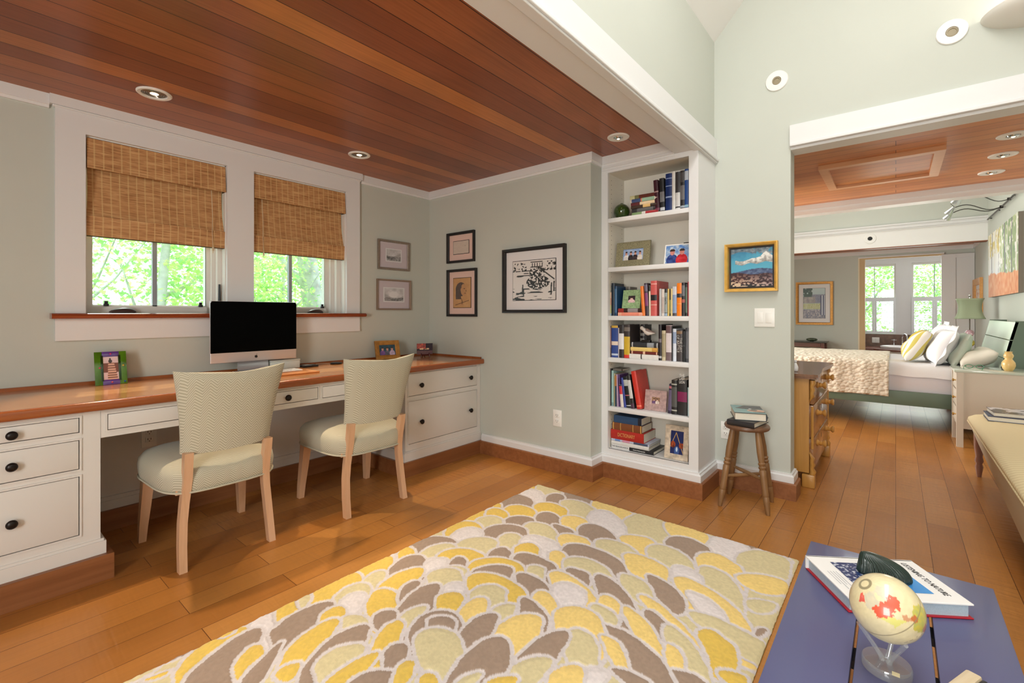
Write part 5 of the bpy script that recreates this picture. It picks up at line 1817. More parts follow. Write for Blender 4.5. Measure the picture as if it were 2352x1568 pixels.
# bathtub deck with curved wooden edge
t = thing('bathtub', 'white tub set in a cream panelled deck with curved wooden edge under the far windows', 'bathtub', (11.5, -0.1, 0))
curve = [(11.35, 1.28), (11.35, 0.33)] + [(11.35 - 0.3 * math.sin(math.pi * k / 20) ** 0.7, 0.33 - 1.1 * k / 20) for k in range(1, 20)] + [(11.35, -0.78), (11.35, -1.18), (XT - 0.014, -1.18), (XT - 0.014, 1.28)]
b = MB()
b.prism(curve, 'z', 0.41, 0.44, MAHOG)
b.build('deck_edge', t, smooth=0)
b = MB()
b.prism([(x + (0.04 if x < 12 else 0), y) for x, y in curve], 'z', 0.0, 0.41, CAB)
for z in (0.12, 0.26, 0.35):
    b.prism([(x + (0.034 if x < 12 else 0.01), y) for x, y in curve], 'z', z, z + 0.006, GROOVE)
b.build('deck_panel', t, smooth=0)
PORC = mat('white_porcelain', (240, 240, 240), 0.12, coat=0.3)
b = MB()
rings = []
for s, z in ((1.0, 0.44), (1.04, 0.46), (1.03, 0.485), (0.97, 0.49), (0.9, 0.47), (0.84, 0.35), (0.6, 0.2), (0.1, 0.18)):
    rings.append([(11.66 + 0.3 * s * math.cos(2 * math.pi * k / 40), -0.1 + 0.33 * s * math.sin(2 * math.pi * k / 40), z + 0.0) for k in range(40)])
b.ring_loft(rings, PORC, False, True)
b.build('tub_rim', t, smooth=50)
t = thing('faucet', 'chrome arched tub faucet with two cross handles under the far windows', 'faucet', (11.95, -0.1, 0.44))
b = MB()
b.lathe([(0.03, 0), (0.025, 0.02), (0.014, 0.05), (0.014, 0.1)], (12.02, -0.1, 0.44), CHROME, 16)
b.tube([(12.02, -0.1, 0.5)] + [(11.97 + 0.05 * math.cos(a), -0.1 + 0.09 * (1 - math.cos(a)) * -0.4, 0.62 + 0.09 * math.sin(a)) for a in (R(q) for q in range(0, 200, 20))] + [(11.915, -0.17, 0.57)], 0.013, CHROME, 10)
b.build('spout', t)
for dy in (0.13, -0.16):
    b = MB()
    b.lathe([(0.026, 0), (0.02, 0.02), (0.011, 0.05), (0.011, 0.13), (0.018, 0.14), (0.012, 0.16)], (12.03, -0.1 + dy, 0.44), CHROME, 14)
    b.cyl((12.03, -0.14 + dy, 0.585), (12.03, -0.06 + dy, 0.585), 0.008, 0.008, CHROME, 10)
    b.cyl((11.99, -0.1 + dy, 0.585), (12.07, -0.1 + dy, 0.585), 0.008, 0.008, CHROME, 10)
    b.build('handle', t)
t = outlet('white outlet on the brown tile left of the tub faucet', (XT - 0.013, 0.32, 0.568), R(-90), w=0.12, h=0.112)

# attic hatch in the hall ceiling
t = thing('ceiling_hatch', 'framed cedar hatch in the bedroom hall ceiling', 'hatch', (4.45, 0.1, CZ))
HW = wood_mat('pale_cedar_frame', (216, 158, 112), (230, 178, 134), 'Y', 0.35)
b = MB()
hx0, hx1, hy0, hy1 = 4.07, 4.82, -0.25, 0.44
for q in ((hx0, hy0, hx0 + 0.055, hy1), (hx1 - 0.055, hy0, hx1, hy1), (hx0 + 0.055, hy0, hx1 - 0.055, hy0 + 0.055), (hx0 + 0.055, hy1 - 0.055, hx1 - 0.055, hy1)):
    b.box(q[0], q[1], CZ - 0.03, q[2], q[3], CZ, HW)
b.build('frame', t, smooth=0)
b = MB()
b.box(hx0 + 0.055, hy0 + 0.055, CZ - 0.012, hx1 - 0.055, hy1 - 0.055, CZ - 0.002, CEDAR2)
b.build('panel', t, smooth=0)
for k, (x, y, lab) in enumerate(((4.1, -0.548, 'nearest of three oval looking downlights in the bedroom hall ceiling'), (4.572, -0.563, 'middle of three downlights in the bedroom hall ceiling'), (5.08, -0.563, 'farthest of three downlights in the bedroom hall ceiling, next to the beam'))):
    can_light(lab, x, y, 0.075, gimbal=True)
    light('downlight_beam', 'SPOT', (x, y, CZ - 0.03), 9, (1.0, 0.9, 0.75), 0.03, spot=80, blend=0.8, target=(x, y, 0))

# wall eyeball lights on the gable and band walls
CUP = mat('beige_light_cup', (150, 138, 112), 0.4)
for lab, loc, r, inner, rz in (('smaller looking white round light set in the gable wall left of the sconce', (XS, 0.564, 2.543), 0.062, CUP, R(-90)), ('white round light set in the gable wall next to the sconce', (XS, -0.219, 2.543), 0.062, CUP, R(-90)), ('white round eyeball light with a black centre on the white band above the bed', (XBAND, 0.3, 2.243), 0.075, BLACKPL, R(-90))):
    t = thing('wall_eyeball_light', lab, 'wall light', loc, rz)
    b = MB()
    b.lathe([(r, 0.0), (r, 0.004), (r * 0.95, 0.008), (r * 0.42, 0.009), (r * 0.38, 0.004), (r * 0.38, 0.0008)], (0, 0, 0), RIM, 40, p1=(0, -1, 0), cap0=False, cap1=False)
    b.build('trim_ring', t, False, smooth=40)
    b = MB()
    b.lathe([(r * 0.38, 0.0012), (r * 0.36, 0.005), (r * 0.28, 0.0055), (r * 0.26, 0.002), (0.001, 0.0015)], (0, 0, 0), inner, 24, p1=(0, -1, 0))
    b.build('lamp_cup', t, False, smooth=30)

# half-bowl sconce on the gable wall
t = thing('wall_sconce', 'white half bowl sconce high on the gable wall at the picture edge', 'wall light', (XS, -0.64, 2.5), R(-90))
PLAST = mat('white_plaster_bowl', (226, 222, 214), 0.5)
b = MB()


def bowl(u, v):
    a = math.pi * u
    e = math.pi / 2 * v
    return (0.32 * math.cos(a) * math.cos(e), -0.24 * math.sin(a) * math.cos(e), 0.056 - 0.1 * math.sin(e))


b.grid(bowl, 36, 14, PLAST)
b.build('bowl', t, False, smooth=60)
b = MB()
b.box(-0.06, -0.012, -0.03, 0.06, 0, 0.04, PLAST)
b.lathe([(0.02, 0.0), (0.03, 0.03), (0.001, 0.05)], (0, -0.08, -0.01), LAMPGLOW, 12)
b.build('lamp_holder', t, False, smooth=0)
light('sconce_light', 'POINT', (XS - 0.1, -0.64, 2.62), 4, (1.0, 0.93, 0.82), 0.05)

# ---------------------------------------------------------------- bedroom furniture
# bed
BEDG = mat('sage_green_bed_paint', (98, 116, 100), 0.45)
HEADG = mat('pale_sage_headboard', (214, 232, 214), 0.45)
LINEN = mat('white_linen', (236, 235, 238), 0.85, bump=0.25, bscale=14)
LINEN2 = mat('lavender_white_sheet', (220, 216, 222), 0.85, bump=0.2, bscale=16)
t = thing('bed', 'green platform bed with slatted slanted headboard in the bedroom', 'bed', (6.7, 0.3, 0))
b = MB()
b.box(5.92, -0.8, 0.225, 5.96, 1.36, 0.36, BEDG, 0.003)
b.build('side_rail', t)
b = MB()
b.box(7.42, -0.8, 0.225, 7.46, 1.36, 0.36, BEDG, 0.003)
b.build('side_rail', t)
b = MB()
b.box(5.96, 1.32, 0.225, 7.42, 1.36, 0.36, BEDG, 0.003)
b.build('foot_rail', t)
b = MB()
b.box(5.96, -0.78, 0.25, 7.42, 1.32, 0.3, BEDG)
b.build('slat_base', t, smooth=0)
for x, y in ((6.2, -0.7), (7.15, -0.7), (6.2, 1.2), (7.15, 1.2)):
    b = MB()
    b.box(x - 0.03, y - 0.03, 0, x + 0.03, y + 0.03, 0.25, BEDG)
    b.build('leg', t, smooth=0)
# slanted headboard: three boards and wedge ends
for x in (5.95, 7.39):
    b = MB()
    b.ring_loft([[(x, -0.66, 0.36), (x, -0.95 + 0.01, 0.36), (x, -0.95 + 0.01, 1.05), (x, -0.81, 1.05)], [(x + 0.03, -0.66, 0.36), (x + 0.03, -0.95 + 0.01, 0.36), (x + 0.03, -0.95 + 0.01, 1.05), (x + 0.03, -0.81, 1.05)]], BEDG)
    b.build('headboard_end', t, smooth=0)
for k in range(3):
    z0, z1 = 0.56 + k * 0.163, 0.715 + k * 0.163

    def yy(z):
        return -0.66 - 0.15 * (z - 0.36) / 0.69
    b = MB()
    b.ring_loft([[(5.95, yy(z0), z0), (5.95, yy(z1), z1), (5.95, yy(z1) - 0.02, z1), (5.95, yy(z0) - 0.02, z0)], [(7.42, yy(z0), z0), (7.42, yy(z1), z1), (7.42, yy(z1) - 0.02, z1), (7.42, yy(z0) - 0.02, z0)]], HEADG)
    b.build('headboard_board', t, smooth=0)
t = thing('mattress', 'white made-up mattress with lavender white side sheet on the green bed', 'mattress', (6.7, 0.3, 0.36))
b = MB()
b.box(5.965, -0.65, 0.302, 7.415, 1.31, 0.61, LINEN2, 0.05, 4)
b.build('mattress_body', t, smooth=60)
b = MB()


def sheetf(u, v):
    # top sheet folded over the near edge
    x = 5.945 + 1.46 * u
    w = 0.004 * math.sin(v * 40) + 0.004 * math.sin(v * 17 + 2)
    if u < 0.08:
        k = u / 0.08
        return (5.955 + 0.06 * (1 - math.cos(k * math.pi / 2)) + w * 0.5 - 0.005, -0.64 + 1.93 * v, 0.505 + 0.115 * math.sin(k * math.pi / 2) + w)
    return (x, -0.64 + 1.93 * v, 0.62 + w * 0.4)


b.grid(sheetf, 60, 60, LINEN)
b.build('top_sheet', t, smooth=60)


def throw_mat():
    m, nt, bs = new_mat('cream_woven_throw')
    tc = N(nt, 'ShaderNodeTexCoord')
    vo = N(nt, 'ShaderNodeTexVoronoi', i_Scale=26.0)
    mp = N(nt, 'ShaderNodeMapping')
    mp.inputs['Scale'].default_value = (1, 1, 1.6)
    nt.links.new(tc.outputs['Object'], mp.inputs[0])
    nt.links.new(mp.outputs[0], vo.inputs['Vector'])
    bs.inputs['Base Color'].default_value = (*lin((232, 222, 204)), 1)
    bs.inputs['Roughness'].default_value = 0.9
    bp = N(nt, 'ShaderNodeBump', i_Strength=0.9, i_Distance=0.02)
    bp.invert = True
    nt.links.new(vo.outputs['Distance'], bp.inputs['Height'])
    nt.links.new(bp.outputs[0], bs.inputs['Normal'])
    return m


THROW = throw_mat()
t = thing('throw_blanket', 'cream woven throw hanging over the foot of the bed', 'blanket', (6.6, 0.7, 0.62))
b = MB()


def throwf(u, v):
    y = 0.055 + 1.26 * v
    w = 0.006 * math.sin(v * 33) + 0.003 * math.sin(v * 71)
    if u < 0.25:
        return (5.905 + w, y, 0.30 + 0.30 * (u / 0.25) + 0.005 * math.sin(v * 9))
    if u < 0.32:
        k = (u - 0.25) / 0.07 * math.pi / 2
        return (5.905 + 0.05 * (1 - math.cos(k)) + w, y, 0.60 + 0.05 * math.sin(k))
    return (5.955 + 1.4 * (u - 0.32) / 0.68, y, 0.65 + w * 0.3)


b.grid(throwf, 70, 60, THROW)
o = b.build('blanket', t, smooth=70)
md = o.modifiers.new('thickness', 'SOLIDIFY')
md.thickness = 0.012
md.offset = 0


def pillow(label, loc, w, h, th, rot, m, seed=0, flange=0.0, cat='pillow', group='pillows on the bed', fn=None):
    t = thing('bed_pillow', label, cat, loc, 0, group)
    t.rotation_euler = rot
    b = MB()
    rg = random.Random(seed)
    ph = [rg.uniform(0, 6) for _ in range(6)]

    def side(s):
        def f(u, v):
            x, z = 2 * u - 1, 2 * v - 1
            e = (1 - abs(x) ** 2.6) * (1 - abs(z) ** 2.6)
            pinch = 1 - 0.06 * (1 - abs(x) ** 2) * abs(z) ** 4
            t_ = s * th / 2 * max(0, e) ** 0.42
            wob = 0.012 * (math.sin(5 * x + ph[0]) * math.sin(4 * z + ph[1]) + 0.6 * math.sin(11 * x + ph[2] + 3 * z)) * (e ** 0.5 if e > 0 else 0)
            return (x * w / 2 * (1 - 0.05 * (1 - z * z)), t_ + wob, z * h / 2 * (1 - 0.05 * (1 - x * x)))
        return f
    b.grid(side(-1), 24, 24, m)
    b.grid(side(1), 24, 24, m)
    bmesh.ops.remove_doubles(b.bm, verts=b.bm.verts, dist=0.0008)
    b.build('pillow_body', t, False, smooth=80)
    if flange:
        b = MB()
        o_ = []
        for i in range(64):
            a = 2 * math.pi * i / 64
            c, s = math.cos(a), math.sin(a)
            k = 1 / max(abs(c), abs(s))
            o_.append((c * k, s * k))
        r1 = [(x * w / 2 * 0.96, 0.002 * math.sin(i), z * h / 2 * 0.96) for i, (x, z) in enumerate(o_)]
        r2 = [(x * (w / 2 + flange), 0.012 * math.sin(i * 0.9 + seed), z * (h / 2 + flange)) for i, (x, z) in enumerate(o_)]
        b.ring_loft([r1, r2], m, False, False)
        fo = b.build('flange', t, False, smooth=80)
        q = fo.modifiers.new('thickness', 'SOLIDIFY')
        q.thickness = 0.004
    return t


def stripes_mat():
    m, nt, bs = new_mat('striped_cushion_fabric')
    tc = N(nt, 'ShaderNodeTexCoord')
    sep = N(nt, 'ShaderNodeSeparateXYZ')
    nt.links.new(tc.outputs['Object'], sep.inputs[0])
    mr = N(nt, 'ShaderNodeMapRange', i_1=-0.25, i_2=0.25, i_3=0.0, i_4=1.0)
    nt.links.new(sep.outputs['X'], mr.inputs[0])
    rp = N(nt, 'ShaderNodeValToRGB')
    rp.color_ramp.interpolation = 'CONSTANT'
    st = [(0.0, (236, 232, 226)), (0.12, (200, 184, 96)), (0.17, (232, 228, 214)), (0.26, (214, 196, 120)), (0.3, (196, 170, 70)), (0.4, (234, 226, 206)), (0.46, (208, 176, 96)), (0.54, (226, 196, 130)), (0.6, (200, 178, 70)), (0.7, (236, 232, 228)), (0.82, (200, 198, 190)), (0.86, (236, 232, 230))]
    e = rp.color_ramp.elements
    while len(e) < len(st):
        e.new(0.5)
    for k, (p, c) in enumerate(st):
        e[k].position = p
        e[k].color = (*lin(c), 1)
    nt.links.new(mr.outputs[0], rp.inputs[0])
    nt.links.new(rp.outputs[0], bs.inputs['Base Color'])
    bs.inputs['Roughness'].default_value = 0.85
    return m


STRIPE = stripes_mat()
SAGEP = mat('pale_sage_pillow', (198, 210, 198), 0.85)
BEIGEP = mat('crumpled_ecru_linen', (232, 226, 214), 0.85, bump=0.9, bscale=9)
pillow('yellow and white striped cushion leaning in front of the white shams', (6.42, -0.17, 0.79), 0.42, 0.36, 0.17, (R(32), 0, 0), STRIPE, 3)
pillow('big white flanged sham leaning nearest on the bed', (6.3, -0.345, 0.79), 0.52, 0.36, 0.17, (R(24), 0, R(6)), LINEN, 5, 0.045)
pillow('white sham behind the striped cushion on the far side of the bed', (6.95, -0.36, 0.82), 0.56, 0.38, 0.16, (R(20), 0, 0), LINEN, 6, 0.03)
pillow('pale sage pillow behind the big white sham', (6.27, -0.475, 0.77), 0.5, 0.34, 0.11, (R(22), 0, 0), SAGEP, 7)
pillow('crumpled ecru pillow lying at the headboard beside the nightstand', (6.15, -0.585, 0.70), 0.4, 0.28, 0.15, (R(62), 0, 0), BEIGEP, 8)

# near nightstand
NS = mat('taupe_nightstand_paint', (206, 194, 178), 0.4)
NSG = mat('glazed_nightstand_top', (196, 204, 190), 0.12, coat=0.5)
t = thing('nightstand', 'taupe nightstand on square legs at the near side of the bed', 'nightstand', (5.61, -0.65, 0))
b = MB()
b.box(5.4, -0.93, 0.625, 5.83, -0.38, 0.645, NSG, 0.003)
b.build('top', t)
b = MB()
b.box(5.405, -0.92, 0.155, 5.42, -0.43, 0.625, NS)
b.box(5.805, -0.92, 0.155, 5.82, -0.43, 0.625, NS)
b.box(5.42, -0.92, 0.155, 5.805, -0.905, 0.625, NS)
b.box(5.42, -0.92, 0.155, 5.805, -0.41, 0.17, NS)
b.box(5.42, -0.43, 0.17, 5.805, -0.42, 0.625, NS)
b.build('carcass', t, smooth=0)
for x, y in ((5.395, -0.435), (5.785, -0.435), (5.395, -0.93), (5.785, -0.93)):
    b = MB()
    b.box(x, y, 0, x + 0.04, y + 0.042, 0.625, NS)
    b.build('leg', t, smooth=0)
BRASS = mat('brass', (196, 160, 90), 0.25, 0.9)
for k in range(3):
    z0 = 0.19 + k * 0.145
    b = MB()
    b.box(5.44, -0.415, z0, 5.78, -0.398, z0 + 0.128, NS, 0.002)
    dr = b.build('drawer', t)
    b = MB()
    b.lathe([(0.006, 0), (0.005, 0.4), (0.013, 0.6), (0.012, 0.85), (0.004, 1)], (5.5, -0.398, z0 + 0.07), BRASS, 12, p1=(5.5, -0.372, z0 + 0.07))
    b.build('knob', dr)
t = thing('vase', 'honey coloured double gourd vase on the near nightstand', 'vase', (5.56, -0.716, 0.6455))
b = MB()
b.lathe([(0.024, 0), (0.036, 0.02), (0.043, 0.045), (0.04, 0.07), (0.026, 0.092), (0.022, 0.1), (0.029, 0.115), (0.031, 0.128), (0.024, 0.143), (0.02, 0.15), (0.026, 0.158), (0.022, 0.157), (0.016, 0.148)], (0, 0, 0), mat('honey_glass', (230, 192, 124), 0.15, coat=0.5, noise=0.08, nscale=20), 28, cap1=False)
b.build('body', t, False, smooth=60)
b = MB()
b.cyl((0, 0, 0.0002), (0, 0, 0.004), 0.026, 0.026, mat('honey_glass_foot', (214, 176, 112), 0.2), 20)
b.build('foot', t, False)
t = thing('eyeglasses', 'green rimmed eyeglasses lying on the near nightstand', 'eyeglasses', (5.6, -0.52, 0.6455), R(80))
GF = mat('green_spectacle_frame', (40, 130, 90), 0.25)
b = MB()
for s in (-1, 1):
    b.tube([(s * 0.033 + 0.024 * math.cos(a), -0.002, 0.018 + 0.016 * math.sin(a)) for a in (2 * math.pi * k / 16 for k in range(17))], 0.0022, GF, 6, caps=False)
b.tube([(-0.01, -0.002, 0.02), (0, -0.004, 0.023), (0.01, -0.002, 0.02)], 0.002, GF, 6)
b.build('rims', t, False)
for s in (-1, 1):
    b = MB()
    b.tube([(s * 0.058, 0, 0.024), (s * 0.06, 0.05, 0.02), (s * 0.058, 0.1, 0.014), (s * 0.054, 0.125, 0.002)], 0.002, GF, 6)
    b.build('temple', t, False)
t = thing('small_clock', 'small dark box on the near nightstand behind the honey vase', 'clock', (5.72, -0.86, 0.6455))
b = MB()
b.box(-0.03, -0.02, 0, 0.03, 0.02, 0.045, BLACKPL, 0.004)
b.build('case', t, False)
b = MB()
b.box(-0.034, -0.018, 0.008, -0.0302, 0.018, 0.04, mat('grey_dial', (120, 124, 126), 0.3), 0.001)
b.build('dial', t, False)

# far nightstand and lamp
t = thing('nightstand', 'far nightstand beyond the bed carrying the green shaded lamp', 'nightstand', (7.9, -0.66, 0))
b = MB()
b.box(7.6, -0.93, 0.63, 8.3, -0.45, 0.655, NS, 0.003)
b.build('top', t)
b = MB()
b.box(7.63, -0.92, 0.12, 8.27, -0.48, 0.63, NS)
b.build('carcass', t, smooth=0)
for x, y in ((7.62, -0.5), (8.24, -0.5), (7.62, -0.92), (8.24, -0.92)):
    b = MB()
    b.box(x, y, 0, x + 0.04, y + 0.04, 0.13, NS)
    b.build('leg', t, smooth=0)
t = thing('table_lamp', 'table lamp with square sage shade and pink and yellow glass balls beyond the bed', 'lamp', (8.0, -0.7, 0.6555))
b = MB()
b.lathe([(0.055, 0), (0.05, 0.012), (0.012, 0.02), (0.006, 0.03), (0.006, 0.46)], (0, 0, 0), mat('dark_bronze_stem', (90, 80, 70), 0.35, 0.6), 20)
b.build('stem', t, False)
for z, r, c, nm in ((0.1, 0.048, (226, 206, 70), 'yellow'), (0.22, 0.042, (236, 190, 200), 'pink')):
    b = MB()
    b.lathe([(r * math.sin(math.pi * i / 12), z - r * math.cos(math.pi * i / 12)) for i in range(13)], (0, 0, 0), mat(nm + '_lamp_glass', c, 0.08, coat=0.5, trans=0.35), 20)
    b.build('glass_ball', t, False, smooth=80)['label'] = nm + ' glass ball of the lamp'
SHADE = mat('sage_silk_shade', (148, 158, 130), 0.7)
b = MB()
rings = []
for k in range(13):
    v = k / 12
    hw = 0.135 - 0.03 * math.sin(math.pi * v) ** 0.8 - 0.012 * v
    ring = []
    for i in range(32):
        a = 2 * math.pi * i / 32 + math.pi / 4
        c, s = math.cos(a), math.sin(a)
        q = 1 / (abs(c) ** 6 + abs(s) ** 6) ** (1 / 6)
        ring.append((c * q * hw, s * q * hw, 0.395 + 0.25 * v))
    rings.append(ring)
b.ring_loft(rings, SHADE, False, False)
o = b.build('lamp_shade', t, False, smooth=50)
q = o.modifiers.new('thickness', 'SOLIDIFY')
q.thickness = 0.003
b = MB()
b.tube([(-0.08, 0, 0.635), (0, 0, 0.632), (0.08, 0, 0.635)], 0.003, CHROME, 6)
b.lathe([(0.004, 0.46), (0.004, 0.66), (0.012, 0.668), (0.014, 0.68), (0.008, 0.692), (0.001, 0.695)], (0, 0, 0), CHROME, 14)
b.build('finial', t, False)

# pictures in the bedroom
def village(u, v):
    n = vnoise(u, v, 10, 12, 71)
    n2 = vnoise(u, v, 26, 30, 72, 2)
    c = mixc(base(u, (150, 176, 186)), (190, 206, 208), v)
    c = np.where(((v > 0.72) & (u < 0.42) & (n > 0.36))[:, None], (60, 84, 76), c)
    c = np.where(((v > 0.5) & (v < 0.8) & (u > 0.4))[:, None], mixc(base(u, (110, 116, 140)), (160, 160, 176), n2), c)
    c = np.where(((v > 0.5) & (v < 0.72) & (u < 0.55))[:, None], mixc(base(u, (116, 110, 120)), (206, 200, 190), n), c)
    c = np.where(((v > 0.3) & (v < 0.5) & (u < 0.78))[:, None], mixc(base(u, (170, 176, 110)), (214, 214, 190), n2), c)
    c = np.where((v < 0.3)[:, None], mixc(base(u, (90, 96, 120)), (206, 196, 196), n2 * 1.4 - 0.2), c)
    return np.where(((u > 0.78) & (v < 0.76) & (v > 0.1))[:, None], mixc(base(u, (86, 90, 120)), (196, 200, 210), (np.sin(u * 60) > 0.2) * 1.0), c)


framed('picture_frame', 'gilt wood framed watercolour of boats and houses on the far green bedroom wall', (XF - 0.001, 1.165, 0.908), 0.58, 0.79, R(-90), 0.045, 0.03, OLDGOLD, WHITEM, village, (0.075, 0.075), 'picture', line=INK, res=(70, 90))


def birch(u, v):
    n = vnoise(u, v, 9, 7, 81)
    n2 = vnoise(u, v, 40, 16, 82, 2)
    c = mixc(base(u, (214, 222, 236)), (236, 230, 214), v)
    c = np.where(((v > 0.6 + 0.1 * u) & (n2 > 0.5))[:, None], mixc(base(u, (196, 176, 96)), (230, 214, 150), n), c)
    right = u > 0.44
    c = np.where((right & (n2 > 0.34))[:, None], mixc(base(u, (110, 138, 110)), (196, 200, 150), n), c)
    for k in range(9):
        x = 0.06 + 0.11 * k + 0.02 * math.sin(k * 5)
        tr = np.abs(u - x - 0.012 * np.sin(v * 7 + k)) < (0.006 + 0.005 * (k % 3))
        c = np.where((tr & (v > 0.2))[:, None], (110, 106, 120) if k % 2 else (226, 222, 214), c)
    g = v < 0.32 - 0.1 * u + 0.1 * n
    return np.where(g[:, None], mixc(base(u, (206, 116, 70)), (226, 176, 136), n2), c)


t = thing('canvas_painting', 'large unframed canvas of birch trees and orange grass over the bed', 'painting', (7.52, YR + 0.001, 1.32), R(180))
b = MB()
b.box(-0.94, -0.036, 0, 0.94, 0, 0.782, mat('canvas_edge', (130, 120, 110), 0.7))
b.build('canvas', t, False, smooth=0)
painted('artwork', 1.88, 0.782, birch, t, 130, 70, y=-0.0365, z0=0, rough=0.6)


def warm_abstract(u, v):
    n = vnoise(u, v, 6, 8, 91)
    return mixc(base(u, (240, 226, 210)), (206, 130, 90), (n > 0.55) * 0.7)


framed('picture_frame', 'honey wood framed print on the headboard wall beside the lamp', (9.7, YR + 0.001, 1.065), 0.79, 0.565, R(180), 0.09, 0.035, wood_mat('honey_wood_frame', (206, 144, 72), (226, 168, 96), 'X', 0.35), WHITEM, warm_abstract, (0.08, 0.06), 'picture')

# track light
TRK = mat('dark_track_metal', (70, 68, 66), 0.35, 0.7)
t = thing('track_light', 'dark rail light with three chrome heads on curved arms over the bed', 'track light', (7.4, YR, 2.33))
b = MB()
b.tube([(8.64, -0.925, 2.342), (6.3, -0.925, 2.31)], 0.009, TRK, 8)
for x in (8.5, 7.9, 7.0, 6.4):
    b.cyl((x, YR, 2.334), (x, -0.925, 2.334), 0.006, 0.006, TRK, 8)
b.build('rail', t)
for (xj, hx, hy, hz) in ((7.61, 7.46, -0.505, 2.285), (7.61, 7.12, -0.5, 2.29), (7.15, 6.32, -0.5, 2.262)):
    b = MB()
    zj = 2.328
    pts = []
    for k in range(13):
        q = k / 12
        pts.append((xj + (hx - xj) * q, -0.925 + (hy + 0.925) * q, zj + (hz - zj) * q + 0.03 * math.sin(2 * math.pi * q) * -1))
    b.tube(pts, 0.005, TRK, 8)
    b.lathe([(0.016, -0.014), (0.016, 0.014)], (xj, -0.925, zj), TRK, 10)
    b.build('arm', t)
    b = MB()
    p0, p1 = Vector((hx, hy, hz + 0.01)), Vector((hx + 0.03, hy + 0.05, hz - 0.06))
    b.lathe([(0.012, 0), (0.02, 0.3), (0.036, 0.8), (0.04, 1.0), (0.03, 0.96), (0.001, 0.9)], p0, CHROME, 18, p1=p1)
    b.tube([p0, p0 + Vector((0.0, 0.03, 0.04))], 0.003, TRK, 6)
    b.build('lamp_head', t)
light('track_beam', 'SPOT', (7.3, -0.45, 2.22), 8, (1.0, 0.93, 0.82), 0.03, spot=70, blend=0.7, target=(7.5, -0.95, 1.6))

# console table with shell dish
t = thing('console_table', 'dark topped console table with mahogany legs against the far green wall', 'table', (9.9, 1.5, 0))
TOPD = mat('dark_green_stone_top', (70, 72, 66), 0.25, noise=0.2, nscale=20)
b = MB()
b.box(9.66, 0.93, 0.6, 10.14, 2.2, 0.62, TOPD, 0.006)
b.build('top', t)
b = MB()
b.box(9.7, 1.02, 0.53, 10.1, 2.12, 0.6, MAHOG)
b.build('apron', t, smooth=0)
for x, y in ((9.68, 0.96), (10.06, 0.96), (9.68, 2.12), (10.06, 2.12)):
    b = MB()
    b.box(x, y, 0, x + 0.05, y + 0.05, 0.6, MAHOG)
    b.build('leg', t, smooth=0)
t = thing('shell_dish', 'dark green ribbed oval dish on the console table', 'dish', (9.76, 1.15, 0.6205))
b = MB()


def shellf(u, v):
    a = 2 * math.pi * u
    e = math.pi * (v - 0.5)
    k = 1 + 0.06 * math.cos(10 * a)
    return (0.045 * math.cos(a) * math.cos(e) * k, 0.085 * math.sin(a) * math.cos(e) * k, 0.034 + 0.03 * math.sin(e))


b.grid(shellf, 60, 12, mat('dark_green_ceramic', (62, 72, 54), 0.2, coat=0.4), closed_u=True)
b.build('body', t, False, smooth=60)
b = MB()
b.lathe([(0.03, 0), (0.02, 0.01)], (0, 0, 0), TOPD, 16)
b.build('foot', t, False)

# ---------------------------------------------------------------- carved pine chest of drawers just inside the opening
PINE = wood_mat('honey_pine', (176, 124, 56), (204, 152, 80), 'Z', 0.35, 0.25, 0.5)
PINED = wood_mat('dark_pine_top', (110, 74, 50), (138, 98, 72), 'X', 0.25, 0.3, 0.6)
PINEF = wood_mat('reddish_pine_front', (150, 104, 66), (176, 126, 84), 'X', 0.22, 0.4, 0.6)
t = thing('chest_of_drawers', 'honey pine chest of drawers with carved corners just inside the bedroom opening', 'chest of drawers', (3.95, 0.64, 0))
dx0, dx1, dy0, dy1 = 3.52, 4.42, 0.41, 0.88
b = MB()
b.box(dx0, dy0 + 0.02, 0.095, dx0 + 0.03, dy1, 0.71, PINE)
b.box(dx1 - 0.03, dy0 + 0.02, 0.095, dx1, dy1, 0.71, PINE)
b.box(dx0, dy1 - 0.02, 0.095, dx1, dy1, 0.71, PINE)
b.box(dx0 + 0.03, dy0 + 0.03, 0.1, dx1 - 0.03, dy1 - 0.02, 0.7, PINE)
b.build('carcass', t, smooth=0)
top = [(dx0 - 0.03, dy1)] + [(dx0 - 0.03, dy0 + 0.01), (dx0 - 0.02, dy0 - 0.03), (dx0 + 0.04, dy0 - 0.035)] + [(dx0 + 0.04 + (dx1 - dx0 - 0.08) * k / 16, dy0 - 0.035 + 0.022 * math.sin(math.pi * k / 16) ** 2 * (1 if 1 else 0)) for k in range(1, 16)] + [(dx1 - 0.04, dy0 - 0.035), (dx1 + 0.02, dy0 - 0.03), (dx1 + 0.03, dy0 + 0.01), (dx1 + 0.03, dy1)]
b = MB()
b.prism(top, 'z', 0.712, 0.73, PINED)
b.prism([(x * 0.992 + 0.008 * 3.97, y + (0.008 if y < 0.8 else 0)) for x, y in top], 'z', 0.7, 0.712, PINED)
b.build('top', t, smooth=0)
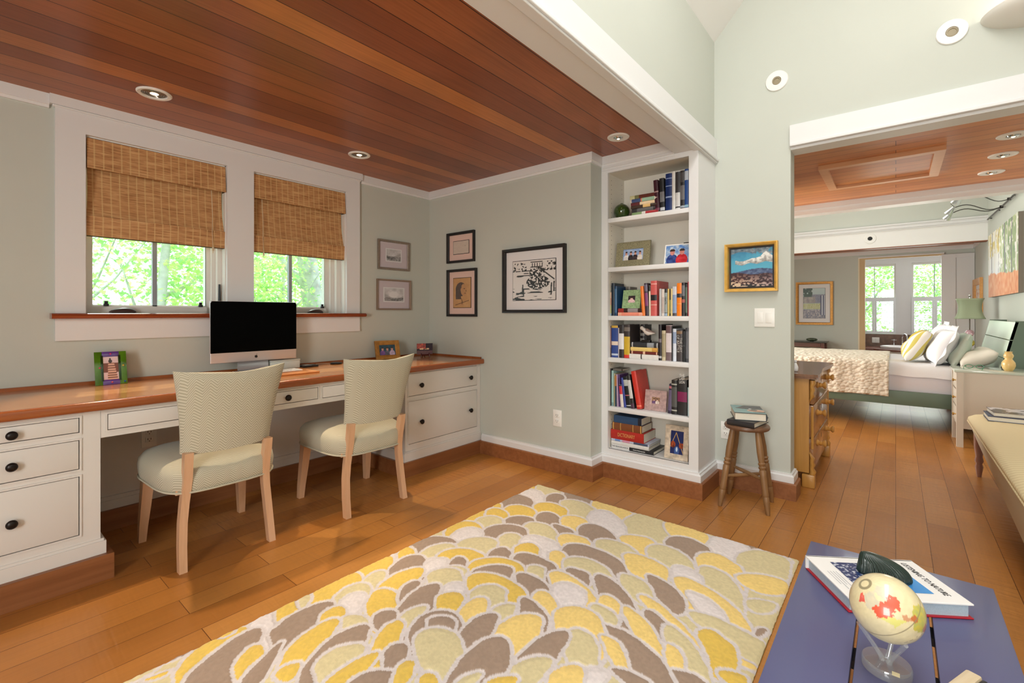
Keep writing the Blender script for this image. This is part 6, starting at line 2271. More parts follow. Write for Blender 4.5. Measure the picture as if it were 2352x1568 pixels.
for z0, z1, ks in ((0.53, 0.695, 0.61), (0.313, 0.522, 0.425), (0.11, 0.305, 0.222)):
    b = MB()
    b.box(dx0 + 0.045, dy0, z0, dx1 - 0.045, dy0 + 0.03, z1, PINEF, 0.003)
    dr = b.build('drawer', t)
    for kx in (3.72, 4.22):
        b = MB()
        kz = ks + 0.03
        b.lathe([(0.02, 0), (0.022, 0.12), (0.014, 0.25), (0.017, 0.4), (0.012, 0.55), (0.022, 0.75), (0.025, 0.86), (0.018, 0.98), (0.001, 1.0)], (kx, dy0, kz), PINE, 16, p1=(kx, dy0 - 0.055, kz))
        b.build('knob', dr, smooth=50)
    b = MB()
    b.box(3.965, dy0 - 0.001, ks + 0.02, 3.972, dy0 + 0.001, ks + 0.05, SLOT)
    b.build('keyhole', dr, smooth=0)
for x in (dx0 - 0.005, dx1 - 0.045):
    b = MB()
    b.box(x, dy0 - 0.012, 0.0, x + 0.055, dy0 + 0.06, 0.085, PINE, 0.006)
    b.build('foot', t)
    for z0, s in ((0.085, 1), (0.69, -1)):
        b = MB()
        # scrolled corner bracket
        path = [(0.03, 0.0), (0.034, 0.02), (0.022, 0.04), (0.03, 0.06), (0.022, 0.085), (0.028, 0.105), (0.012, 0.125), (0.004, 0.14)]
        rings = []
        for r_, h_ in path:
            zz = z0 + s * h_
            rings.append([(x + 0.025 + 0.026 * math.cos(2 * math.pi * k / 12), dy0 + 0.02 - r_ * 1.1 * (0.5 - 0.5 * math.cos(2 * math.pi * k / 12 + math.pi / 2)) - 0.0, zz) for k in range(12)])
        b.ring_loft(rings, PINE)
        b.build('carved_bracket', t, smooth=50)
    b = MB()
    b.tube([(x + 0.02, dy0 + 0.004, 0.25), (x + 0.02, dy0 + 0.004, 0.52)], 0.008, PINE, 8)
    b.build('corner_bead', t)
for x, y in ((dx0, dy1 - 0.05), (dx1 - 0.05, dy1 - 0.05)):
    b = MB()
    b.box(x, y, 0, x + 0.05, y + 0.05, 0.095, PINE)
    b.build('rear_foot', t, smooth=0)
t = thing('glass_bottle', 'small white stoppered bottle on top of the pine chest', 'bottle', (3.62, 0.52, 0.7305))
b = MB()
b.lathe([(0.012, 0), (0.017, 0.006), (0.018, 0.03), (0.01, 0.05), (0.007, 0.058)], (0, 0, 0), PORC, 16)
b.build('body', t, False, smooth=60)
b = MB()
b.lathe([(0.006, 0.058), (0.01, 0.064), (0.009, 0.074), (0.001, 0.078)], (0, 0, 0), PORC, 12)
b.build('stopper', t, False, smooth=60)

# ---------------------------------------------------------------- rug
RUG = 'T 2364 1668 42 -82 132 100;Y 2280 1781 71 -27 91 32;B 2416 1482 4 -98 65 34;W 2245 1688 22 -82 103 70;B 2310 1571 40 -48 71 46;L 2404 406 -23 -52 34 -6;L 2391 1232 -29 -152 93 39;B 2428 508 -9 -52 23 0;W 2349 615 30 -89 115 36;T 2316 458 46 -102 107 24;B 2130 1710 50 -87 91 85;T 2244 976 58 -117 228 91;T 2291 1402 28 -102 78 62;L 2399 825 -12 -120 63 16;Y 2164 1499 35 -100 83 59;W 2218 1179 28 -92 126 92;Y 1998 1766 9 -36 61 38;B 2221 754 28 -102 102 55;Y 2035 1622 46 -80 71 56;W 1946 1780 24 -20 30 22;L 2152 599 17 -95 104 44;L 2150 431 48 -90 40 23;Y 1930 1694 27 -64 63 52;B 2057 1448 32 -68 76 47;L 2118 1314 42 -65 62 52;Y 1835 1772 61 -20 68 34;B 2066 1154 42 -84 94 81;L 2136 970 34 -85 51 30;T 2071 784 15 -102 110 64;B 1942 1543 53 -64 50 45;T 1834 1669 54 -59 56 43;T 2019 560 -18 -94 104 39;T 1974 398 24 -55 30 4;B 2011 1314 5 -68 33 35;T 1912 1387 32 -91 84 71;Y 1675 1694 85 -56 68 91;T 1998 1014 33 -97 68 64;B 1794 1522 77 -87 74 60;W 1987 680 6 -63 65 34;L 1930 1200 34 -78 67 56;W 1654 1648 64 -51 62 58;L 1965 857 9 -107 60 35;L 1854 552 -37 -150 113 72;B 1810 360 8 -21 22 -2;T 1752 1460 46 -38 53 43;W 1802 1310 31 -96 71 60;B 1842 1043 2 -172 107 51;B 1480 1712 75 -90 73 46;W 1828 555 -15 -74 59 44;T 380 1800 64 -10 14 16;T 1608 1549 76 -74 70 44;B 1838 718 -27 -93 56 31;Y 1343 1731 37 -23 45 68;Y 1717 1326 44 -48 71 46;W 1286 1784 22 -21 38 36;T 1450 1639 78 -44 56 52;B 491 1792 46 12 -10 7;T 1735 462 9 -124 47 56;Y 410 1741 34 -6 -2 9;L 1776 1189 15 -45 43 24;Y 1200 1766 85 -28 46 50;T 1756 1031 49 -94 75 76;T 1795 828 11 -70 48 38;Y 560 1716 120 20 23 87;B 1614 1402 42 -41 58 42;Y 626 1795 31 -3 6 14;Y 1483 1518 66 -91 66 58;T 1083 1792 24 -15 14 24;Y 1636 462 -5 -72 66 22;Y 994 1727 116 -1 44 94;B 1282 1640 83 -31 64 76;T 689 1793 25 3 -2 3;B 1652 1227 24 -105 64 62;W 730 1734 50 -18 22 65;Y 827 1760 45 -25 28 50;T 893 1782 21 -14 20 28;B 574 1660 124 15 61 85;B 1672 853 -34 -115 93 60;L 1674 654 -27 -101 65 72;B 1705 1045 17 -53 34 30;W 1396 1582 23 -39 25 10;B 1446 1498 27 -31 42 36;T 1140 1682 49 -15 36 38;W 1372 1561 50 -22 38 36;Y 1505 1330 73 -107 88 64;Y 1529 383 18 -41 20 12;T 1611 1196 24 -34 37 29;B 1628 667 -10 -55 42 23;T 1021 1652 67 -29 46 56;T 1543 532 -38 -92 84 49;L 1594 1000 2 -113 87 83;Y 1210 1590 97 -29 56 40;B 825 1654 120 -8 28 60;Y 621 1602 52 9 16 52;B 1477 1326 64 -68 60 38;T 1352 1468 66 -62 56 38;T 1336 1470 67 -44 32 54;L 1602 842 8 -50 52 28;L 1566 699 -26 -84 66 51;W 998 1616 44 -18 30 38;L 1504 552 -14 -43 37 10;W 1568 1003 24 -65 58 33;B 1524 1149 12 -80 54 50;Y 906 1590 38 -30 40 39;Y 1062 1520 60 -27 48 79;B 642 1546 81 33 28 40;Y 1404 1238 45 -125 76 85;B 1187 1507 50 -15 36 37;T 1546 829 -3 -67 35 12;B 1418 489 33 -60 28 34;Y 800 1531 91 -8 60 54;B 1163 1419 92 -24 79 59;W 1304 1369 29 -35 35 25;L 1468 1044 6 -58 51 28;B 1442 684 5 -117 62 74;T 1353 1236 53 -56 59 44;T 935 1496 31 -44 24 38;L 1441 880 50 -80 70 62;Y 674 1457 41 -5 5 23;Y 1239 1332 43 -36 36 36;L 1408 722 -5 -53 37 32;B 1021 1443 38 -29 24 27;B 1379 1034 -1 -73 62 60;B 832 1426 109 -16 64 58;L 1250 1216 58 -28 64 44;T 1095 1374 54 -20 32 22;B 1326 618 19 -58 17 35;T 1347 812 33 -48 65 51;T 1321 1128 39 -33 37 22;T 814 1378 68 -38 37 40;Y 962 1340 54 -15 64 57;B 1085 1240 96 -38 57 93;L 1264 1017 73 -63 90 43;B 1245 894 77 -49 110 20;W 1273 710 21 -37 25 7;B 1129 1252 28 -47 32 22;B 1186 1134 78 -27 67 40;Y 802 1304 83 -21 57 25;T 1048 1186 55 -64 47 68;B 932 1259 35 -24 33 35;L 1206 775 50 -41 41 24;B 815 1210 51 -55 41 30;B 1053 998 104 -47 126 74;T 1164 882 55 -48 46 16;Y 910 1180 29 -21 31 23;Y 920 1085 22 -27 25 32;Y 1060 910 33 -36 29 12;T 1000 992 32 -25 40 9'
RC = {'Y': (226, 190, 84), 'L': (238, 206, 124), 'T': (214, 199, 154), 'B': (160, 136, 117), 'W': (226, 216, 214)}
rx0, rx1, ry0, ry1, rz = 0.12, 2.437, 0.335, 1.79, 0.018
step = 0.0042
nx, ny = int((rx1 - rx0) / step), int((ry1 - ry0) / step)
gx = np.linspace(rx0, rx1, nx + 1)
gy = np.linspace(ry0, ry1, ny + 1)
GX, GY = np.meshgrid(gx, gy)
# slight hand-made wobble of the outlines
wob = vnoise((GX - rx0) / (rx1 - rx0), (GY - ry0) / (ry1 - ry0), 40, 26, 5, 2) - 0.5
PX, PY = GX + wob * 0.012, GY - wob * 0.012
colr = np.tile(np.array(RC['T'], float), (ny + 1, nx + 1, 1))
hgt = np.zeros_like(GX)
shapes = []
for q in RUG.split(';'):
    p = q.split()
    shapes.append((p[0], *[float(v) / 1000 for v in p[1:]]))
# fill the part of the rug behind the camera's view with more scales
rg = random.Random(4)
for k in range(26):
    cx, cy = 0.12 + 0.62 * rg.random(), 0.35 + 1.0 * rg.random()
    r_ = rg.uniform(0.05, 0.12)
    shapes.insert(0, (rg.choice('YTBWL'), cx, cy, r_, 0.0, 0.0, r_ * 0.8))
BORD = np.array((214, 204, 202), float)
for c, mx, my, ax, ay, bx, by in shapes:
    det = ax * by - ay * bx
    if abs(det) < 1e-6:
        continue
    dx, dy = PX - mx, PY - my
    s = (dx * by - dy * bx) / det
    u = (ax * dy - ay * dx) / det
    k_ = np.where(u < 0, 0.42, 1.0)
    d = np.sqrt(s * s + (u * k_) ** 2)
    # distance scale in metres: gradient length of d
    u2 = u * k_ * k_
    gxx = (s * by / det - u2 * ay / det)
    gyy = (-s * bx / det + u2 * ax / det)
    gl = np.sqrt(gxx ** 2 + gyy ** 2) / np.maximum(d, 1e-6)
    dist = (1 - d) / np.maximum(gl, 1e-6)
    m1 = dist > -0.0065
    m2 = dist > 0.0065
    colr[m1] = BORD
    hgt[m1] = 0.0
    colr[m2] = RC[c]
    hgt[m2] = np.minimum(1, (dist[m2] - 0.004) / 0.02)
fz = vnoise((GX - rx0) / (rx1 - rx0), (GY - ry0) / (ry1 - ry0), 300, 200, 9, 1)
colr = colr * (0.965 + 0.07 * fz[..., None])
ed = np.minimum(np.minimum(GX - rx0, rx1 - GX), np.minimum(GY - ry0, ry1 - GY))
Z = rz - 0.003 + 0.003 * np.clip(hgt, 0, 1) + (fz - 0.5) * 0.0012 - 0.008 * np.clip(1 - ed / 0.012, 0, 1) ** 2
# slightly wavy cut edge and rounded corners
co = np.stack([GX + (fz - 0.5) * 0.003 * (ed < 0.01), GY + (fz - 0.5) * 0.003 * (ed < 0.01), Z], -1)
me = bpy.data.meshes.new('pile')
idx = np.arange((nx + 1) * (ny + 1)).reshape(ny + 1, nx + 1)
f = np.stack([idx[:-1, :-1], idx[:-1, 1:], idx[1:, 1:], idx[1:, :-1]], -1).reshape(-1, 4)
nvt = (nx + 1) * (ny + 1)
me.vertices.add(nvt)
rug = thing('area_rug', 'yellow, taupe and beige scalloped pebble pattern rug on the wood floor', 'rug', ((rx0 + rx1) / 2, (ry0 + ry1) / 2, 0))
co2 = co.reshape(-1, 3) - np.array([(rx0 + rx1) / 2, (ry0 + ry1) / 2, 0])
me.vertices.foreach_set('co', co2.astype(np.float32).ravel())
nf = len(f)
me.loops.add(nf * 4)
me.loops.foreach_set('vertex_index', f.astype(np.int32).ravel())
me.polygons.add(nf)
me.polygons.foreach_set('loop_start', np.arange(0, nf * 4, 4, dtype=np.int32))
me.polygons.foreach_set('use_smooth', np.ones(nf, dtype=bool))
me.update()
me.validate()
cl = np.clip(colr.reshape(-1, 3) / 255, 0, 1)
cl = np.where(cl <= 0.04045, cl / 12.92, ((cl + 0.055) / 1.055) ** 2.4)
at = me.color_attributes.new('Col', 'FLOAT_COLOR', 'POINT')
at.data.foreach_set('color', np.concatenate([cl, np.ones((nvt, 1))], 1).astype(np.float32).ravel())
m, nt, bs = new_mat('tufted_wool')
an = N(nt, 'ShaderNodeAttribute', attribute_name='Col')
nt.links.new(an.outputs['Color'], bs.inputs['Base Color'])
bs.inputs['Roughness'].default_value = 0.95
bs.inputs['Sheen Weight'].default_value = 0.3
bs.inputs['Specular IOR Level'].default_value = 0.1
tc = N(nt, 'ShaderNodeTexCoord')
nz = N(nt, 'ShaderNodeTexNoise', i_Scale=420.0, i_Detail=2.0)
nt.links.new(tc.outputs['Object'], nz.inputs['Vector'])
bp = N(nt, 'ShaderNodeBump', i_Strength=0.3, i_Distance=0.003)
nt.links.new(nz.outputs['Fac'], bp.inputs['Height'])
nt.links.new(bp.outputs[0], bs.inputs['Normal'])
me.materials.append(m)
o = bpy.data.objects.new('pile', me)
COL.objects.link(o)
o.parent = rug
b = MB()
RE = mat('khaki_wool_edge', (196, 178, 124), 0.95, bump=0.8, bscale=300)
b.box(rx0, ry0, 0.0, rx1, ry1, 0.0085, RE, 0.003)
b.build('backing', rug)

# ---------------------------------------------------------------- coffee table (foreground) and what lies on it
SLATE = mat('slate_blue_lacquer', (88, 90, 128), 0.38, coat=0.15)
t = thing('coffee_table', 'low slate blue slatted table in the foreground', 'table', (1.15, 0.005, 0))
for y0, y1 in ((-0.197, -0.0665), (-0.0605, 0.066), (0.072, 0.208)):
    b = MB()
    b.box(0.5, y0, 0.374, 1.742, y1, 0.4, SLATE, 0.002)
    b.build('plank', t)
BLK = mat('black_metal_underframe', (24, 24, 28), 0.4, 0.5)
b = MB()
for x in (0.6, 1.02, 1.24, 1.44, 1.6):
    b.box(x, -0.17, 0.355, x + 0.05, 0.18, 0.374, BLK)
b.box(0.6, -0.18, 0.34, 1.65, -0.16, 0.374, BLK)
b.box(0.6, 0.17, 0.34, 1.65, 0.19, 0.374, BLK)
b.build('underframe', t, smooth=0)
for x, y in ((0.62, -0.17), (0.62, 0.18), (1.62, -0.17), (1.62, 0.18)):
    b = MB()
    b.box(x - 0.015, y - 0.015, 0, x + 0.015, y + 0.015, 0.36, BLK)
    b.build('leg', t, smooth=0)

ZTB = 0.4005
t = thing('coffee_table_book', 'large white picture book with red back cover lying on the blue table', 'book', (1.539, 0.0275, ZTB), R(213.9))
WCOV = mat('white_dust_jacket', (236, 234, 232), 0.3)
REDC = mat('red_book_board', (176, 28, 44), 0.4)
BPG = mat('bluish_page_block', (176, 192, 204), 0.7, noise=0.06, nscale=300)
bw, bh, bt = 0.196, 0.277, 0.036
b = MB()
b.box(-bw / 2, -bh / 2, bt - 0.004, bw / 2, bh / 2, bt, WCOV, 0.001)
b.box(-bw / 2 - 0.001, -bh / 2, 0.002, -bw / 2 + 0.004, bh / 2, bt, WCOV)
b.build('jacket', t, False, smooth=0)
b = MB()
b.box(-bw / 2, -bh / 2, 0, bw / 2, bh / 2, 0.003, REDC, 0.001)
b.build('back_board', t, False, smooth=0)
b = MB()
b.box(-bw / 2 + 0.004, -bh / 2 + 0.007, 0.003, bw / 2 - 0.007, bh / 2 - 0.007, bt - 0.004, BPG)
b.build('pages', t, False, smooth=0)


def sea(u, v):
    n = vnoise(u, v, 10, 14, 111)
    n2 = vnoise(u, v, 30, 40, 112, 2)
    c = mixc(base(u, (24, 96, 176)), (70, 150, 216), v)
    cl_ = (v > 0.5) & (v < 0.8) & (n > 0.56)
    c = np.where(cl_[:, None], (226, 236, 246), c)
    c = np.where((v < 0.45)[:, None], mixc(base(u, (24, 40, 84)), (60, 84, 130), n2), c)
    return np.where(((v < 0.4) & (n2 > 0.66))[:, None], (206, 214, 226), c)


painted('cover_photo', 0.131, 0.168, sea, t, 60, 70, y=bt + 0.0004, x0=-0.068, z0=-0.09, flat_z=True, rough=0.25)
text_mesh('title', 'LISTENING TO NATURE', 0.021, TBLACK, t, (-0.006, 0.104, bt), (1, 0, 0), (0, 1, 0), width=0.148, shear=0.15, thin=0.012)
text_mesh('caption', '~ ~ ~ ~ ~ ~ ~ ~', 0.004, mat('grey_caption_rule', (150, 150, 156), 0.6), t, (-0.006, 0.0895, bt), (1, 0, 0), (0, 1, 0), width=0.13) if False else None
b = MB()
for k in range(4):
    b.box(-0.02 + 0.0, -0.102 - k * 0.007, bt + 0.0002, 0.06 - (k % 2) * 0.02, -0.1005 - k * 0.007, bt + 0.0005, mat('grey_caption_rule', (176, 176, 182), 0.6))
b.build('caption_lines', t, False, smooth=0)

t = thing('ribbed_shell', 'dark green ribbed shell standing on the white picture book behind the globe', 'ornament', (1.548, 0.024, ZTB + bt + 0.001), R(-84))
RIB = mat('dark_green_ribbed_glass', (34, 52, 46), 0.25, coat=0.3)
b = MB()


def ribf(u, v):
    a = 2 * math.pi * u
    e = math.pi / 2 * v
    k = 1 + 0.05 * math.cos(36 * a) * math.cos(e)
    # leaning dome: crest near its left end
    h = math.sin(e)
    return (-0.034 * h ** 3 + 0.055 * math.cos(a) * math.cos(e) * k, 0.034 * math.sin(a) * math.cos(e) * k, 0.002 + 0.052 * h)


b.grid(ribf, 200, 16, RIB, closed_u=True)
o = b.build('shell', t, False, smooth=60)
q = o.modifiers.new('thickness', 'SOLIDIFY')
q.thickness = 0.003
b = MB()
b.lathe([(0.02, 0), (0.014, 0.004), (0.001, 0.005)], (0, -0.008, 0), RIB, 20)
b.build('foot', t, False)

# globe on a clear acrylic stand
ACR = glass_mat('clear_acrylic', (250, 252, 253), 0.2, 0.03, 0.12)
GR, GC = 0.0605, Vector((1.19, 0.0145, 0.5345))
t = thing('globe', 'small cream antique style globe on a clear acrylic stand on the blue table', 'globe', (1.205, 0.0145, ZTB))


def globe_col(d):
    """d: unit vectors in the globe's own frame (pole z, x towards the viewer's Americas)"""
    lon = np.degrees(np.arctan2(d[:, 1], d[:, 0]))
    lat = np.degrees(np.arcsin(np.clip(d[:, 2], -1, 1)))
    u, v = (lon + 180) / 360, (lat + 90) / 180
    n = vnoise(u, v, 28, 18, 131)
    n2 = vnoise(u, v, 60, 40, 132, 2)
    jl = lon + (n - 0.5) * 14
    jb = lat + (n2 - 0.5) * 10
    c = base(u, (232, 218, 176)) - n2[:, None] * 14
    canada = (jl > -42) & (jl < 46) & (jb > 47) & (jb < 72) & ~((jl - 4) ** 2 + (jb - 58) ** 2 < 60)
    c = np.where(canada[:, None], mixc(base(u, (222, 208, 176)), (196, 190, 170), n), c)
    usa = (jl > -30) & (jl < 30) & (jb > 28 + 0.003 * jl ** 2) & (jb < 48.5)
    c = np.where(usa[:, None], (222, 92, 66), c)
    alaska = (jl > -68) & (jl < -44) & (jb > 56) & (jb < 70)
    c = np.where(alaska[:, None], (222, 92, 78), c)
    mex = (jl > -22 + (28 - jb) * 0.9) & (jl < -6 + (30 - jb) * 1.0) & (jb > 12) & (jb < 30)
    c = np.where(mex[:, None], (218, 212, 120), c)
    cam_ = (np.abs(jl - 12 - (16 - jb) * 0.9) < 4) & (jb < 17) & (jb > 7)
    c = np.where(cam_[:, None], (206, 150, 110), c)
    sa = ((jl - 36) / 24) ** 2 + ((jb + 10) / 22) ** 2 < 1
    c = np.where(sa[:, None], mixc(base(u, (220, 196, 70)), (170, 180, 110), n2), c)
    col_ = ((jl - 24) / 6) ** 2 + ((jb - 4) / 7) ** 2 < 1
    c = np.where(col_[:, None], (196, 110, 60), c)
    arg = (np.abs(jl - 32) < 8) & (jb < -22) & (jb > -52)
    c = np.where(arg[:, None], (196, 120, 80), c)
    grat = (np.abs(lat) < 0.7) | (np.abs((lon + 90) % 180 - 90) < 0.0)
    c = np.where(grat[:, None], (150, 136, 104), c)
    txt = (np.abs(lat + 26) < 0.8) | (np.abs(lat - 14) < 0.6) & (lon < -30)
    c = np.where((txt & (n2 > 0.5))[:, None], (160, 148, 116), c)
    ring = (lat > 78) & (lat < 82)
    return np.where(ring[:, None], (150, 140, 110), c)


ng, mg = 200, 110
uu, vv = np.meshgrid(np.linspace(0, 2 * np.pi, ng + 1), np.linspace(-np.pi / 2, np.pi / 2, mg + 1))
D = np.stack([np.cos(vv) * np.cos(uu), np.cos(vv) * np.sin(uu), np.sin(vv)], -1).reshape(-1, 3)
# orient: zero meridian/latitude 40 looks at the camera, pole tipped back to the upper left
vdir = (Vector((0, 0, EYE)) - GC).normalized()
cr_ = Vector((0.635, -0.772, 0))
up_ = vdir.cross(cr_) * -1
if up_.z < 0:
    up_ = -up_
polar = (vdir * 0.40 + up_ * 0.80 - cr_ * 0.42).normalized()
# build frame so that the point (lat 36, lon 0) faces the viewer
right = polar.cross(vdir).normalized()
fx = right.cross(polar).normalized()
Rm = np.array([list(fx), list(right), list(polar)]).T
Wp = D @ Rm.T
me = bpy.data.meshes.new('ball')
idx = np.arange((ng + 1) * (mg + 1)).reshape(mg + 1, ng + 1)
f = np.stack([idx[:-1, :-1], idx[:-1, 1:], idx[1:, 1:], idx[1:, :-1]], -1).reshape(-1, 4)
me.from_pydata((Wp * GR + np.array(list(GC - t.location))).tolist(), [], f.tolist())
c = globe_col(D) / 255
c = np.clip(np.where(c <= 0.04045, c / 12.92, ((c + 0.055) / 1.055) ** 2.4), 0, 1)
at = me.color_attributes.new('Col', 'FLOAT_COLOR', 'POINT')
at.data.foreach_set('color', np.concatenate([c, np.ones((len(c), 1))], 1).astype(np.float32).ravel())
me.polygons.foreach_set('use_smooth', [True] * len(me.polygons))
m, nt, bs = new_mat('varnished_globe_paper')
an = N(nt, 'ShaderNodeAttribute', attribute_name='Col')
nt.links.new(an.outputs['Color'], bs.inputs['Base Color'])
bs.inputs['Roughness'].default_value = 0.3
bs.inputs['Coat Weight'].default_value = 0.7
bs.inputs['Coat Roughness'].default_value = 0.03
me.materials.append(m)
o = bpy.data.objects.new('ball', me)
COL.objects.link(o)
o.parent = t
b = MB()
b.lathe([(0.04, 0), (0.041, 0.002), (0.041, 0.016), (0.039, 0.019), (0.001, 0.019)], (1.208, 0.0145, ZTB), ACR, 40)
b.build('base', t)
hub = Vector((1.208, 0.0145, ZTB + 0.019))
for a in (100, 220, 340):
    b = MB()
    d = Vector((math.cos(R(a)), math.sin(R(a)), 0))
    p1 = GC + (d * 0.72 + Vector((0, 0, -0.69))).normalized() * (GR + 0.002)
    b.tube([hub + d * 0.006, hub + d * 0.012 + Vector((0, 0, 0.012)), p1], [0.006, 0.0045, 0.0042], ACR, 12)
    b.build('prong', t)
b = MB()
b.box(1.165, -0.006, ZTB + 0.0192, 1.178, 0.006, ZTB + 0.0196, mat('cream_sticker', (236, 222, 180), 0.5))
b.build('sticker', t, smooth=0)

t = thing('wooden_block', 'pale wooden slab with its shadow as a dark strip at the near end of the blue table', 'wooden slab', (1.17, -0.085, ZTB), R(-24))
b = MB()
b.box(-0.2, -0.008, 0.0, 0.085, 0.016, 0.034, wood_mat('pale_driftwood', (206, 184, 150), (226, 208, 180), 'X', 0.6), 0.004)
b.build('slab', t, False)
b = MB()
b.box(-0.2, -0.016, 0.0, 0.083, -0.0085, 0.03, mat('block_shadow_dark', (40, 40, 46), 0.5), 0.002)  # dark strip stands in for the slab's shadow
b.build('shadow_strip', t, False)

# ---------------------------------------------------------------- little turned stool with two books
OAK = wood_mat('worn_oak', (122, 88, 54), (150, 112, 72), 'Z', 0.5, 0.05, 0.5)
OAKT = wood_mat('worn_oak_seat', (96, 66, 46), (128, 92, 66), 'X', 0.4, 0.1, 0.6)
ST = Vector((2.993, 0.676, 0))
t = thing('stool', 'small round wooden stool with turned splayed legs beside the bookcase', 'stool', ST)
b = MB()
b.lathe([(0.1, 0.444), (0.116, 0.447), (0.121, 0.455), (0.121, 0.463), (0.116, 0.47), (0.106, 0.472), (0.001, 0.471)], (0, 0, 0), OAKT, 48)
b.build('seat', t, False, smooth=40)
prof = [(0.010, 0.0), (0.0125, 0.05), (0.0165, 0.15), (0.0175, 0.2), (0.015, 0.215), (0.0165, 0.222), (0.0175, 0.24), (0.0165, 0.3), (0.018, 0.45), (0.0185, 0.52), (0.014, 0.535), (0.0185, 0.55), (0.0195, 0.565), (0.014, 0.58), (0.0185, 0.595), (0.0195, 0.61), (0.014, 0.625), (0.0165, 0.65), (0.0185, 0.75), (0.0165, 0.9), (0.014, 1.0)]
feet = [(2.866, 0.792), (2.897, 0.546), (3.115, 0.567), (3.093, 0.8)]
mids = []
for fx_, fy_ in feet:
    d = Vector((fx_, fy_, 0)) - ST
    top_ = d * 0.52 + Vector((0, 0, 0.446))
    b = MB()
    b.lathe(prof, d, OAK, 16, p1=top_)
    b.build('leg', t, False, smooth=40)
    mids.append(d + (top_ - d) * 0.4)
for i, j in ((0, 2), (1, 3)):
    b = MB()
    off = Vector((0, 0, 0.006 if i else -0.006))
    p, q = mids[i] + off, mids[j] + off
    b.tube([p, p.lerp(q, 0.25), p.lerp(q, 0.5), p.lerp(q, 0.75), q], [0.007, 0.01, 0.0115, 0.01, 0.007], OAK, 10)
    b.build('cross_stretcher', t, False)


def lying_book(label, loc, rz_, w, d, th, cover, art=None, name='book'):
    """w along x (spine at -x side), d along y"""
    t = thing(name, label, 'book', loc, rz_)
    b = MB()
    b.box(-w / 2, -d / 2, 0, w / 2, d / 2, 0.003, cover)
    b.box(-w / 2, -d / 2, th - 0.003, w / 2, d / 2, th, cover)
    b.prism([(-w / 2, 0), (-w / 2 - 0.004, th * 0.25), (-w / 2 - 0.005, th * 0.5), (-w / 2 - 0.004, th * 0.75), (-w / 2, th), (-w / 2 + 0.003, th), (-w / 2 + 0.003, 0)], 'y', -d / 2, d / 2, cover)
    b.build('cover', t, False, smooth=30)
    b = MB()
    b.box(-w / 2 + 0.003, -d / 2 + 0.004, 0.003, w / 2 - 0.004, d / 2 - 0.004, th - 0.003, PAGES)
    b.build('pages', t, False, smooth=0)
    if art:
        painted('cover_picture', w, d, art, t, 40, 60, y=th + 0.0004, x0=-w / 2, z0=-d / 2, flat_z=True, rough=0.25)
    return t


def mancover(u, v):
    c = mixc(base(u, (104, 146, 148)), (130, 166, 166), v)
    face = ell(u, v, 0.25, 0.66, 0.3, 0.16)
    c = np.where(face[:, None], (214, 166, 140), c)
    c = np.where((ell(u, v, 0.34, 0.6, 0.14, 0.08) | ell(u, v, 0.1, 0.82, 0.3, 0.05))[:, None], (54, 40, 36), c)
    c = np.where(((v < 0.46 + 0.1 * u) & (v > 0.0) & (u < 0.95 - 0.9 * (0.46 - v)))[:, None] & (ell(u, v, 0.35, 0.2, 0.7, 0.32))[:, None], (40, 40, 52), c)
    return np.where(ell(u, v, 0.42, 0.46, 0.05, 0.05)[:, None], (226, 226, 226), c)


lying_book('dark covered book lying on the little stool under the other book', (3.0, 0.672, 0.4725), R(-8), 0.22, 0.15, 0.03, mat('charcoal_book_cloth', (46, 44, 46), 0.4))
tb = lying_book('thick book with a bearded man on its blue green cover, topmost on the little stool', (3.045, 0.684, 0.503), R(90 + 24 - 4), 0.165, 0.235, 0.044, mat('dark_teal_jacket', (50, 60, 66), 0.3), mancover)

# ---------------------------------------------------------------- cream upholstered bench at the right edge
BEN = mat('cream_striped_upholstery', (226, 208, 164), 0.8)
nt = BEN.node_tree
bs = nt.nodes['Principled BSDF']
tc = N(nt, 'ShaderNodeTexCoord')
wv = N(nt, 'ShaderNodeTexWave', i_Scale=9.0, i_Distortion=0.6, i_Detail=1.0)
nt.links.new(tc.outputs['Object'], wv.inputs['Vector'])
rp = ramp(nt, [(0.2, (222, 204, 160)), (0.8, (232, 216, 176))])
nt.links.new(wv.outputs['Fac'], rp.inputs[0])
nt.links.new(rp.outputs[0], bs.inputs['Base Color'])
BENF = mat('taupe_bench_skirt', (206, 194, 170), 0.8)
t = thing('upholstered_bench', 'long cream upholstered bench along the right side in front of the nightstand', 'bench', (3.0, -0.66, 0))
bx0, bx1, by0, by1 = 1.75, 4.55, -0.935, -0.385


def rr_outline(s=0.0, n=10, r=0.12):
    pts = []
    for cx, cy, a0 in ((bx1 - r, by1 - r, 0), (bx0 + r, by1 - r, 90), (bx0 + r, by0 + r, 180), (bx1 - r, by0 + r, 270)):
        for k in range(n + 1):
            a = R(a0 + 90 * k / n)
            pts.append((cx + (r - s) * math.cos(a), cy + (r - s) * math.sin(a)))
    return pts


b = MB()
prof = [(0.0, 0.385), (-0.008, 0.397), (-0.004, 0.412), (0.02, 0.426), (0.06, 0.436), (0.1, 0.44)]
b.ring_loft([[(x, y, z) for x, y in rr_outline(s)] for s, z in prof], BEN)
b.build('cushion', t, smooth=60)
b = MB()
o_ = [(x, y, 0.386 + 0.003 * math.sin(i * 0.7)) for i, (x, y) in enumerate(rr_outline(-0.004))]
b.tube(o_ + o_[:1], 0.007, BEN, 8, caps=False)
b.build('piping', t)
b = MB()


def zb(x):
    k = (x - bx0) / (bx1 - bx0)
    return 0.06 + 0.22 * max(0, min(1, (k - 0.25) / 0.75)) ** 0.7


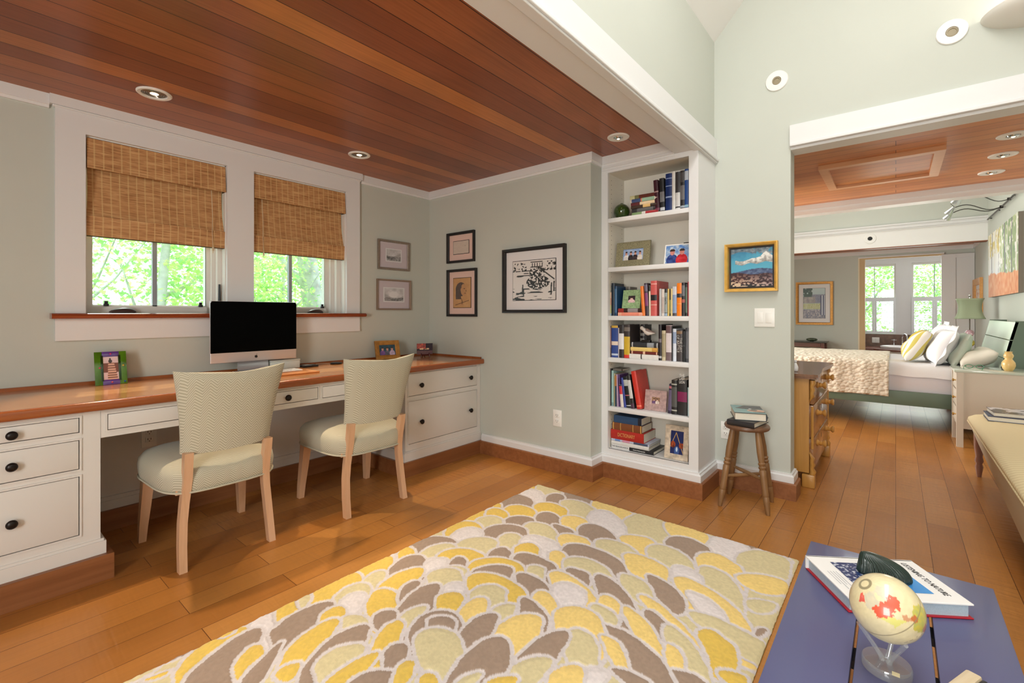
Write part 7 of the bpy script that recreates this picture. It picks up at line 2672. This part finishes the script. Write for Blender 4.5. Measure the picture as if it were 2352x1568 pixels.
ol = rr_outline(0.004)
b.ring_loft([[(x, y, 0.384) for x, y in ol], [(x, y + (-0.012 if y > -0.6 else 0), 0.5 * (0.384 + zb(x))) for x, y in ol], [(x, y + (-0.03 if y > -0.6 else 0), zb(x)) for x, y in ol]], BENF)
b.build('skirt', t, smooth=60)
PINKW = wood_mat('rosy_turned_leg', (140, 100, 84), (170, 126, 106), 'Z', 0.35)
for x, y in ((4.5, -0.44), (4.5, -0.88), (1.85, -0.46), (1.85, -0.88)):
    b = MB()
    b.lathe([(0.012, 0), (0.016, 0.03), (0.022, 0.07), (0.016, 0.09), (0.024, 0.11), (0.018, 0.14), (0.026, 0.2), (0.028, 0.3)], (x, y, 0), PINKW, 16)
    b.build('leg', t, smooth=50)
lying_book('white and green edged book at the bottom of the pile on the bench', (4.3, -0.6, 0.4405), R(90), 0.3, 0.22, 0.03, mat('navy_book_board', (50, 66, 100), 0.35))


def bw(u, v):
    n = vnoise(u, v, 7, 6, 141)
    return mixc(base(u, (206, 202, 206)), (60, 56, 60), (n > 0.52) * 0.95)


lying_book('black and white photo book on top of the pile on the bench', (4.31, -0.61, 0.471), R(93), 0.28, 0.21, 0.026, mat('grey_brown_jacket', (112, 100, 96), 0.3), bw)

# ---------------------------------------------------------------- the garden outside the windows
BARK = mat('grey_tree_bark', (196, 194, 198), 0.9, noise=0.25, nscale=9, bump=0.6, bscale=24)


def leaf_mat(name, c):
    m, nt, bs = new_mat(name)
    out = nt.nodes['Material Output']
    bs.inputs['Base Color'].default_value = (*lin(c), 1)
    bs.inputs['Roughness'].default_value = 0.5
    tr = N(nt, 'ShaderNodeBsdfTranslucent')
    tr.inputs[0].default_value = (*lin(tuple(min(255, int(v * 1.15)) for v in c)), 1)
    mx = N(nt, 'ShaderNodeMixShader')
    mx.inputs[0].default_value = 0.55
    nt.links.new(bs.outputs[0], mx.inputs[1])
    nt.links.new(tr.outputs[0], mx.inputs[2])
    nt.links.new(mx.outputs[0], out.inputs['Surface'])
    return m


LEAFS = [leaf_mat('pale_maple_leaf', (226, 240, 170)), leaf_mat('fresh_maple_leaf', (196, 226, 146)), leaf_mat('deep_maple_leaf', (160, 204, 140))]  # three leaf tones, mixed at random over each crown
GRASS = mat('garden_grass', (120, 150, 84), 0.9, noise=0.3, nscale=4)
box_structure('ground', GRASS, (-6, 3.7, -0.6, 26, 24, -0.5), (12.6, -12, -0.6, 30, 3.7, -0.5))


def foliage(name, parent, c, rad, n, size, mats, seed):
    rg = np.random.default_rng(seed)
    # leaves gathered in clumps
    k = max(6, n // 60)
    cl = rg.normal(size=(k, 3))
    cl /= np.linalg.norm(cl, axis=1)[:, None]
    cl *= (rg.random((k, 1)) ** 0.4) * np.array(rad)
    pos = cl[rg.integers(0, k, n)] + rg.normal(size=(n, 3)) * np.array(rad) * 0.16
    ang = rg.random((n, 3)) * np.array([2 * np.pi, 1.2, 2 * np.pi])
    sz = size * (0.6 + 0.8 * rg.random(n))
    cz, sz_ = np.cos(ang[:, 0]), np.sin(ang[:, 0])
    ct, st = np.cos(ang[:, 1]), np.sin(ang[:, 1])
    ux = np.stack([cz, sz_, np.zeros(n)], -1)
    uy = np.stack([-sz_ * ct, cz * ct, st], -1)
    shape = [(0, -0.55), (0.34, -0.1), (0.5, 0.25), (0.16, 0.22), (0, 0.6), (-0.16, 0.22), (-0.5, 0.25), (-0.34, -0.1)]
    V = np.concatenate([(pos + (ux * a + uy * bb) * sz[:, None])[:, None, :] for a, bb in shape], 1).reshape(-1, 3) + np.array(c)
    q = len(shape)
    me = bpy.data.meshes.new(name)
    me.vertices.add(n * q)
    me.vertices.foreach_set('co', V.astype(np.float32).ravel())
    me.loops.add(n * q)
    me.loops.foreach_set('vertex_index', np.arange(n * q, dtype=np.int32))
    me.polygons.add(n)
    me.polygons.foreach_set('loop_start', np.arange(0, n * q, q, dtype=np.int32))
    for m in mats:
        me.materials.append(m)
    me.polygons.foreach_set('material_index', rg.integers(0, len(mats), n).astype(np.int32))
    me.update()
    o = bpy.data.objects.new(name, me)
    COL.objects.link(o)
    o.parent = parent
    return o


def tree(label, x, y, h, r0, crown, n, size, seed, lean=0.1, mats=None):
    t = thing('tree', label, 'tree', (x, y, -0.5), 0, 'trees outside the windows')
    rg = random.Random(seed)
    b = MB()
    pts = [(lean * h * (k / 6) ** 1.3 + rg.uniform(-0.03, 0.03), rg.uniform(-0.03, 0.03), h * k / 6) for k in range(7)]
    b.tube(pts, [r0 * (1 - 0.1 * k) for k in range(7)], BARK, 12)
    for k in range(5):
        p = Vector(pts[2 + k % 4])
        d = Vector((rg.uniform(-1, 1), rg.uniform(-1, 1), rg.uniform(0.4, 1))).normalized()
        b.tube([p, p + d * 0.5, p + d * 1.1 + Vector((0, 0, 0.2))], [r0 * 0.4, r0 * 0.25, r0 * 0.1], BARK, 8)
    b.build('trunk', t, False, smooth=60)
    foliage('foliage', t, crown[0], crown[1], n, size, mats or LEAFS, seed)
    return t


tree('leafy maple nearest outside the left window', 1.4, 6.4, 3.6, 0.07, ((0.35, 0.2, 2.5), (1.5, 0.8, 1.5)), 4845, 0.061, 1)
tree('leafy maple behind the first one outside the left window', 3.0, 9.2, 4.2, 0.1, ((0.2, 0.0, 2.4), (2.2, 1.0, 1.9)), 7106, 0.075, 2)
tree('slim young tree outside the left window with a bare leaning stem', 1.15, 7.6, 5.0, 0.05, ((0.6, 0.5, 3.4), (1.2, 0.8, 1.0)), 2261, 0.061, 3, -0.12)
tree('big grey trunked tree outside the right window', 4.08, 7.4, 6.0, 0.2, ((1.2, 1.6, 3.4), (2.2, 1.2, 2.0)), 6460, 0.070, 4, -0.17)
tree('bright bush like tree left of the grey trunk outside the right window', 3.1, 7.3, 2.2, 0.05, ((0.0, 0.0, 1.9), (0.75, 0.6, 1.4)), 3553, 0.050, 5)
tree('dense tree beyond the grey trunk outside the right window', 6.6, 11.5, 4.5, 0.12, ((0, 0, 2.6), (2.6, 1.2, 2.2)), 7106, 0.081, 6)
tree('dense tree outside the left bath window', 16.0, 0.75, 4.6, 0.1, ((0, 0, 2.3), (0.8, 1.1, 1.9)), 8398, 0.061, 7, 0.02)
tree('dense tree outside the right bath window', 16.4, -1.1, 4.6, 0.1, ((0, 0, 2.3), (0.8, 1.1, 1.9)), 8398, 0.061, 8, 0.02)
